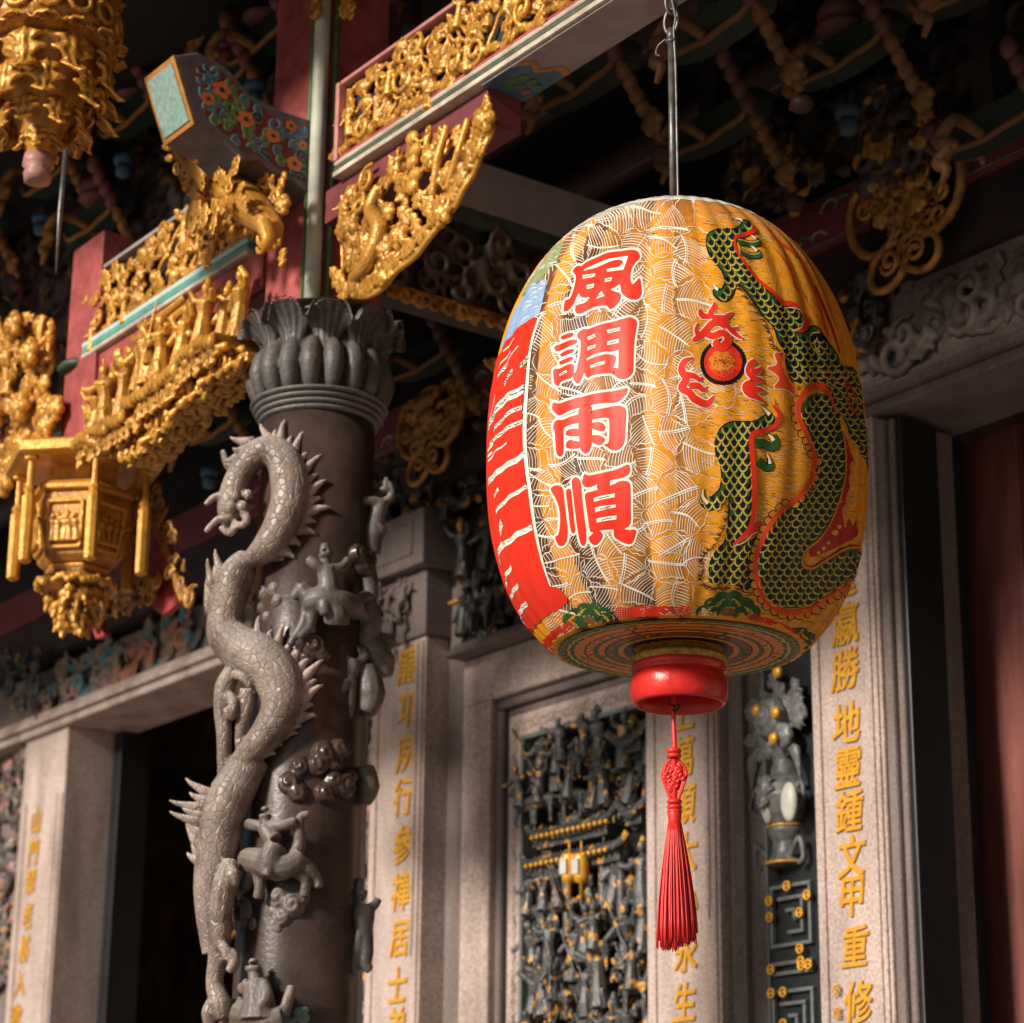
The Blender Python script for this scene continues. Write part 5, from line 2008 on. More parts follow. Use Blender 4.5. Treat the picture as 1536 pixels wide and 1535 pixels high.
# ------------------------------------------------------------------ gilded lion under the arm
lion = thing('gilded_lion', (-6.95, 3.72, 5.15), 'gilded carved lion clinging under the painted arm beside the red post', 'carving')
mb = MB()
LP = lambda px, py, y=3.68: on(1, y, px, py)
def stube(mb, pts, rr, n=14):
    mb.tube(smooth_path([tuple(p) for p in pts], 6), rr, n)


stube(mb, [LP(300, 298), LP(318, 276), LP(345, 285), LP(380, 315), LP(412, 345)], [.045, .062, .070, .066, .035])
stube(mb, [LP(318, 275, 3.62), LP(302, 248, 3.60), LP(296, 226, 3.60)], [.05, .045, .04])
mb.ell(LP(304, 222, 3.57), (.050, .048, .052), None, 14, 10)
mb.ell(LP(297, 236, 3.53), (.034, .026, .024), None, 10, 8)
for px in (296, 312):
    mb.ell(LP(px, 216, 3.525), .013, None, 8, 6)
for k in range(30):
    leaf(mb, lambda a_, b_, c_: LP(300, 250, 3.62 - c_) + V((a_, 0, b_)), random.Random(k).uniform(-.06, .30), random.Random(k + 50).uniform(-.26, -.09), random.Random(k + 9).uniform(0, 6), .055, .045, random.Random(k))
rng = random.Random(5)
for k in range(16):
    an = k * .8
    mb.ell(LP(305 + 22 * cos(an) * rng.uniform(.8, 1.2), 212 + 18 * sin(an), 3.60), .022, None, 6, 5)
for a_ in (((305, 290), (290, 320), (286, 345)), ((330, 300), (322, 335), (318, 352)), ((395, 335), (402, 358), (396, 374)), ((300, 262), (278, 240), (268, 225))):
    stube(mb, [LP(*p, 3.62) for p in a_], [.030, .024, .022], 10)
pl = facing(3.74)
ornament(mb, pl, [(LP(x, y, 3.74).x, LP(x, y, 3.74).z) for x, y in [(345, 262), (432, 268), (436, 372), (392, 376), (330, 330)]], 34, .06, 15, .02, (.65, .15, .2, 0))
ornament(mb, pl, [(LP(x, y, 3.74).x, LP(x, y, 3.74).z) for x, y in [(262, 195), (300, 190), (300, 300), (270, 290)]], 14, .05, 16, .02, (.5, .3, .2, 0))
sculpt(mb, 'carving', GOLD, lion, 0.0048, 1)

# ------------------------------------------------------------------ left eave beam
lb = thing('eave_beam', (-7.5, 3.94, 5.09), 'short eave beam with a gilded panel and turquoise-white moulding, left of the red post', 'beam')
mb = MB()
mb.box(-8.19, -6.80, 3.90, 4.03, 4.94, 5.45)
mb.build('core', DRED, lb, bevel=0.004)
mb = MB()
mb.box(-8.17, -6.80, 3.885, 3.899, 5.17, 5.43)
mb.build('dark_backing', DARKWOOD, lb)
mb = MB()
profile_x(mb, [(3.846, 5.092), (3.842, 5.100), (3.846, 5.112), (3.90, 5.112), (3.90, 5.092)], -8.19, -6.88)
mb.build('white_moulding', CREAM, lb, bevel=0.002)
mb = MB()
profile_x(mb, [(3.846, 5.114), (3.843, 5.124), (3.846, 5.136), (3.90, 5.136), (3.90, 5.114)], -8.19, -6.88)
mb.build('turquoise_moulding', TURQ, lb, bevel=0.002)
mb = MB()
profile_x(mb, [(3.846, 5.138), (3.842, 5.148), (3.846, 5.160), (3.90, 5.160), (3.90, 5.138)], -8.19, -6.88)
mb.build('pale_moulding', PALET, lb, bevel=0.002)
mb = MB()
mb.box(-8.20, -6.9, 3.86, 4.05, 5.452, 5.468)
mb.build('grey_fillet', SOFFIT, lb, bevel=0.003)
mb = MB()
pl = facing(3.882)
ornament(mb, pl, [(-8.16, 5.18), (-6.86, 5.18), (-6.86, 5.44), (-8.16, 5.44)], 110, .062, 52, .016, (.56, .10, .22, .12), .58, .15)
for k in range(8):
    x0 = -8.16 + k * .165
    vine(mb, pl, [(x0, 5.18), (x0 + .06, 5.27), (x0 + .12, 5.33), (x0 + .07, 5.41), (x0 + .01, 5.36)], .010, .016)
for k in range(44):
    mb.ell(pl(-8.16 + k * .030, 5.178 + .008 * sin(k * 1.7), .012), (.026, .016, .016), None, 6, 5)
sculpt(mb, 'gilt_panel', GOLD, lb, 0.0048, 1)
mb = MB()
mb.box(-8.17, -6.81, 3.870, 3.898, 4.95, 5.088)
mb.build('red_board', RED, lb, bevel=0.003)

# gilded frieze of figures standing on a bracket shelf
fr = thing('figure_frieze', (-7.3, 3.75, 4.6), 'gilded shelf of carved temple figures under the turquoise moulding', 'carving')
mb = MB()
pl = facing(3.86)
rng = random.Random(64)


def shelf_z(x):
    return 4.60 + .05 * (x + 7.8) * 0.4 + (.045 if x > -7.35 else 0) + (.04 if x > -7.0 else 0)


for k in range(8):
    x0, x1 = -7.80 + k * .13, -7.80 + (k + 1) * .13
    z = shelf_z((x0 + x1) / 2)
    mb.box(x0, x1 + .004, 3.66, 3.88, z - .045, z)
    for j in range(5):
        mb.ell((x0 + .03 * j, 3.66, z - .022 + .012 * sin(j + k)), (.024, .02, .026), None, 6, 5)
for k in range(15):
    u = -7.78 + k * .071 + rng.uniform(-.015, .015)
    figure(mb, pl, u, shelf_z(u), .12 + rng.uniform(-.04, .06), rng.uniform(.22, .31), rng, True, .2)
for k in range(7):
    u = -7.74 + k * .145
    mb.tube([pl(u, shelf_z(u), .02), pl(u + .02, 4.95, .03)], [.018, .014], 6)
    ornament(mb, pl, [(u - .06, 4.92), (u + .06, 4.92), (u + .06, 4.98), (u - .06, 4.98)], 3, .05, 100 + k, .04, (.5, .3, .2, 0))
# pavilion roof
for z, w_ in ((4.905, .17), (4.945, .12)):
    mb.tube(smooth_path([(-7.30 - w_ - .05, 3.74, z + .03), (-7.30 - w_ * .7, 3.72, z), (-7.30 + w_ * .7, 3.72, z), (-7.30 + w_ + .05, 3.74, z + .03)], 5), .018, 6)
# carved underside running down to the hanging post
und = [(on(1, 3.78, x, y).x, on(1, 3.78, x, y).z) for x, y in [(150, 648), (215, 692), (262, 655), (300, 610), (340, 575), (385, 545), (385, 530), (150, 632)]]
mb.prism(und, lambda u, v, d: V((u, d, v)), 3.74, 3.84)
ornament(mb, facing(3.74), und, 90, .062, 77, .01, (.8, .2, 0, 0), .42)
for k in range(150):
    x0 = rng.uniform(-7.78, -6.72)
    lo_ = [p for p in und if abs(p[0] - x0) < .2]
    zl = min((p[1] for p in lo_), default=4.6)
    for zc_ in (shelf_z(x0) - .05,):
        mb.ell((x0, rng.uniform(3.67, 3.86), zc_ - rng.uniform(0, .012)), (.026, .020, .018), None, 8, 6)
ub = und[1:6]
for i in range(len(ub) - 1):
    for k in range(34):
        t = rng.random()
        c = V((ub[i][0] + (ub[i + 1][0] - ub[i][0]) * t, rng.uniform(3.70, 3.85), ub[i][1] + (ub[i + 1][1] - ub[i][1]) * t))
        d_ = V((ub[i + 1][0] - ub[i][0], 0, ub[i + 1][1] - ub[i][1])).normalized()
        mb.tube([c - d_ * .03, c + V((0, rng.uniform(-.02, .02), -.014)), c + d_ * .03], [.010, .020, .008], 6)
for k in range(23):
    x0 = -7.78 + k * .046
    z = shelf_z(x0)
    leaf(mb, facing(3.68), x0, z - .03, -1.57 + rng.uniform(-.5, .5), .085, .0, rng)
sculpt(mb, 'carving', GOLD, fr, 0.0048, 1)

# ------------------------------------------------------------------ hanging post on the left with hexagonal gilded lantern
hp = thing('hanging_post', (-8.05, 3.95, 4.7), 'slim dusty red hanging post above the gilded hexagonal lantern', 'post')
a_, b_ = on(1, 3.85, 97, 560), on(1, 3.85, 141, 560)
mb = MB()
mb.box(a_.x, b_.x, 3.85, 3.98, 4.64, 5.62)
mb.build('shaft', RED, hp, bevel=0.006)
mb = MB()
c_ = on(1, 3.92, 128, 556)
mb.lathe([(.05, -.02), (.10, -.018), (.115, 0), (.10, .018), (.05, .02)], (c_.x, 3.92, c_.z), 20)
mb.build('green_collar', DGREEN, hp, smooth=True)

HX = on(1, 3.9, 122, 760)
hx, hy = HX.x, 3.9
hl = thing('hexagonal_lantern', (hx, hy, 4.0), 'gilded hexagonal palace lantern carved in wood with little hanging columns, far left', 'lantern')
PC = atan2(CAM.y - hy, CAM.x - hx)
va = [PC + radians(10) + k * pi / 3 for k in range(6)]     # vertex directions


def hexring(r, z):
    return [V((hx + r * cos(t), hy + r * sin(t), z)) for t in va]


def hexloft(mb, rings, mi=0, cap=True):
    vs, fs = [], []
    for r, z in rings:
        vs += hexring(r, z)
    for i in range(len(rings) - 1):
        for k in range(6):
            j = (k + 1) % 6
            fs.append((i * 6 + k, i * 6 + j, (i + 1) * 6 + j, (i + 1) * 6 + k))
    if cap:
        fs += [tuple(range(5, -1, -1)), tuple(range((len(rings) - 1) * 6, len(rings) * 6))]
    mb.add(vs, fs, mi)


zof = lambda py: on(1, 3.9, 122, py).z
mb = MB()
hexloft(mb, [(.300, 4.622), (.328, 4.632), (.332, 4.668), (.318, 4.680), (.12, 4.71)])
mb.build('roof_slab', GOLD, hl, bevel=0.004)
mb = MB()
hexloft(mb, [(.19, 4.50), (.215, 4.505), (.218, 4.52), (.20, 4.54), (.14, 4.56), (.14, 4.64)])
mb.build('neck', GOLD, hl, bevel=0.004)
mb = MB()
hexloft(mb, [(.135, 4.225), (.165, 4.25), (.195, 4.38), (.198, 4.46), (.19, 4.498)])
hbody = mb.build('body', GOLD2, hl, bevel=0.004)
for k in range(6):
    j = (k + 1) % 6
    mb = MB()
    r0, z0, r1, z1 = .172, 4.275, .199, 4.455
    A0, B0 = V((hx + r0 * cos(va[k]), hy + r0 * sin(va[k]), z0)), V((hx + r0 * cos(va[j]), hy + r0 * sin(va[j]), z0))
    A1, B1 = V((hx + r1 * cos(va[k]), hy + r1 * sin(va[k]), z1)), V((hx + r1 * cos(va[j]), hy + r1 * sin(va[j]), z1))
    nrm = V((cos((va[k] + va[k] + pi / 3) / 2), sin((va[k] + va[k] + pi / 3) / 2), -.1))
    f = lambda s_, t_, d=0: (A0.lerp(B0, s_)).lerp(A1.lerp(B1, s_), t_) + nrm * d
    for a4 in (((.14, 0), (.86, 0)), ((.14, 1), (.86, 1)), ((.14, 0), (.14, 1)), ((.86, 0), (.86, 1))):
        mb.tube([f(*a4[0], .006), f(*a4[1], .006)], .010, 6)
    rng = random.Random(k)
    for q_ in range(5):
        figure(mb, lambda u, v, d: f(.5 + u / .185, v / .185, d * .5), -.052 + q_ * .026, .022, .012, .125, rng)
    mb2 = MB()
    mb2.v = [v if (v - (A0 + B1) / 2).length < .16 else (A0 + B1) / 2 for v in mb.v]
    mb2.f, mb2.m = mb.f, mb.m
    sculpt(mb2, 'carved_panel', GOLD, hbody, 0.0042, 1)
for k in range(6):
    c = V((hx + .262 * cos(va[k]), hy + .262 * sin(va[k]), 0))
    mb = MB()
    mb.tube([c + V((0, 0, 4.63)), c + V((0, 0, 4.61)), c + V((0, 0, 4.60)), c + V((0, 0, 4.50)), c + V((0, 0, 4.485)), c + V((0, 0, 4.47)), c + V((0, 0, 4.455)), c + V((0, 0, 4.20)), c + V((0, 0, 4.19))],
            [.030, .030, .013, .014, .026, .020, .028, .026, .010], 8)
    mb.build('hanging_column', GOLD, hl, smooth=False)
mb = MB()
hexloft(mb, [(.10, 4.13), (.15, 4.15), (.16, 4.165), (.145, 4.18), (.12, 4.19), (.135, 4.223)])
rng = random.Random(3)
for k in range(48):
    t = 2 * pi * k / 48
    mb.ell((hx + .15 * cos(t), hy + .15 * sin(t), 4.155 + .01 * sin(k * 2)), .016, None, 6, 5)
pl = lambda u, v, d: V((hx, hy, 0)) + V((cos(PC + u), sin(PC + u), 0)) * (.11 + d) + V((0, 0, v))
for k in range(34):
    u = rng.uniform(-1.9, 1.9)
    v = rng.uniform(3.98, 4.13)
    sc = (v - 3.90) / .23
    c = V((hx, hy, v)) + V((cos(PC + u), sin(PC + u), 0)) * .11 * sc
    mb.ell(c, (.03, .03, .022), None, 6, 5)
    mb.tube([c, c + V((cos(PC + u) * .02, sin(PC + u) * .02, -.05))], [.02, .008], 6)
sculpt(mb, 'carved_pendant', GOLD, hl, 0.006, 1)
# red corner wing with gilt edge at the right of the hexagonal lantern
wg = thing('corner_wing', (-7.3, 4.2, 4.2), 'red board edged with gilt scrolls in the dark behind the hexagonal lantern', 'bracket board')
W = lambda px, py: on(1, 4.25, px, py)
mb = MB()
poly = [(W(x, y).x, W(x, y).z) for x, y in [(208, 760), (232, 745), (283, 900), (250, 925), (196, 880)]]
mb.prism(poly, lambda u, v, d: V((u, d, v)), 4.23, 4.26)
poly = [(W(x, y).x, W(x, y).z) for x, y in [(130, 905), (150, 915), (162, 955), (150, 960)]]
mb.prism(poly, lambda u, v, d: V((u, d, v)), 4.23, 4.26)
mb.build('board', mat('crimson_board', (0.42, 0.055, 0.05), 0.55, 0, (0.28, 0.035, 0.035), 9), wg, bevel=0.004)
mb = MB()
pl = facing(4.21)
ed = [(W(x, y).x, W(x, y).z) for x, y in [(232, 742), (255, 800), (275, 850), (292, 905)]]
vine(mb, pl, ed, .018, .01)
ornament(mb, pl, [(W(x, y).x, W(x, y).z) for x, y in [(235, 735), (255, 735), (310, 905), (290, 910)]], 20, .06, 5, .01, (.4, .5, .1, 0))
ornament(mb, pl, [(W(x, y).x, W(x, y).z) for x, y in [(190, 895), (262, 860), (262, 885), (200, 925), (170, 925)]], 22, .06, 6, .01, (.5, .4, .1, 0))
ornament(mb, pl, [(W(x, y).x, W(x, y).z) for x, y in [(110, 890), (185, 880), (190, 925), (120, 945)]], 22, .07, 9, .03, (.5, .4, .1, 0))
sculpt(mb, 'gilt_edge', GOLD2, wg, 0.007, 1)

# gilded flower cluster, far left
gc = thing('gilded_flower_cluster', (-8.6, 3.85, 4.7), 'large gilded bunch of carved flowers and figures at the left edge above the hexagonal lantern', 'carving')
mb = MB()
pl = facing(3.86)
G = lambda px, py: (on(1, 3.86, px, py).x, on(1, 3.86, px, py).z)
ornament(mb, pl, [G(*p) for p in [(-40, 500), (30, 495), (85, 480), (103, 540), (105, 620), (95, 690), (40, 735), (-40, 780)]], 120, .098, 81, .05, (.50, .06, .34, .10), .5, .22)
for p in [(20, 560), (70, 620), (30, 640), (85, 540), (60, 500), (10, 700)]:
    u, v = G(*p)
    flower(mb, pl, u, v, .07, .12, random.Random(p[0]), 6)
vine(mb, pl, [G(85, 480), G(75, 560), G(85, 640), G(70, 720)], .025, .05)
sculpt(mb, 'carving', GOLD, gc, 0.006, 1)
mb = MB()
mb.box(-9.9, -8.42, 3.88, 4.0, 4.86, 4.92)
mb.box(-9.9, -8.42, 3.86, 4.0, 4.93, 4.96)
ob = mb.build('pale_blue_beam', PALET, None, bevel=0.003)
tag(ob, 'sliver of pale blue beam moulding behind the gilded bunch at the left edge', 'beam')

# ------------------------------------------------------------------ hanging flower basket (carved post end), upper left
bx = on(1, 3.05, 66, 140)
BX, BY = bx.x, 3.05
hb = thing('hanging_flower', (BX, BY, 5.2), 'big gilded carved flower basket hanging from the eave, top left corner', 'carving')
mb = MB()
rng = random.Random(90)
zb = on(1, 3.05, 70, 232).z
K = .74
mb.lathe([(.01, zb), (.045, zb + .03 * K), (.08, zb + .16 * K), (.14, zb + .33 * K), (.18, zb + .44 * K), (.20, zb + .52 * K), (.185, zb + .56 * K), (.225, zb + .59 * K), (.24, zb + .64 * K), (.235, zb + .74 * K), (.215, zb + .80 * K), (.23, zb + .9 * K), (.1, zb + 1.2 * K)], (BX, BY, 0), 28)
for row, (r, z, n, L, W) in enumerate([(.205, zb + .545 * K, 8, .185, .060), (.185, zb + .40 * K, 8, .170, .054), (.120, zb + .26 * K, 7, .13, .042), (.055, zb + .14 * K, 5, .085, .028)]):
    for k in range(n):
        t = 2 * pi * (k + .5 * (row % 2) + rng.uniform(-.06, .06)) / n
        o_ = V((cos(t), sin(t), 0))
        tg = V((-sin(t), cos(t), 0))
        dn = (V((0, 0, -1)) - o_ * rng.uniform(.0, .12) + tg * rng.uniform(-.08, .08)).normalized()
        acanthus(mb, V((BX, BY, z)) + o_ * (r + .012), dn, o_, tg, L * rng.uniform(.92, 1.1), W, rng.uniform(.9, 1.3), 3, .011, 26, 14)
for k in range(14):
    t = 2 * pi * k / 14
    o_ = V((cos(t), sin(t), 0))
    tg = V((-sin(t), cos(t), 0))
    mb.tube([V((BX, BY, zb + .69 * K + .036 * cos(a))) + o_ * .245 + tg * .040 * sin(a) for a in [j * pi / 5 for j in range(11)]], .011, 8)
    acanthus(mb, V((BX, BY, zb + .60 * K)) + o_ * .215, (o_ * .8 + V((0, 0, -.25))).normalized(), V((0, 0, 1)), tg, .075, .045, .3, 2, .010, 12, 8)
    acanthus(mb, V((BX, BY, zb + .80 * K)) + o_ * .225, (o_ * .3 + V((0, 0, 1))).normalized(), o_, tg, .09, .04, .5, 2, .010, 12, 8)
sculpt(mb, 'carving', GOLD, hb, 0.0045, 1)
mb = MB()
mb.lathe([(.02, zb - .085), (.045, zb - .08), (.050, zb - .05), (.040, zb - .035), (.055, zb - .02), (.05, zb + .02), (.02, zb + .03)], (BX, BY, 0), 20)
mb.build('turned_finial', mat('faded_pink', (0.46, 0.23, 0.19), .5, 0, (0.30, 0.14, 0.11), 30), hb, smooth=True)
mb = MB()
sx = on(1, 3.05, 96, 235)
mb.tube([on(1, 3.05, 99, 225), on(1, 3.05, 90, 320), on(1, 3.05, 84, 410)], [.009, .010, .003], 8)
ob = mb.build('steel_spike', STEEL, None, smooth=True)
tag(ob, 'thin bare steel spike hanging below the gilded flower basket', 'spike')

# ------------------------------------------------------------------ cross beam from the red post back to the wall
xb = thing('cross_beam', (-6.6, 5.0, 5.3), 'grey painted tie beam in shadow running back from the red post to the wall, left of the lantern', 'beam')
mb = MB()
mb.box(-6.72, -6.50, 4.17, 5.88, 5.33, 5.53)
mb.build('beam', SOFFIT, xb, bevel=0.004)
mb = MB()
mb.box(-6.70, -6.49, 4.17, 5.88, 5.26, 5.305)
mb.box(-6.69, -6.495, 4.17, 5.88, 5.305, 5.325)
mb.build('green_moulding', mat('dim_green', (0.07, 0.085, 0.07), .5, 0, (0.045, 0.055, 0.045), 20), xb, bevel=0.004)
mb = MB()
mb.box(-6.67, -6.53, 4.17, 5.88, 4.93, 5.255)
mb.build('carved_board', mat('umber_wood', (0.055, 0.036, 0.028), .6, 0, (0.03, 0.02, 0.018), 12), xb)
mb = MB()
plx = lambda u, v, d: V((-6.53 + d, u, v))
ornament(mb, plx, [(4.2, 4.97), (5.85, 4.97), (5.85, 5.25), (4.2, 5.25)], 80, .09, 23, .01, (.4, .4, .2, 0), .6)
sculpt(mb, 'low_carving', mat('umber_gilt', (0.09, 0.05, 0.03), .6, .1, (0.045, 0.028, 0.02), 12), xb, 0.01, 1)
mb = MB()
for k in range(26):
    y = 4.22 + k * .062
    scroll(mb, plx, y, 4.915, .032, .015, random.Random(k), .010)
mb.tube([(-6.515, 4.2, 4.945), (-6.515, 5.86, 4.945)], .012, 6)
ornament(mb, plx, [(4.75, 4.72), (5.4, 4.78), (5.4, 4.92), (4.75, 4.92)], 26, .07, 29, .01, (.45, .45, .1, 0), .55)
sculpt(mb, 'gilt_fringe', GOLD2, xb, 0.007, 1)

# ------------------------------------------------------------------ painted back beam with two gilded plaques
bb = thing('painted_back_beam', (-6.5, 5.9, 5.2), 'dark red painted beam with pink and green scrolls in the shadow behind the lantern', 'beam')
mb = MB()
mb.box(-13.6, -3.4, 5.90, 6.12, 5.385, 5.60)
mb.build('painted_face', mat('deep_maroon', (0.22, 0.050, 0.060), .5, 0, (0.15, 0.035, 0.045), 9), bb, bevel=0.004)
mb = MB()
mb.box(-13.6, -3.4, 5.93, 6.12, 5.13, 5.383)
mb.build('lower_board', mat('aubergine_wood', (0.035, 0.018, 0.022), .6, 0, (0.02, 0.012, 0.015), 9), bb)
mb = MB()
rng = random.Random(70)
for k in range(110):
    x = -10.4 + k * .066 + rng.uniform(-.02, .02)
    v = rng.choice((5.44, 5.50, 5.55))
    col_ = k % 3
    pts = []
    r0 = rng.uniform(.022, .034)
    sg = rng.choice((-1, 1))
    for i in range(13):
        t = i / 12
        an = sg * t * 5 + k
        pts.append((x + sg * .07 * (1 - t) + r0 * (1 - t * .75) * cos(an), 5.8985 - .0003 * (k % 4), v + r0 * (1 - t * .75) * sin(an)))
    mb.tube(pts, .0085, 6, mi=col_, flat=(V((0, 1, 0)), .2))
for k in range(5):
    mb.tube([(-9.8, 5.898, 5.40 + k * .0), (-3.4, 5.898, 5.40)], .004, 5, mi=1)
mb.build('painted_scrolls', [mat('dim_pink', (0.62, 0.26, 0.27), .5, 0, (0.5, 0.18, 0.19), 20), mat('dim_sage', (0.34, 0.36, 0.24), .5, 0, (0.24, 0.27, 0.18), 20),
                             mat('dim_green2', (0.12, 0.22, 0.13), .5, 0, (0.08, 0.15, 0.09), 20)], bb, smooth=True)


def plaque(px, py, s, label, seed):
    t = thing('gilded_plaque', on(1, 5.86, px, py), label, 'plaque', 'gilded plaques on the painted back beam')
    pl = lambda u, v, d: on(1, 5.86, px, py) + V((u * s, -d * s, v * s))
    mb = MB()
    def loop(cu, cv, ru, rv, tilt, w_=.022):
        mb.tube([pl(cu + ru * cos(a) * cos(tilt) - rv * sin(a) * sin(tilt), cv + ru * cos(a) * sin(tilt) + rv * sin(a) * cos(tilt), .02) for a in [j * pi / 9 for j in range(19)]], w_ * s, 6)
    loop(-.155, .02, .135, .17, .3)
    loop(.175, .03, .15, .18, -.3)
    loop(-.085, -.215, .11, .085, .6, .018)
    loop(.085, -.20, .11, .085, -.5, .018)
    loop(0, .16, .10, .06, 0, .018)
    rng = random.Random(seed)
    for k in range(26):
        u, v = rng.uniform(-.24, .26), rng.uniform(-.10, .16)
        scroll(mb, pl, u, v, .05, .02, rng, .012 * s)
    ornament(mb, pl, [(-.10, -.02), (.14, -.02), (.14, .14), (-.10, .14)], 18, .07, seed, .05, (.3, .2, .5, 0), .5)
    for sg in (-1, 1):
        scroll(mb, pl, sg * .07, -.20, .06, .02, rng, .012 * s)
    sculpt(mb, 'openwork', GOLD2, t, 0.006, 1)
    mb = MB()
    mb.prism([(-.22, -.1), (.24, -.1), (.24, .16), (-.22, .16)], lambda u, v, d: pl(u, v, d), -.03, -.02)
    mb.build('backing', BLACKW, t)


plaque(1358, 318, .92, 'butterfly-shaped gilded openwork plaque on the shadowed beam right of the lantern', 1)
plaque(648, 640, .85, 'butterfly-shaped gilded openwork plaque on the shadowed beam between the column and the lantern', 2)

# carved scroll relief on the right lintel, medallion beside it
mb = MB()
pl = facing(5.985)
ornament(mb, pl, [(-5.90, 4.84), (-4.3, 4.84), (-4.3, 5.10), (-5.70, 5.10)], 46, .13, 33, .0, (.45, .5, .05, 0), .6)
for k in range(7):
    x0 = -5.9 + k * .25
    vine(mb, pl, [(x0, 4.83), (x0 + .12, 4.90), (x0 + .25, 4.93), (x0 + .36, 5.02), (x0 + .30, 5.08)], .02, .0)
sculpt(mb, 'scroll_carving', CARVED, rl, 0.009, 2)
md = thing('carved_medallion', on(1, 5.9, 1288, 472), 'dark round stone medallion with a gold spot beside the right edge of the lantern', 'carving')
mb = MB()
pl = lambda u, v, d: on(1, 5.93, 1288, 472) + V((u, -d, v))
for k in range(14):
    an = 2 * pi * k / 14
    mb.ell(pl(.105 * cos(an), .135 * sin(an), .0), .034, None, 6, 5)
ornament(mb, pl, [(-.09, -.12), (.09, -.12), (.09, .12), (-.09, .12)], 16, .07, 3, .02, (.5, .3, .2, 0), .5)
mb.box(*sorted((pl(-.10, 0, 0).x, pl(.10, 0, 0).x)), pl(0, 0, .0).y, pl(0, 0, .0).y + .1, pl(0, -.12, 0).z, pl(0, .12, 0).z)
sculpt(mb, 'carving', REL_D, md, 0.008, 1)
mb = MB()
mb.ell(pl(0.0, .045, .075), (.022, .016, .016), None, 10, 8)
mb.build('gold_boss', GOLD2, md, smooth=True)

# faded colour relief along the left lintel and a dark carved corner piece
mb = MB()
pl = facing(6.03)
ornament(mb, pl, [(-13.1, 4.82), (-9.6, 4.82), (-9.6, 5.08), (-13.1, 5.08)], 95, .11, 44, .02, (.4, .25, .2, .15), .6, .22)
sculpt(mb, 'faded_relief', REL_T, ll, 0.011, 1)
cp = thing('carved_corner', (-13.4, 5.9, 4.85), 'dark carved corner piece above the left door jamb', 'carving')
mb = MB()
q = lambda px, py: (on(1, 5.88, px, py).x, on(1, 5.88, px, py).z)
ornament(mb, facing(5.90), [q(*p) for p in [(15, 985), (60, 980), (72, 1040), (40, 1065), (18, 1050)]], 26, .10, 71, .03, (.5, .3, .1, .1), .5)
sculpt(mb, 'carving', REL_D, cp, 0.010, 1)


# ------------------------------------------------------------------ dark relief panels
def relief_box(mb, pl, x0, x1, z0, z1, rows, seed, fh=.3, horses=.25, spear=.6, back=True):
    rng = random.Random(seed)
    if back:
        mb.box(x0, x1, pl(0, 0, 0).y - .004, pl(0, 0, 0).y + .03, z0, z1)
    for r, zb_ in enumerate(rows):
        n = max(2, int((x1 - x0) / (fh * .40)))
        for k in range(n):
            u = x0 + (k + .5 + rng.uniform(-.2, .2)) * (x1 - x0) / n
            d = .03 + rng.uniform(0, .05)
            if rng.random() < horses:
                hh = fh * .62
                horse(mb, pl, u, zb_, d + .02, hh, rng, rng.choice((-1, 1)))
                figure(mb, pl, u, zb_ + hh * .5, d + .05, fh * .72, rng, True, spear)
            else:
                figure(mb, pl, u, zb_ + rng.uniform(-.02, .06), d, fh * rng.uniform(.85, 1.1), rng, True, spear)
        ornament(mb, pl, [(x0, zb_ - .05), (x1, zb_ - .05), (x1, zb_ + .05), (x0, zb_ + .05)], int((x1 - x0) / .034), .055, seed * 10 + r, .03, (.4, .4, .2, 0), .5)


mb = MB()
RX0, RX1 = -8.165, -7.29
mb.box(RX0 - .01, RX1 + .01, 6.14, 6.19, 1.6, 3.85)
mb.build('dark_backing', BLACKW, wf)
mb = MB()
pl = facing(6.13)
relief_box(mb, pl, RX0, RX1, 1.6, 3.84, (1.7, 1.93, 2.16, 2.39, 2.60, 2.78, 2.98), 3, .285, .26, .4, False)
relief_box(mb, pl, RX0, RX1, 3.3, 3.84, (3.44, 3.60), 8, .28, .28, .4, False)
rr_ = random.Random(77)
for k in range(170):
    x, z = rr_.uniform(RX0, RX1), rr_.uniform(1.65, 3.82)
    mb.ell((x, 6.135, z), (rr_.uniform(.02, .06), .03, rr_.uniform(.02, .05)), None, 8, 6)
# pavilion with curled eaves across the middle
for zc_, x0_, x1_ in ((3.385, -8.10, -7.50), (3.27, -8.14, -7.42), (3.40, -7.50, -7.28), (3.70, -7.55, -7.28)):
    mb.tube(smooth_path([(x0_, 6.03, zc_ + .055), (x0_ + .07, 6.02, zc_ + .01), ((x0_ + x1_) / 2, 6.02, zc_ - .012), (x1_ - .07, 6.02, zc_ + .01), (x1_, 6.03, zc_ + .055)], 6), .018, 6)
    mb.box(x0_ + .06, x1_ - .06, 6.03, 6.12, zc_ - .05, zc_)
    k = 0
    while x0_ + .08 + k * .036 < x1_ - .06:
        mb.tube([(x0_ + .08 + k * .036, 6.05, zc_ + .035), (x0_ + .08 + k * .036, 6.00, zc_ - .01)], .012, 6)
        k += 1
for x in (-8.02, -7.86, -7.62, -7.50):
    mb.tube([(x, 6.06, 2.95), (x, 6.06, 3.27)], .020, 8)
mb.box(-7.96, -7.70, 6.075, 6.12, 2.62, 2.80)
mb.box(-7.45, -7.31, 6.075, 6.12, 2.72, 2.90)
sculpt(mb, 'figure_relief', REL_G, wf, 0.0042, 1)
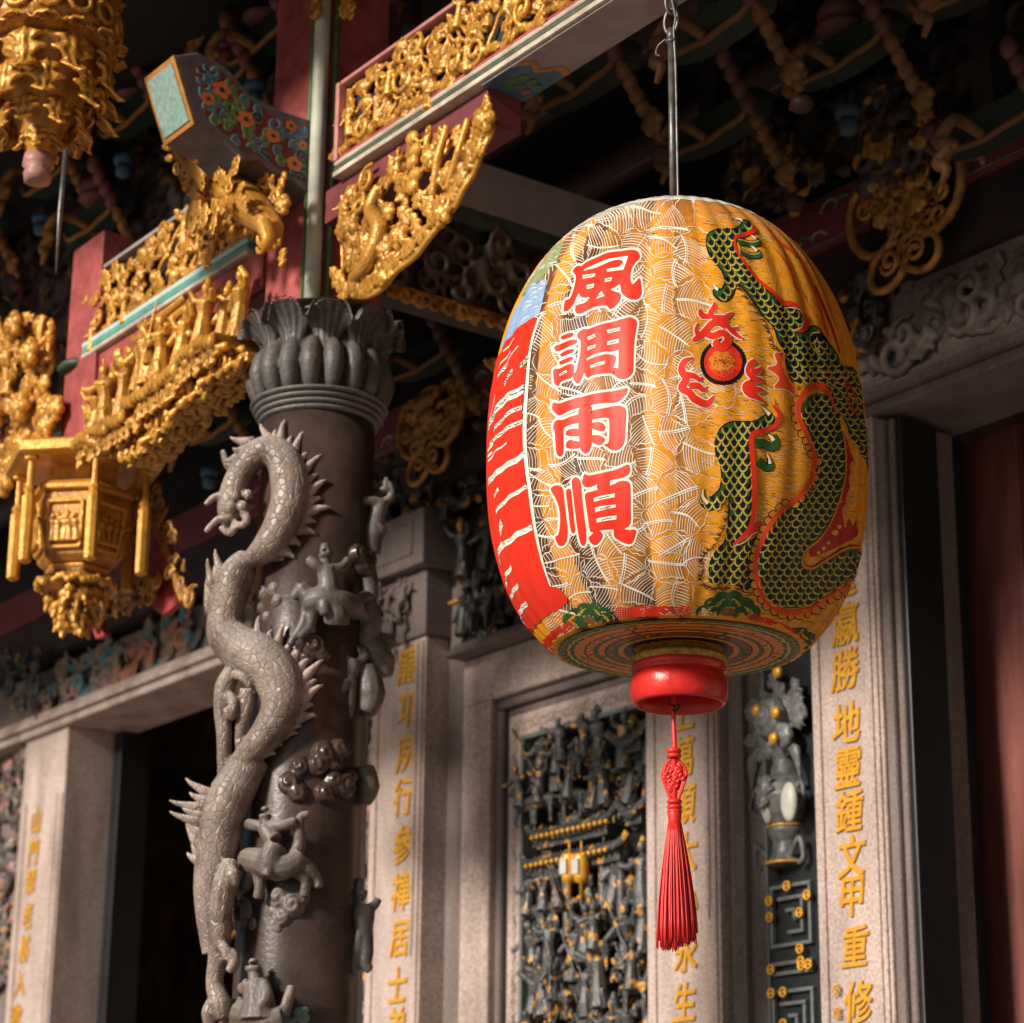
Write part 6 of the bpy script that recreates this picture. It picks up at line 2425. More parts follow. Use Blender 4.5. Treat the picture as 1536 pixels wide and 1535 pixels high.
for px in (854, 872):
    mb = MB()
    c = on(1, 6.0, px, 1305)
    mb.lathe([(.008, .07), (.03, .065), (.033, .05), (.033, -.03), (.028, -.05), (.008, -.055), (.006, -.12)], (c.x, c.y, c.z), 12)
    mb.lathe([(.004, .12), (.004, .07)], (c.x, c.y, c.z), 6)
    ob = mb.build('gilded_lamp', [LET_GOLD], wf, smooth=True)
    mb = MB()
    mb.box(c.x - .022, c.x + .022, c.y - .037, c.y - .030, c.z - .022, c.z + .045)
    mb.build('pale_panel', WHITE_STONE, ob, bevel=.003)
mb = MB()
for k in range(17):
    for zc_, x0_ in ((3.262, -8.06), (3.378, -8.02)):
        if x0_ + k * .036 < -7.5:
            mb.ell((x0_ + k * .036, 5.993, zc_ + .0), .011, None, 8, 6)
ob = mb.build('gilded_tile_ends', LET_GOLD, wf, smooth=True)

# relief above the window ledge and above the capital
up = thing('gilded_relief', (-8.2, 6.1, 4.35), 'dim band of carved gilded figures on the ledge above the window, left of the lantern', 'relief')
mb = MB()
relief_box(mb, facing(6.06), -8.60, -7.5, 4.33, 5.02, (4.36, 4.66), 21, .30, .35, .7)
sculpt(mb, 'figures', REL_D, up, 0.008, 1)
up2 = thing('gilded_relief', (-9.0, 6.0, 5.05), 'dim carved group of figures standing on the square capital block', 'relief')
mb = MB()
relief_box(mb, facing(6.02), -9.6, -8.4, 5.03, 5.36, (5.04, 5.16), 22, .26, .2, .4)
for p in ((640, 770), (665, 772), (642, 712)):
    c = on(1, 5.93, *p)
    mb.box(c.x - .03, c.x + .03, c.y - .01, c.y + .06, c.z - .03, c.z + .03)
sculpt(mb, 'figures', REL_D, up2, 0.008, 1)
mb = MB()
relief_box(mb, facing(5.945), -9.20, -8.88, 4.45, 4.72, (4.47, 4.58), 25, .13, 0, 0)
sculpt(mb, 'neck_carving', STONE_D, cb, 0.006, 1)

# strips of painted relief beside the pilasters
sr = thing('relief_strip', (-9.35, 6.1, 0), 'narrow painted relief strip of blossoms between the dragon column and the first lettered pilaster', 'relief')
mb = MB()
mb.box(-9.60, -9.23, 6.10, 6.2, 0, 4.9)
mb.build('backing', STONE_D, sr)
mb = MB()
ornament(mb, facing(6.10), [(-9.56, 2.75), (-9.24, 2.75), (-9.24, 4.6), (-9.56, 4.6)], 90, .085, 61, .02, (.4, .2, .34, .06), .55)
sculpt(mb, 'blossoms', REL_P, sr, 0.008, 1)
sl_ = thing('relief_strip', (-13.4, 6.1, 0), 'painted relief strip of blossoms at the extreme left edge beside the door jamb', 'relief')
mb = MB()
mb.box(-13.75, -13.175, 6.08, 6.2, 0, 4.67)
mb.build('backing', STONE_D, sl_)
mb = MB()
ornament(mb, facing(6.08), [(-13.7, 3.2), (-13.2, 3.2), (-13.2, 4.6), (-13.7, 4.6)], 60, .13, 62, .03, (.4, .2, .34, .06), .55)
sculpt(mb, 'blossoms', REL_P, sl_, 0.011, 1)

FR_D = mat('fret_dark', (0.022, 0.024, 0.026), .4, 0, (0.014, 0.015, 0.016), 20)
FR_L = mat('fret_grey', (0.17, 0.19, 0.19), .4, 0, (0.11, 0.12, 0.12), 30)


def fret(mb_b, mb_g, x0, x1, z0, z1, Y, seed):
    """key-fret blocks with gold clasps"""
    rng = random.Random(seed)
    mb_b.box(x0, x1, Y, Y + .05, z0, z1, 1)
    z = z1
    i = 0
    while z > z0 + .1:
        hgt = (.27, .09, .29, .10)[i % 4]
        zb_ = z - hgt
        w_ = x1 - x0
        def bar(a, b, c, d):
            mb_b.box(min(a, c), max(a, c), Y - .022, Y - .001, min(b, d), max(b, d), 0)
        t = .014
        A, B = x0 + .02, x1 - .05
        lv = 0
        za, zc = z - .02, zb_ + .02
        while B - A > .05 and za - zc > .04 and lv < 3:
            bar(A, za, B, za - t)
            bar(B - t, za - t - .001, B, zc)
            bar(A + (.05 if lv else 0), zc, B - t - .001, zc + t)
            if lv == 0:
                bar(A, za - t - .001, A + t, zc + t + .001)
            A += .042
            B -= .042
            za -= .045
            zc += .045
            lv += 1
        for q_ in range(5):
            c = V((rng.choice((x0 + .03, x0 + .09, (x0 + x1) / 2 - .02, x1 - .10, x1 - .06)), Y - .028 - .0012 * q_, rng.choice((z - .03, (z + zb_) / 2, (z + zb_) / 2 + .06, zb_ + .03))))
            mg_ = MB()
            mg_.tube([c + V((.016 * cos(a), 0, .016 * sin(a))) for a in [j * pi / 5 for j in range(11)]], .006, 5)
            mg_.tube([c + V((-.02, 0, 0)), c + V((.02, 0, 0))], .005, 5)
            mg_.build('gold_clasp', LET_GOLD, mb_g, smooth=True)
        z = zb_ - .012
        i += 1


# vase strip between the second and third pilaster
vs_ = thing('vase_relief', (-6.46, 6.1, 2.4), 'dark carved strip with pale vase of peonies above a gold-dotted key fret', 'relief')
VX0, VX1 = -6.605, -6.315
mb = MB()
mb.box(VX0 - .012, VX1 + .018, 6.10, 6.2, 0, 4.30)
mb.build('backing', FR_D, vs_)
mb = MB()
mb.box(VX0 - .012, VX0, 6.04, 6.098, 0, 4.30)
mb.box(VX1, VX1 + .016, 6.02, 6.098, 0, 4.30)
mb.build('grey_border', FR_L, vs_, bevel=.003)
pz = lambda px, py, y=6.05: on(1, y, px, py)
mb = MB()
c = pz(1165, 1210)
mb.lathe([(.05, pz(1168, 1300).z), (.085, pz(1168, 1296).z), (.06, pz(1168, 1280).z), (.055, pz(1168, 1262).z), (.075, pz(1168, 1246).z), (.072, pz(1168, 1240).z), (.10, pz(1168, 1222).z), (.118, pz(1168, 1195).z),
          (.105, pz(1168, 1176).z), (.06, pz(1168, 1160).z), (.048, pz(1168, 1140).z), (.056, pz(1168, 1122).z), (.066, pz(1168, 1116).z), (.04, pz(1168, 1114).z)], (c.x, 6.10, 0), 28)
for sg in (-1, 1):
    mb.tube(smooth_path([(c.x + sg * .09, 6.06, pz(1168, 1222).z), (c.x + sg * .145, 6.05, pz(1168, 1205).z), (c.x + sg * .13, 6.06, pz(1168, 1180).z), (c.x + sg * .09, 6.07, pz(1168, 1185).z)], 5), .010, 6)
    mb.tube(smooth_path([(c.x + sg * .06, 6.06, pz(1168, 1285).z), (c.x + sg * .12, 6.05, pz(1168, 1262).z), (c.x + sg * .13, 6.06, pz(1168, 1290).z), (c.x + sg * .10, 6.06, pz(1168, 1300).z)], 5), .012, 6)
    for k in range(5):
        mb.tube(smooth_path([(c.x + sg * .04, 6.07, pz(1168, 1135).z), (c.x + sg * (.08 + .012 * k), 6.04, pz(1168, 1118 + 3 * k).z), (c.x + sg * (.11 + .006 * k), 6.05, pz(1168, 1150 + 7 * k).z)], 4), [.008, .016, .004], 6)
sculpt(mb, 'vase', mat('grey_vase', (0.20, 0.20, 0.195), .4, 0, (0.09, 0.09, 0.09), 40), vs_, 0.0055, 1)
for px, py, rx in ((1148, 1206, .030), (1184, 1203, .042)):
    mb = MB()
    p = pz(px, py, 6.0)
    mb.ell((p.x, 6.00 + (.012 if px < 1160 else 0), p.z), (rx, .022, .075), None, 14, 10)
    mb.build('pale_vase_panel', WHITE_STONE, vs_, smooth=True)
mb = MB()
pl = facing(6.08)
rng = random.Random(14)
for px, py, r in ((1163, 1078, .085), (1140, 1068, .05), (1185, 1105, .05)):
    flower(mb, pl, pz(px, py).x, pz(px, py).z, r, .06, rng, 8)
for k in range(24):
    px, py = rng.uniform(1138, 1198), rng.uniform(1030, 1118)
    leaf(mb, pl, pz(px, py).x, pz(px, py).z, rng.uniform(0, 6.28), .09, .03, rng)
leaf(mb, pl, pz(1165, 1165).x, pz(1165, 1165).z, -1.7, .12, .09, rng)
sculpt(mb, 'peonies', mat('grey_peony', (0.24, 0.235, 0.225), .4, 0, (0.10, 0.10, 0.10), 30), vs_, 0.0055, 1)
mb = MB()
for px, py in ((1163, 1069), (1134, 1066), (1166, 1008), (1160, 1108)):
    mb = MB()
    mb.ell(pz(px, py, 5.985), (.024, .014, .024), None, 10, 8)
    mb.build('gold_centre', LET_GOLD, vs_, smooth=True)
for r_, py in ((.077, 1240), (.089, 1296)):
    mb = MB()
    mb.lathe([(r_, 0), (r_, .009)], (c.x, 6.10, pz(1168, py).z), 24)
    mb.build('gold_band', LET_GOLD, vs_, smooth=True)
mb, mg = MB(), MB()
fret(mb, vs_, VX0, VX1, 1.5, pz(1168, 1322).z, 6.05, 5)
mb.build('key_fret', [FR_L, FR_D], vs_, bevel=.002)
mb, mg = MB(), MB()
fret(mb, sr, -9.58, -9.25, 1.5, on(1, 6.06, 560, 1440).z, 6.06, 6)
mb.build('key_fret', [FR_L, FR_D], sr, bevel=.002)

# ------------------------------------------------------------------ bracket clusters under the roof
CHG = mat('dim_ochre', (0.50, 0.24, 0.06), .5, 0.1, (0.33, 0.14, 0.035), 20)


DPINK = mat('dusky_pink', (0.36, 0.12, 0.115), .5, 0, (0.22, 0.065, 0.065), 20)


def make_cluster():
    t = thing('bracket_cluster', (0, 0, 0), 'x', 'bracket cluster')
    mb = MB()
    prof = [(-.26, .02), (-.24, -.03), (-.12, -.055), (0, -.06), (.12, -.055), (.24, -.03), (.26, .02), (.26, .06), (-.26, .06)]
    mb.prism(prof, lambda u, v, d: V((u, d, v)), -.05, .05)
    mb.build('arm', DGREEN, t, bevel=.004)
    mb = MB()
    mb.tube(smooth_path([(-.26, -.052, .01), (-.20, -.055, -.045), (-.10, -.055, -.055), (0, -.055, -.066), (.10, -.055, -.055), (.20, -.055, -.045), (.26, -.052, .01)], 5), .013, 6)
    mb.build('ochre_edge', CHG, t, smooth=True)
    mb = MB()
    mb.tube(smooth_path([(0, -.06, -.05), (0, -.16, -.03), (.02, -.23, -.06), (-.03, -.24, -.12), (.03, -.25, -.16), (-.015, -.26, -.21), (.025, -.27, -.25), (.0, -.27, -.30)], 6), [.020, .022, .020, .028, .022, .028, .018, .008], 8)
    mb.tube([(.05, -.25, -.16), (.06, -.26, -.19)], [.02, .01], 6)
    mb.build('tongue', CHG, t, smooth=True)
    mb = MB()
    mb.lathe([(.03, .10), (.085, .10), (.09, .08), (.06, .055), (.03, .055)], (0, -.02, 0.01), 14)
    mb.lathe([(.05, .175), (.075, .17), (.08, .13), (.06, .11), (.05, .11)], (0, -.02, 0.01), 14)
    mb.build('pink_capital', DPINK, t, smooth=True)
    mb = MB()
    mb.lathe([(.02, -.32), (.040, -.315), (.046, -.295), (.040, -.275), (.02, -.27)], (.10, -.10, 0), 14)
    mb.lathe([(.01, -.38), (.030, -.37), (.036, -.345), (.030, -.325), (.02, -.32)], (.10, -.10, 0), 14)
    mb.build('blue_drum', BLUE, t, smooth=True)
    mb = MB()
    a, b = V((.22, -.16, .16)), V((.30, .10, -.34))
    for k in range(4):
        mb.ell(a.lerp(b, .02 + k * .11), (.032, .032, .045), None, 8, 6)
    mb.build('pink_beads', DPINK, t, smooth=True)
    mb = MB()
    for k in range(4):
        mb.ell(a.lerp(b, .48 + k * .09), (.030, .030, .036), None, 8, 6)
    rng = random.Random(1)
    flower(mb, facing(0), .30, -.27, .055, -.06, rng)
    mb.tube([a.lerp(b, .4), a.lerp(b, 1.0)], .018, 6)
    sculpt(mb, 'gilt_beads', GOLD2, t, .008, 1)
    mb = MB()
    mb.lathe([(.02, -.41), (.03, -.405), (.042, -.385), (.034, -.365), (.02, -.36)], (.30, .10, 0), 14)
    mb.build('red_cup', DRED, t, smooth=True)
    mb = MB()
    mb.box(-.045, .045, -.045, .045, .06, .6)
    mb.build('stem', DARKWOOD, t)
    return t


proto = make_cluster()


def dim_down(root):  # darker copies of the cluster materials, with shade put into their colour
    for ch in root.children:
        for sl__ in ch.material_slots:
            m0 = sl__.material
            nm = 'shaded_' + m0.name
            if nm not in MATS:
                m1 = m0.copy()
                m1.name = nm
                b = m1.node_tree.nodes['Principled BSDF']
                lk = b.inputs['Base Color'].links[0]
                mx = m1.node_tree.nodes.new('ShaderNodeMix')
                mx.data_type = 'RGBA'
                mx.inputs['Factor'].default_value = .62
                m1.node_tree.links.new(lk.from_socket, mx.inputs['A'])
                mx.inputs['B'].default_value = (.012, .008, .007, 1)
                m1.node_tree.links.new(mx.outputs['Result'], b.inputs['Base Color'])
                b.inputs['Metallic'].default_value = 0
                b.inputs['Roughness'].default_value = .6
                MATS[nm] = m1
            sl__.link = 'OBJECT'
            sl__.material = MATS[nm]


spots = [(206, 172, 4.28, 'bracket cluster with green arms in the dark behind the gilded lion, nearest the painted arm'),
         (84, 262, 4.28, 'bracket cluster with green arms just right of the steel spike'),
         (-30, 345, 4.28, 'bracket cluster cut by the left edge below the flower basket'),
         (400, 60, 4.36, 'bracket cluster in deep shadow above the painted arm'),
         (560, 60, 4.75, 'bracket cluster behind the top left end of the gilded beam'),
         (1075, 195, 5.3, 'bracket cluster in deep shadow just right of the lantern rod'),
         (1268, 84, 5.3, 'bracket cluster in deep shadow at the top right, with a bright ochre tongue'),
         (1466, -28, 5.3, 'bracket cluster in deep shadow cut by the top edge at right'),
         (1075, 42, 4.8, 'bracket cluster at the top edge just right of the rod chain'),
         (880, 122, 4.8, 'bracket cluster in shadow left of the lantern rod'),
         (1490, 190, 5.6, 'bracket cluster at the right edge above the painted back beam'),
         (330, 640, 5.5, 'bracket cluster in the dark gap left of the lotus capital'),
         (150, 330, 4.36, 'bracket cluster in the dark between the steel spike and the left gilded beam'),
         (20, 180, 4.36, 'bracket cluster in the dark below the left rim of the flower basket'),
         (345, 125, 4.36, 'bracket cluster in the dark just right of the painted arm end'),
         (250, 20, 4.36, 'bracket cluster in the dark right of the flower basket top'),
         (640, 540, 5.7, 'bracket cluster in the dark right of the lotus capital')]
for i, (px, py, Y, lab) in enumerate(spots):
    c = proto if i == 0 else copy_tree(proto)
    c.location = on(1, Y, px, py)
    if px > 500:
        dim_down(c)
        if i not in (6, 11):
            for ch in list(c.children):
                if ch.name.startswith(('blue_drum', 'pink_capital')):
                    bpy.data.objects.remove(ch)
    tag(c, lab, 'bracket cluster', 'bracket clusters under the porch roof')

# big gilded scroll ornaments and purlins between the clusters
q = lambda px, py: (on(1, 5.75, px, py).x, on(1, 5.75, px, py).z)
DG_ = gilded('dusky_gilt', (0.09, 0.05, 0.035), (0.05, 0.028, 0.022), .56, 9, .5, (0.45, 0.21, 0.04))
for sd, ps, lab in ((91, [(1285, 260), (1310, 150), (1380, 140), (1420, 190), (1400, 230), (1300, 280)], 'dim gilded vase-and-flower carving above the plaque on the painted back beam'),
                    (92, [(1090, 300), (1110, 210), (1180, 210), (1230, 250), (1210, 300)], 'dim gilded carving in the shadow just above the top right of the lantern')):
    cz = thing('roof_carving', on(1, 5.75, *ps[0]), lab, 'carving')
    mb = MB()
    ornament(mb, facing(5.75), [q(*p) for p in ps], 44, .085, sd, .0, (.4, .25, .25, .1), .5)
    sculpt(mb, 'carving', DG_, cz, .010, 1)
for (y, z) in ((5.3, 6.22), (5.75, 6.1)):
    mb = MB()
    mb.tube([(-16, y, z), (-2.5, y, z)], .085, 12)
    ob = mb.build('purlin', mat('purlin_paint', (0.07, 0.030, 0.030), .6, 0, (0.035, 0.018, 0.02), 6), roof, smooth=True)
# painted boards in the top left corner
pb = thing('painted_board', (-7.0, 4.4, 5.9), 'dark red carved eave boards with faded painted scrolls at the top left', 'board')
mb = MB()
c0, c1 = on(1, 4.45, 158, 10), on(1, 4.45, 250, 60)
mb.box(-8.6, -6.5, 4.40, 4.46, 5.74, 5.90)
mb.box(-7.35, -6.82, 4.16, 4.22, 5.52, 5.66)
mb.build('board', mat('faded_red_board', (0.26, 0.07, 0.06), .6, 0, (0.17, 0.04, 0.04), 9), pb, bevel=.006)
mb = MB()
rng = random.Random(40)
for k in range(46):
    u, v = rng.uniform(-8.6, -6.6), rng.uniform(5.90, 6.14)
    scroll(mb, facing(4.42), u, v, .05, .0, rng, .014)
sculpt(mb, 'scroll_carving', mat('faded_scrolls', (0.24, 0.17, 0.12), .6, 0, (0.10, 0.12, 0.14), 7), pb, .010, 1)
# green gourd-shaped strut with gilt flower behind the arm
gs = thing('gourd_strut', on(1, 4.3, 262, 72), 'dark green gourd-shaped strut with a gilded flower on its belly, above the painted arm', 'strut')
mb = MB()
c = on(1, 4.35, 262, 72)
mb.lathe([(.02, -.10), (.09, -.09), (.125, -.03), (.12, .04), (.08, .09), (.05, .11), (.02, .11)], tuple(c), 20)
mb.build('gourd', DGREEN, gs, smooth=True)
mb = MB()
pl = lambda u, v, d: on(1, 4.24, 292, 60) + V((u, -d, v))
flower(mb, pl, 0, 0, .06, .0, random.Random(5))
for k in range(5):
    leaf(mb, pl, 0, 0, k * 1.25, .09, .0, random.Random(k))
sculpt(mb, 'gilt_flower', GOLD2, gs, .007, 1)

# dusky carved boards that close the gaps behind the clusters
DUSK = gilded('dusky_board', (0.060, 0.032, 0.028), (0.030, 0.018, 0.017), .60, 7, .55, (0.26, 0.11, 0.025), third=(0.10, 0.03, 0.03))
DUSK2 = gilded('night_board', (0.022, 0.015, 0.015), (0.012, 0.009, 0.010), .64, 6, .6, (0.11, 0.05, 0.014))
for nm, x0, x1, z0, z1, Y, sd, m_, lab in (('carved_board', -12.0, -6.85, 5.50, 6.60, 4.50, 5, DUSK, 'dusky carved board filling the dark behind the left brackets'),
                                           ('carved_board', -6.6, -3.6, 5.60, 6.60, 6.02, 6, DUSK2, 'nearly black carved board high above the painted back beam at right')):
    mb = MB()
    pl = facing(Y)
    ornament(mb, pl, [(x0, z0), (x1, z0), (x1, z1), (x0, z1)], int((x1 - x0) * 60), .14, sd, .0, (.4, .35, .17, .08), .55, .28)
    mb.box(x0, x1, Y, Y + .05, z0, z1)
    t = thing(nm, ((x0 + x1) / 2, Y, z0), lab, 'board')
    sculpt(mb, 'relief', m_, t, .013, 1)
# ================================================================== the dragon column
CX, CY = -6.597, 4.0


def axis_depth(py):
    px = 478 + (py - 640) * (-31 / 860)
    return (on(1, CY, px, py) - CAM).dot(FW)


def cp_(px, py, off=0.0):
    """point seen at (px, py), off metres nearer than the column's axis"""
    return depth_pt(px, py, axis_depth(py) - off)


def rpx(r, py):
    return r * axis_depth(py) / F


dc = thing('dragon_column', (CX, CY, 0), 'dark stone column wound by a pale carved dragon, with a lotus capital and small riders', 'column')
zring = cp_(478, 640).z
mb = MB()
mb.lathe([(.245, 0), (.245, .2), (.215, .26), (.212, 1.0), (.207, 2.4), (.200, 3.4), (.193, zring)], (CX, CY, 0), 72)
mb.build('shaft', SHAFT, dc, smooth=True)
mb = MB()
prof = []
for k in range(4):
    z = zring - .005 + k * .019
    r = .196 + .010 * k
    prof += [(r, z), (r + .010, z + .004), (r + .0125, z + .009), (r + .010, z + .014), (r, z + .018)]
mb.lathe([(.18, zring - .006)] + prof + [(.18, zring + .078)], (CX, CY, 0), 72)
mb.build('neck_ring', CAPM, dc, smooth=True)

# lotus capital: bulging petals below, flaring leaves above
z0, z1, z2 = zring + .07, zring + .07 + .150, zring + .07 + .315
mb = MB()
mb.lathe([(.19, z0 - .01), (.206, z0 + .03), (.220, z0 + .085), (.212, z1), (.185, z1 + .05), (.185, z2 - .04), (.245, z2 - .006), (.10, z2 - .004)], (CX, CY, 0), 48)
NP = 18
for k in range(NP):
    t = 2 * pi * k / NP
    o_ = V((cos(t), sin(t), 0))
    P = [V((CX, CY, z0 - .008)) + o_ * .190, V((CX, CY, z0 + .025)) + o_ * .210, V((CX, CY, z0 + .085)) + o_ * .222, V((CX, CY, z1 - .015)) + o_ * .212, V((CX, CY, z1 + .03)) + o_ * .190]
    mb.tube(smooth_path([tuple(p) for p in P], 4), [.016, .030, .037, .034, .014], 16)
NL = 10
for k in range(NL):
    t = 2 * pi * (k + .28) / NL
    nu, nv = 24, 14
    top, bot = [], []
    for i in range(nv + 1):
        v = i / nv
        for j in range(nu + 1):
            u = j / nu * 2 - 1
            hw_ = (.13 + .235 * v ** 1.2) * (1.0 if v < .85 else 1 - .22 * ((v - .85) / .15) ** 2)
            an = t + u * hw_
            r = .222 - .022 * sin(v * 2.6) + .100 * v ** 2.8 - .020 * u * u * v - .012 * (1 - abs(u)) * 0
            r += .0040 * cos(u * 5 * pi) * min(1, v * 1.5) * (1.0 if v < .8 else (1 - v) / .2) - (.014 if k % 2 else 0) * v + .010 * (1 - abs(u)) ** .6 * (1 - v)
            z = z0 + .105 + (z2 - z0 - .105) * v - .075 * (u * u) ** 1.7 * v * v
            if v > .93:
                z -= .012 * ((v - .93) / .07)
                r += .006
            top.append(V((CX + r * cos(an), CY + r * sin(an), z)))
            bot.append(V((CX + (r - .020) * cos(an), CY + (r - .020) * sin(an), z - .004)))
    m_ = nu + 1
    N_ = len(top)
    fs = []
    for i in range(nv):
        for j in range(nu):
            a_, b_ = i * m_ + j, i * m_ + j + 1
            fs += [(a_, b_, b_ + m_, a_ + m_), (N_ + a_, N_ + a_ + m_, N_ + b_ + m_, N_ + b_)]
    for j in range(nu):
        fs += [(j, N_ + j, N_ + j + 1, j + 1), (nv * m_ + j, nv * m_ + j + 1, N_ + nv * m_ + j + 1, N_ + nv * m_ + j)]
    for i in range(nv):
        fs += [(i * m_, (i + 1) * m_, N_ + (i + 1) * m_, N_ + i * m_), (i * m_ + nu, N_ + i * m_ + nu, N_ + (i + 1) * m_ + nu, (i + 1) * m_ + nu)]
    mb.add(top + bot, fs)
sculpt(mb, 'lotus_capital', CAPM, dc, 0.0045, 3)

# ---- dragon


def dragon_seg(mb, pts, flat=.8):
    """pts: (px, py, off, radius px)"""
    P = smooth_path(pts, 6)
    mb.tube([cp_(p[0], p[1], p[2]) for p in P], [rpx(p[3] * .92, p[1]) for p in P], 18)
    return P


def spine(mb, bx, by, tx, ty, off, w=9, toff=None):
    a, b = cp_(bx, by, off), cp_(tx, ty, off if toff is None else toff)
    m = a.lerp(b, .55)
    dirv = (b - a).normalized()
    side = FW.cross(dirv).normalized()
    k = rpx(w, by)
    mb.tube([a - dirv * k * .6, a.lerp(b, .3), m + side * k * .12, a.lerp(b, .82) + side * k * .28, b + side * k * .55], [k, k * .72, k * .50, k * .30, k * .10], 8)


dragon = MB()
A = [(352, 790, .10, 17), (346, 765, .12, 22), (350, 738, .13, 22), (362, 708, .14, 21), (382, 684, .16, 23), (405, 676, .18, 25), (424, 690, .20, 28), (434, 718, .21, 31), (436, 748, .21, 32), (429, 775, .21, 31),
     (416, 800, .21, 28), (399, 822, .20, 24), (378, 838, .17, 16), (356, 846, .12, 6)]
PA = dragon_seg(dragon, A)
B = [(372, 836, .13, 18), (358, 858, .14, 28), (345, 890, .13, 30), (338, 925, .12, 29), (340, 952, .13, 32), (360, 972, .16, 37), (388, 988, .20, 40), (412, 1012, .22, 40), (423, 1040, .23, 36), (419, 1070, .23, 32),
     (403, 1098, .22, 28), (382, 1122, .21, 23), (355, 1148, .18, 16), (318, 1180, .13, 4)]
PB = dragon_seg(dragon, B)
C = [(384, 1136, .17, 26), (362, 1166, .17, 33), (344, 1200, .17, 36), (332, 1240, .16, 35), (324, 1285, .15, 33), (318, 1330, .14, 30), (318, 1375, .13, 26), (322, 1430, .12, 20)]
PC_ = dragon_seg(dragon, C)
SPINES = []
# ridges along the lit back of each coil
for P, lo in ((PA, 20), (PB, 18), (PC_, 0)):
    for i in range(lo, len(P) - 6, 1):
        pass
for bx, by, tx, ty, off in ((408, 662, 392, 646, .18), (420, 670, 421, 640, .19), (438, 688, 447, 656, .2), (452, 712, 472, 687, .205), (462, 740, 481, 722, .21), (461, 768, 486, 759, .21), (450, 795, 470, 797, .21), (424, 826, 440, 832, .205),
                            (388, 962, 384, 935, .2), (415, 975, 420, 945, .21), (438, 994, 452, 965, .22), (455, 1020, 474, 995, .23), (456, 1048, 474, 1030, .23), (447, 1078, 467, 1071, .23), (424, 1102, 440, 1097, .22), (395, 1130, 408, 1127, .21),
                            (334, 862, 322, 836, .13), (322, 884, 310, 852, .12), (316, 915, 308, 880, .11),
                            (318, 1192, 287, 1178, .16), (306, 1212, 267, 1208, .15), (302, 1234, 266, 1226, .15), (298, 1266, 281, 1244, .14), (298, 1290, 284, 1286, .13), (374, 664, 352, 662, .15), (352, 690, 342, 694, .14)):
    SPINES.append((bx, by, bx + (tx - bx) * 1.35, by + (ty - by) * 1.35, off))
fin = MB()
# ragged fin edge where the coils dive behind one another
for i in range(9):
    spine(dragon, 345 + i * 10, 842 - i * .5, 352 + i * 10.5, 850 - i * 1.4, .18, 5)
    spine(dragon, 330 + i * 11, 1170 - i * 8, 338 + i * 11, 1178 - i * 7.5, .18, 5)
# claws at the top
for pts in ([(350, 748, .13), (334, 744, .14), (320, 747, .15), (308, 758, .15)], [(352, 768, .14), (340, 778, .15), (326, 780, .16), (308, 798, .16)], [(366, 768, .15), (370, 780, .16), (364, 788, .16), (354, 788, .16)],
            [(344, 700, .13), (338, 690, .12), (334, 676, .11)], [(356, 784, .14), (345, 800, .15), (330, 790, .16)]):
    P = smooth_path(pts, 5)
    dragon.tube([cp_(*p) for p in P], [rpx(8, 760), rpx(6.5, 760), rpx(5.5, 760), rpx(4.2, 760)], 8)
for px, py, r in ((352, 745, 10), (364, 760, 9), (346, 760, 10), (372, 742, 8)):
    dragon.ell(cp_(px, py, .16), rpx(r, 760), None, 8, 6)
# fore leg on the middle coil
for pts, rr in (([(352, 1000, .17), (338, 1030, .18), (334, 1062, .18), (336, 1100, .18), (336, 1140, .17), (332, 1165, .16)], [12, 16, 14, 12, 11, 6]), ([(372, 1035, .20), (368, 1065, .20), (360, 1100, .2), (358, 1125, .19)], [13, 13, 8, 5]),
                ([(340, 1040, .19), (350, 1055, .22), (345, 1075, .23), (338, 1062, .23)], [8, 9, 8, 5]), ([(350, 990, .2), (358, 985, .23), (366, 992, .24), (372, 1010, .24)], [7, 8, 8, 5]), ([(352, 1012, .22), (364, 1016, .25), (376, 1030, .25)], [8, 7, 5]),
                # hind leg lower down
                ([(346, 1292, .20), (338, 1325, .22), (332, 1360, .22), (330, 1400, .21), (326, 1440, .20), (322, 1475, .19), (330, 1505, .2), (334, 1530, .2)], [12, 19, 18, 17, 14, 13, 16, 14]),
                ([(330, 1440, .21), (346, 1430, .23), (350, 1445, .24), (342, 1458, .24)], [9, 9, 8, 5]), ([(322, 1500, .20), (314, 1520, .2), (318, 1545, .2)], [10, 12, 9]), ([(326, 1410, .22), (338, 1425, .24), (340, 1440, .24)], [8, 8, 5]),
                ([(342, 1300, .22), (350, 1312, .24), (352, 1330, .24)], [9, 9, 5])):
    P = smooth_path(pts, 5)
    dragon.tube([cp_(*p) for p in P], [rpx(r, 1200) for r in rr], 10)
dg_ = sculpt(dragon, 'carved_dragon', None, dc, 0.0055, 2)


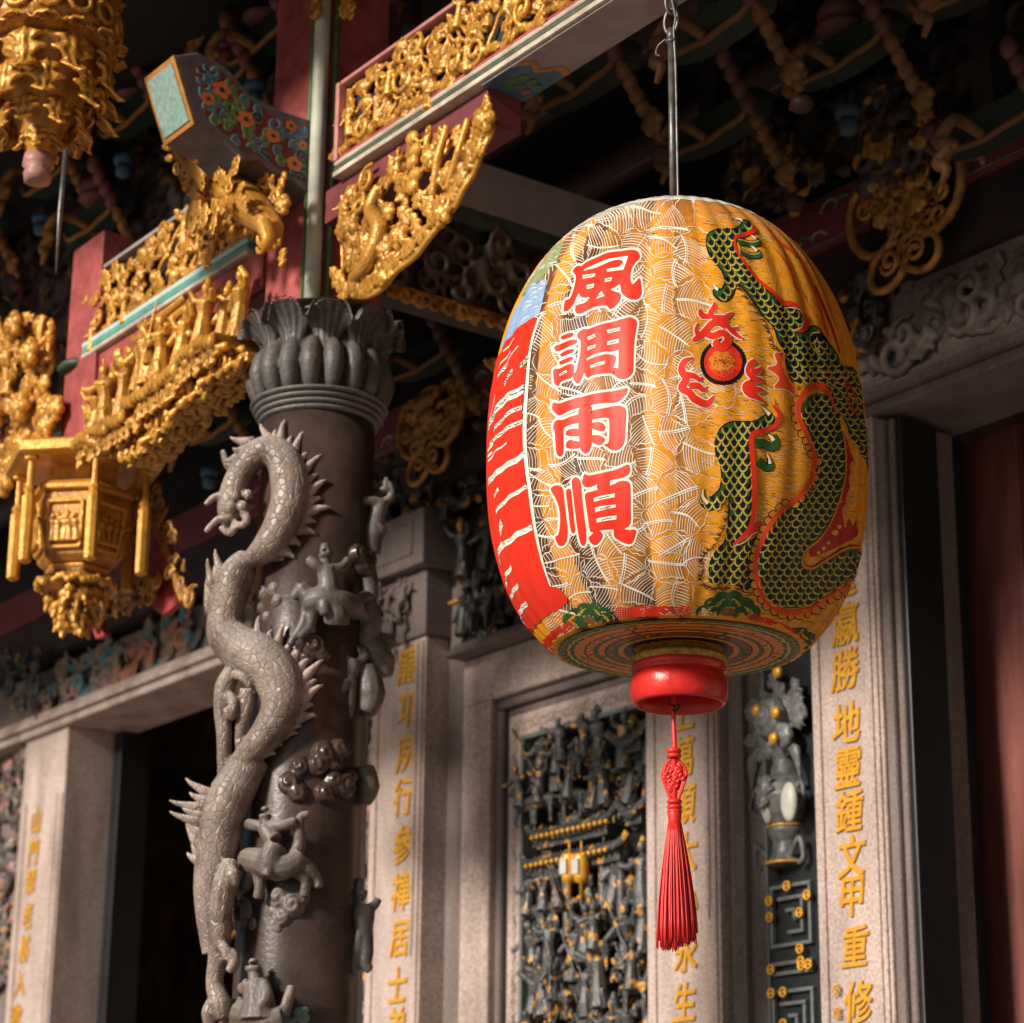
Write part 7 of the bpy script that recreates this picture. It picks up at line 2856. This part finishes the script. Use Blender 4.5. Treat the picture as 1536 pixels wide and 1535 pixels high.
def dragon_mat():
    m = mat('dragon_stone', (0.52, 0.41, 0.355), 0.42, 0, (0.15, 0.098, 0.078), 7, 0, 60, 6, dust=(0.70, 0.66, 0.62), crease_shade=(0.04, 0.03, 0.026), crease_lev=(0.45, 0.535))
    n, l = m.node_tree.nodes, m.node_tree.links
    b = n['Principled BSDF']
    tc = n.new('ShaderNodeTexCoord')
    vo = n.new('ShaderNodeTexVoronoi')
    vo.feature = 'DISTANCE_TO_EDGE'
    vo.inputs['Scale'].default_value = 38
    l.new(tc.outputs['Object'], vo.inputs['Vector'])
    r = n.new('ShaderNodeValToRGB')
    r.color_ramp.elements[0].position = 0.0
    r.color_ramp.elements[1].position = 0.10
    l.new(vo.outputs['Distance'], r.inputs['Fac'])
    nb = n.new('ShaderNodeTexNoise')
    nb.inputs['Scale'].default_value = 80
    l.new(tc.outputs['Object'], nb.inputs['Vector'])
    mx = n.new('ShaderNodeMath')
    mx.operation = 'MULTIPLY_ADD'
    mx.inputs[1].default_value = 0.3
    l.new(nb.outputs['Fac'], mx.inputs[0])
    l.new(r.outputs['Color'], mx.inputs[2])
    bp = n.new('ShaderNodeBump')
    bp.inputs['Strength'].default_value = 0.45
    bp.inputs['Distance'].default_value = 0.006
    l.new(mx.outputs[0], bp.inputs['Height'])
    l.new(bp.outputs[0], b.inputs['Normal'])
    return m


dg_.data.materials.clear()
dg_.data.materials.append(dragon_mat())

for i in range(len(SPINES) - 1):
    a_, b_ = SPINES[i], SPINES[i + 1]
    if hypot(a_[0] - b_[0], a_[1] - b_[1]) < 46:
        m_ = tuple((a_[k] + b_[k]) / 2 for k in range(5))
        SPINES.append((m_[0], m_[1], m_[0] + (m_[2] - m_[0]) * .62, m_[1] + (m_[3] - m_[1]) * .62, m_[4]))
for sp in SPINES:
    mb = MB()
    spine(mb, *sp, 10.5)
    mb.build('spine', dg_.data.materials[0], dg_, smooth=True)

# ---- clouds carved on the shaft
SH = lambda px, py, d=0: cp_(px, py, sqrt(max(.0, .196 ** 2 - ((px - (478 + (py - 640) * (-31 / 860))) * axis_depth(py) / F) ** 2)) + d)


def cloud(lobes, name='carved_cloud', vox=.0055):
    mb = MB()
    for px, py, r in lobes:
        c = SH(px, py, .006)
        R_ = rpx(r, py)
        nrm = V((c.x - CX, c.y - CY, 0)).normalized()
        rot = nrm.to_track_quat('Z', 'Y').to_matrix()
        mb.ell(c, (R_, R_, R_ * .75), rot, 12, 8)
        pts = []
        for i in range(22):
            t = i / 21
            an = t * 9.5 + px
            rr = R_ * (.82 - .70 * t)
            pts.append(c + rot @ V((rr * cos(an), rr * sin(an), R_ * (.50 + .36 * t))))
        mb.tube(pts, R_ * .13, 6)
    return sculpt(mb, name, SHAFT if name == 'dark_cloud' else CARVE, dc, vox, 1)


cloud([(436, 1175, 20), (450, 1150, 17), (448, 1190, 17)], 'dark_cloud')
cloud([(485, 1130, 20), (508, 1125, 18), (476, 1148, 18), (500, 1146, 14)], 'dark_cloud')
cloud([(500, 1172, 17), (516, 1180, 20), (486, 1190, 17), (524, 1166, 14)], 'dark_cloud')
cloud([(372, 1370, 24), (360, 1388, 12), (384, 1388, 12), (368, 1396, 10)])
cloud([(418, 1345, 17), (440, 1358, 20), (424, 1376, 15), (412, 1366, 12), (452, 1348, 14), (418, 1392, 9)])
cloud([(470, 968, 20), (484, 982, 14), (458, 988, 15), (446, 975, 11)], 'dark_cloud')
cloud([(396, 892, 15), (412, 884, 12), (418, 902, 12), (392, 912, 13), (402, 926, 10), (386, 898, 10)])
cloud([(536, 832, 17), (552, 840, 15), (545, 850, 18)], 'dark_cloud')


def fig(name, base, H, prims, m=CARVE, vox=.005):
    """small carved figure from (pixel) capsules: ((px, py, out), ..., [radii px])"""
    mb = MB()
    for pts, rr in prims:
        P = smooth_path(pts, 4) if len(pts) > 2 else pts
        mb.tube([SH(p[0], p[1], p[2]) for p in P], [rpx(r * 1.28 + .6, 1000) for r in rr], 12)
    return sculpt(mb, name, m, dc, vox, 1)


DK = mat('dark_figure_stone', (0.17, 0.145, 0.135), .45, 0, (0.07, 0.058, 0.054), 12, .2, 60, dust=(.20, .18, .17))
# rider on a galloping horse, right of the dragon's middle
fig('horse_rider', 0, 0, [([(462, 906, .05), (485, 900, .07), (510, 905, .07), (532, 912, .05)], [14, 17, 16, 14]), ([(466, 900, .05), (455, 884, .06), (452, 880, .06)], [11, 9, 8]), ([(454, 880, .06), (446, 890, .06), (440, 899, .06)], [9, 7, 5]),
                          ([(462, 912, .05), (455, 936, .06), (440, 958, .06), (436, 968, .06)], [8, 6, 4, 5]), ([(470, 915, .06), (464, 940, .06), (448, 956, .06)], [8, 5, 4]), ([(528, 912, .05), (546, 924, .05), (556, 940, .04)], [10, 7, 4]),
                          ([(535, 905, .05), (548, 895, .05), (556, 905, .05), (556, 920, .04)], [6, 7, 6, 4]), ([(505, 935, .06), (505, 925, .07), (500, 905, .08)], [15, 15, 12]),
                          ([(494, 892, .08), (492, 868, .08), (490, 852, .08)], [13, 11, 12]), ([(490, 856, .085), (489, 838, .09)], [6, 5]), ([(489, 836, .09), (488, 830, .09)], [8, 8]), ([(488, 826, .09), (487, 815, .09)], [7, 4]), ([(480, 834, .09), (496, 834, .09)], [4, 4]),
                          ([(484, 854, .09), (472, 846, .10), (462, 838, .10)], [6, 6, 5]), ([(498, 854, .09), (512, 852, .09), (522, 840, .08)], [6, 6, 5]), ([(492, 890, .09), (486, 908, .10), (490, 922, .10)], [9, 7, 6])], DK)
# standing warrior at the right edge near the top
EDG = lambda px, py, out=0: cp_(px, py, .06 + out)


def fig_edge(name, prims, m=DK, vox=.005):
    mb = MB()
    for pts, rr in prims:
        P = smooth_path(pts, 4) if len(pts) > 2 else pts
        mb.tube([EDG(*p) for p in P], [rpx(r * 1.22 + .6, 900) for r in rr], 12)
    return sculpt(mb, name, m, dc, vox, 1)


fig_edge('standing_figure', [([(560, 828, 0), (560, 800, 0), (566, 772, 0), (572, 752, 0)], [9, 12, 10, 10]), ([(577, 738, 0), (578, 732, 0)], [7, 7]), ([(578, 728, 0), (580, 716, 0)], [5, 2]), ([(576, 756, 0), (560, 752, .02), (545, 752, .03), (537, 754, .03)], [6, 6, 5, 4]),
                             ([(578, 752, 0), (588, 742, 0), (584, 724, 0)], [5, 4, 3]), ([(557, 826, 0), (545, 824, 0)], [6, 4]), ([(570, 790, 0), (562, 815, 0), (562, 832, 0)], [10, 8, 7])])
# warrior with raised arms on the dark side
fig_edge('fighting_figure', [([(522, 1020, .06), (526, 1005, .06), (530, 990, .06)], [9, 11, 11]), ([(536, 978, .06), (542, 976, .06)], [7, 7]), ([(524, 994, .07), (516, 984, .08), (514, 974, .08)], [5, 5, 4]), ([(536, 994, .06), (548, 984, .06), (544, 972, .06)], [5, 5, 4]),
                             ([(518, 1022, .07), (508, 1042, .08), (505, 1056, .08), (500, 1074, .08)], [9, 8, 7, 6]), ([(526, 1022, .06), (524, 1050, .06), (520, 1085, .06), (518, 1110, .06)], [8, 7, 6, 5])])
fig_edge('rock', [([(545, 955, .02), (562, 975, .02), (575, 995, .0), (582, 1015, 0)], [10, 16, 15, 6]), ([(548, 1000, .02), (556, 1040, .02), (548, 1070, .02)], [14, 18, 12]), ([(548, 900, .03), (556, 930, .03), (552, 960, .03)], [12, 14, 12]),
                  ([(548, 1150, .02), (552, 1180, .02), (546, 1205, .02)], [10, 14, 8]), ([(556, 965, 0), (580, 960, 0), (592, 968, 0)], [9, 8, 4]), ([(545, 845, .02), (552, 870, .02), (556, 900, .02)], [14, 12, 10])])
# beast rider (front), on the lit side
fig('beast_rider', 0, 0, [([(358, 1290, .06), (385, 1292, .08), (415, 1300, .08), (438, 1296, .07), (450, 1284, .06)], [12, 15, 16, 13, 12]), ([(362, 1290, .07), (350, 1286, .07), (342, 1286, .07)], [13, 10, 7]), ([(345, 1278, .07), (352, 1274, .07)], [6, 5]),
                          ([(445, 1282, .06), (450, 1262, .06), (448, 1240, .07), (452, 1226, .07), (464, 1222, .07)], [8, 7, 6, 5, 4]), ([(446, 1294, .06), (462, 1304, .05), (474, 1318, .04), (478, 1332, .04)], [11, 9, 6, 5]),
                          ([(378, 1302, .07), (370, 1326, .08), (358, 1342, .08)], [9, 7, 5]), ([(388, 1304, .08), (390, 1330, .08), (386, 1348, .08)], [9, 6, 5]), ([(440, 1304, .06), (458, 1320, .05), (456, 1345, .04)], [8, 6, 5]),
                          ([(402, 1308, .10), (406, 1288, .11), (414, 1268, .10)], [15, 13, 12]), ([(412, 1262, .10), (404, 1252, .10), (398, 1240, .10)], [10, 10, 9]), ([(398, 1242, .10), (398, 1226, .10)], [5, 5]), ([(398, 1226, .10), (398, 1222, .10)], [7, 7]), ([(398, 1216, .10), (398, 1210, .10)], [5, 3]),
                          ([(392, 1240, .10), (380, 1238, .11), (368, 1236, .11)], [6, 6, 6]), ([(406, 1238, .10), (424, 1238, .10), (444, 1232, .09)], [6, 6, 5]), ([(404, 1300, .12), (400, 1316, .13)], [8, 7])])
# seated sage on a lion at the foot of the frame
fig('sage_on_lion', 0, 0, [([(340, 1524, .06), (368, 1526, .09), (400, 1534, .09), (425, 1528, .08)], [17, 19, 18, 14]), ([(340, 1510, .09), (334, 1520, .09), (326, 1524, .08)], [14, 12, 8]), ([(424, 1522, .08), (432, 1500, .08), (438, 1480, .07)], [8, 6, 5]),
                           ([(388, 1530, .11), (388, 1500, .11), (384, 1474, .11)], [22, 17, 14]), ([(383, 1474, .11), (380, 1456, .11)], [7, 6]), ([(380, 1456, .11), (380, 1450, .11)], [9, 9]), ([(380, 1444, .11), (380, 1438, .11)], [6, 3]), ([(374, 1474, .12), (366, 1484, .13), (362, 1478, .14)], [7, 6, 5]),
                           ([(394, 1476, .12), (400, 1494, .13), (392, 1508, .14)], [7, 7, 6])] + [([(330 + 7 * k, 1502 + (k % 2) * 4, .11), (336 + 7 * k, 1512, .11)], [6, 5]) for k in range(5)])
# dark fighter low on the right edge
fig_edge('climbing_figure', [([(545, 1400, .02), (545, 1378, .02), (548, 1358, .02)], [10, 13, 12]), ([(543, 1345, .02), (543, 1336, .02)], [6, 7]), ([(542, 1352, .02), (538, 1335, .02), (542, 1318, .02)], [5, 5, 4]), ([(552, 1362, .02), (562, 1358, .02), (568, 1348, .02)], [5, 5, 4]),
                             ([(542, 1400, .02), (534, 1430, .02), (528, 1462, .02), (520, 1464, .02)], [10, 8, 6, 5]), ([(548, 1400, .02), (550, 1430, .02), (548, 1446, .02), (556, 1456, .02)], [9, 8, 6, 5])])
# verdigris stain at the foot
mb = MB()
rng = random.Random(5)
for k in range(14):
    mb.ell(SH(rng.uniform(428, 462), rng.uniform(1512, 1534), 0.002), (.014, .014, .010), None, 6, 5)
sculpt(mb, 'verdigris', mat('verdigris', (0.24, 0.38, 0.33), .8, 0, (0.14, 0.22, 0.19), 30), dc, .006, 1)
bpy.data.scenes.remove(TMP)
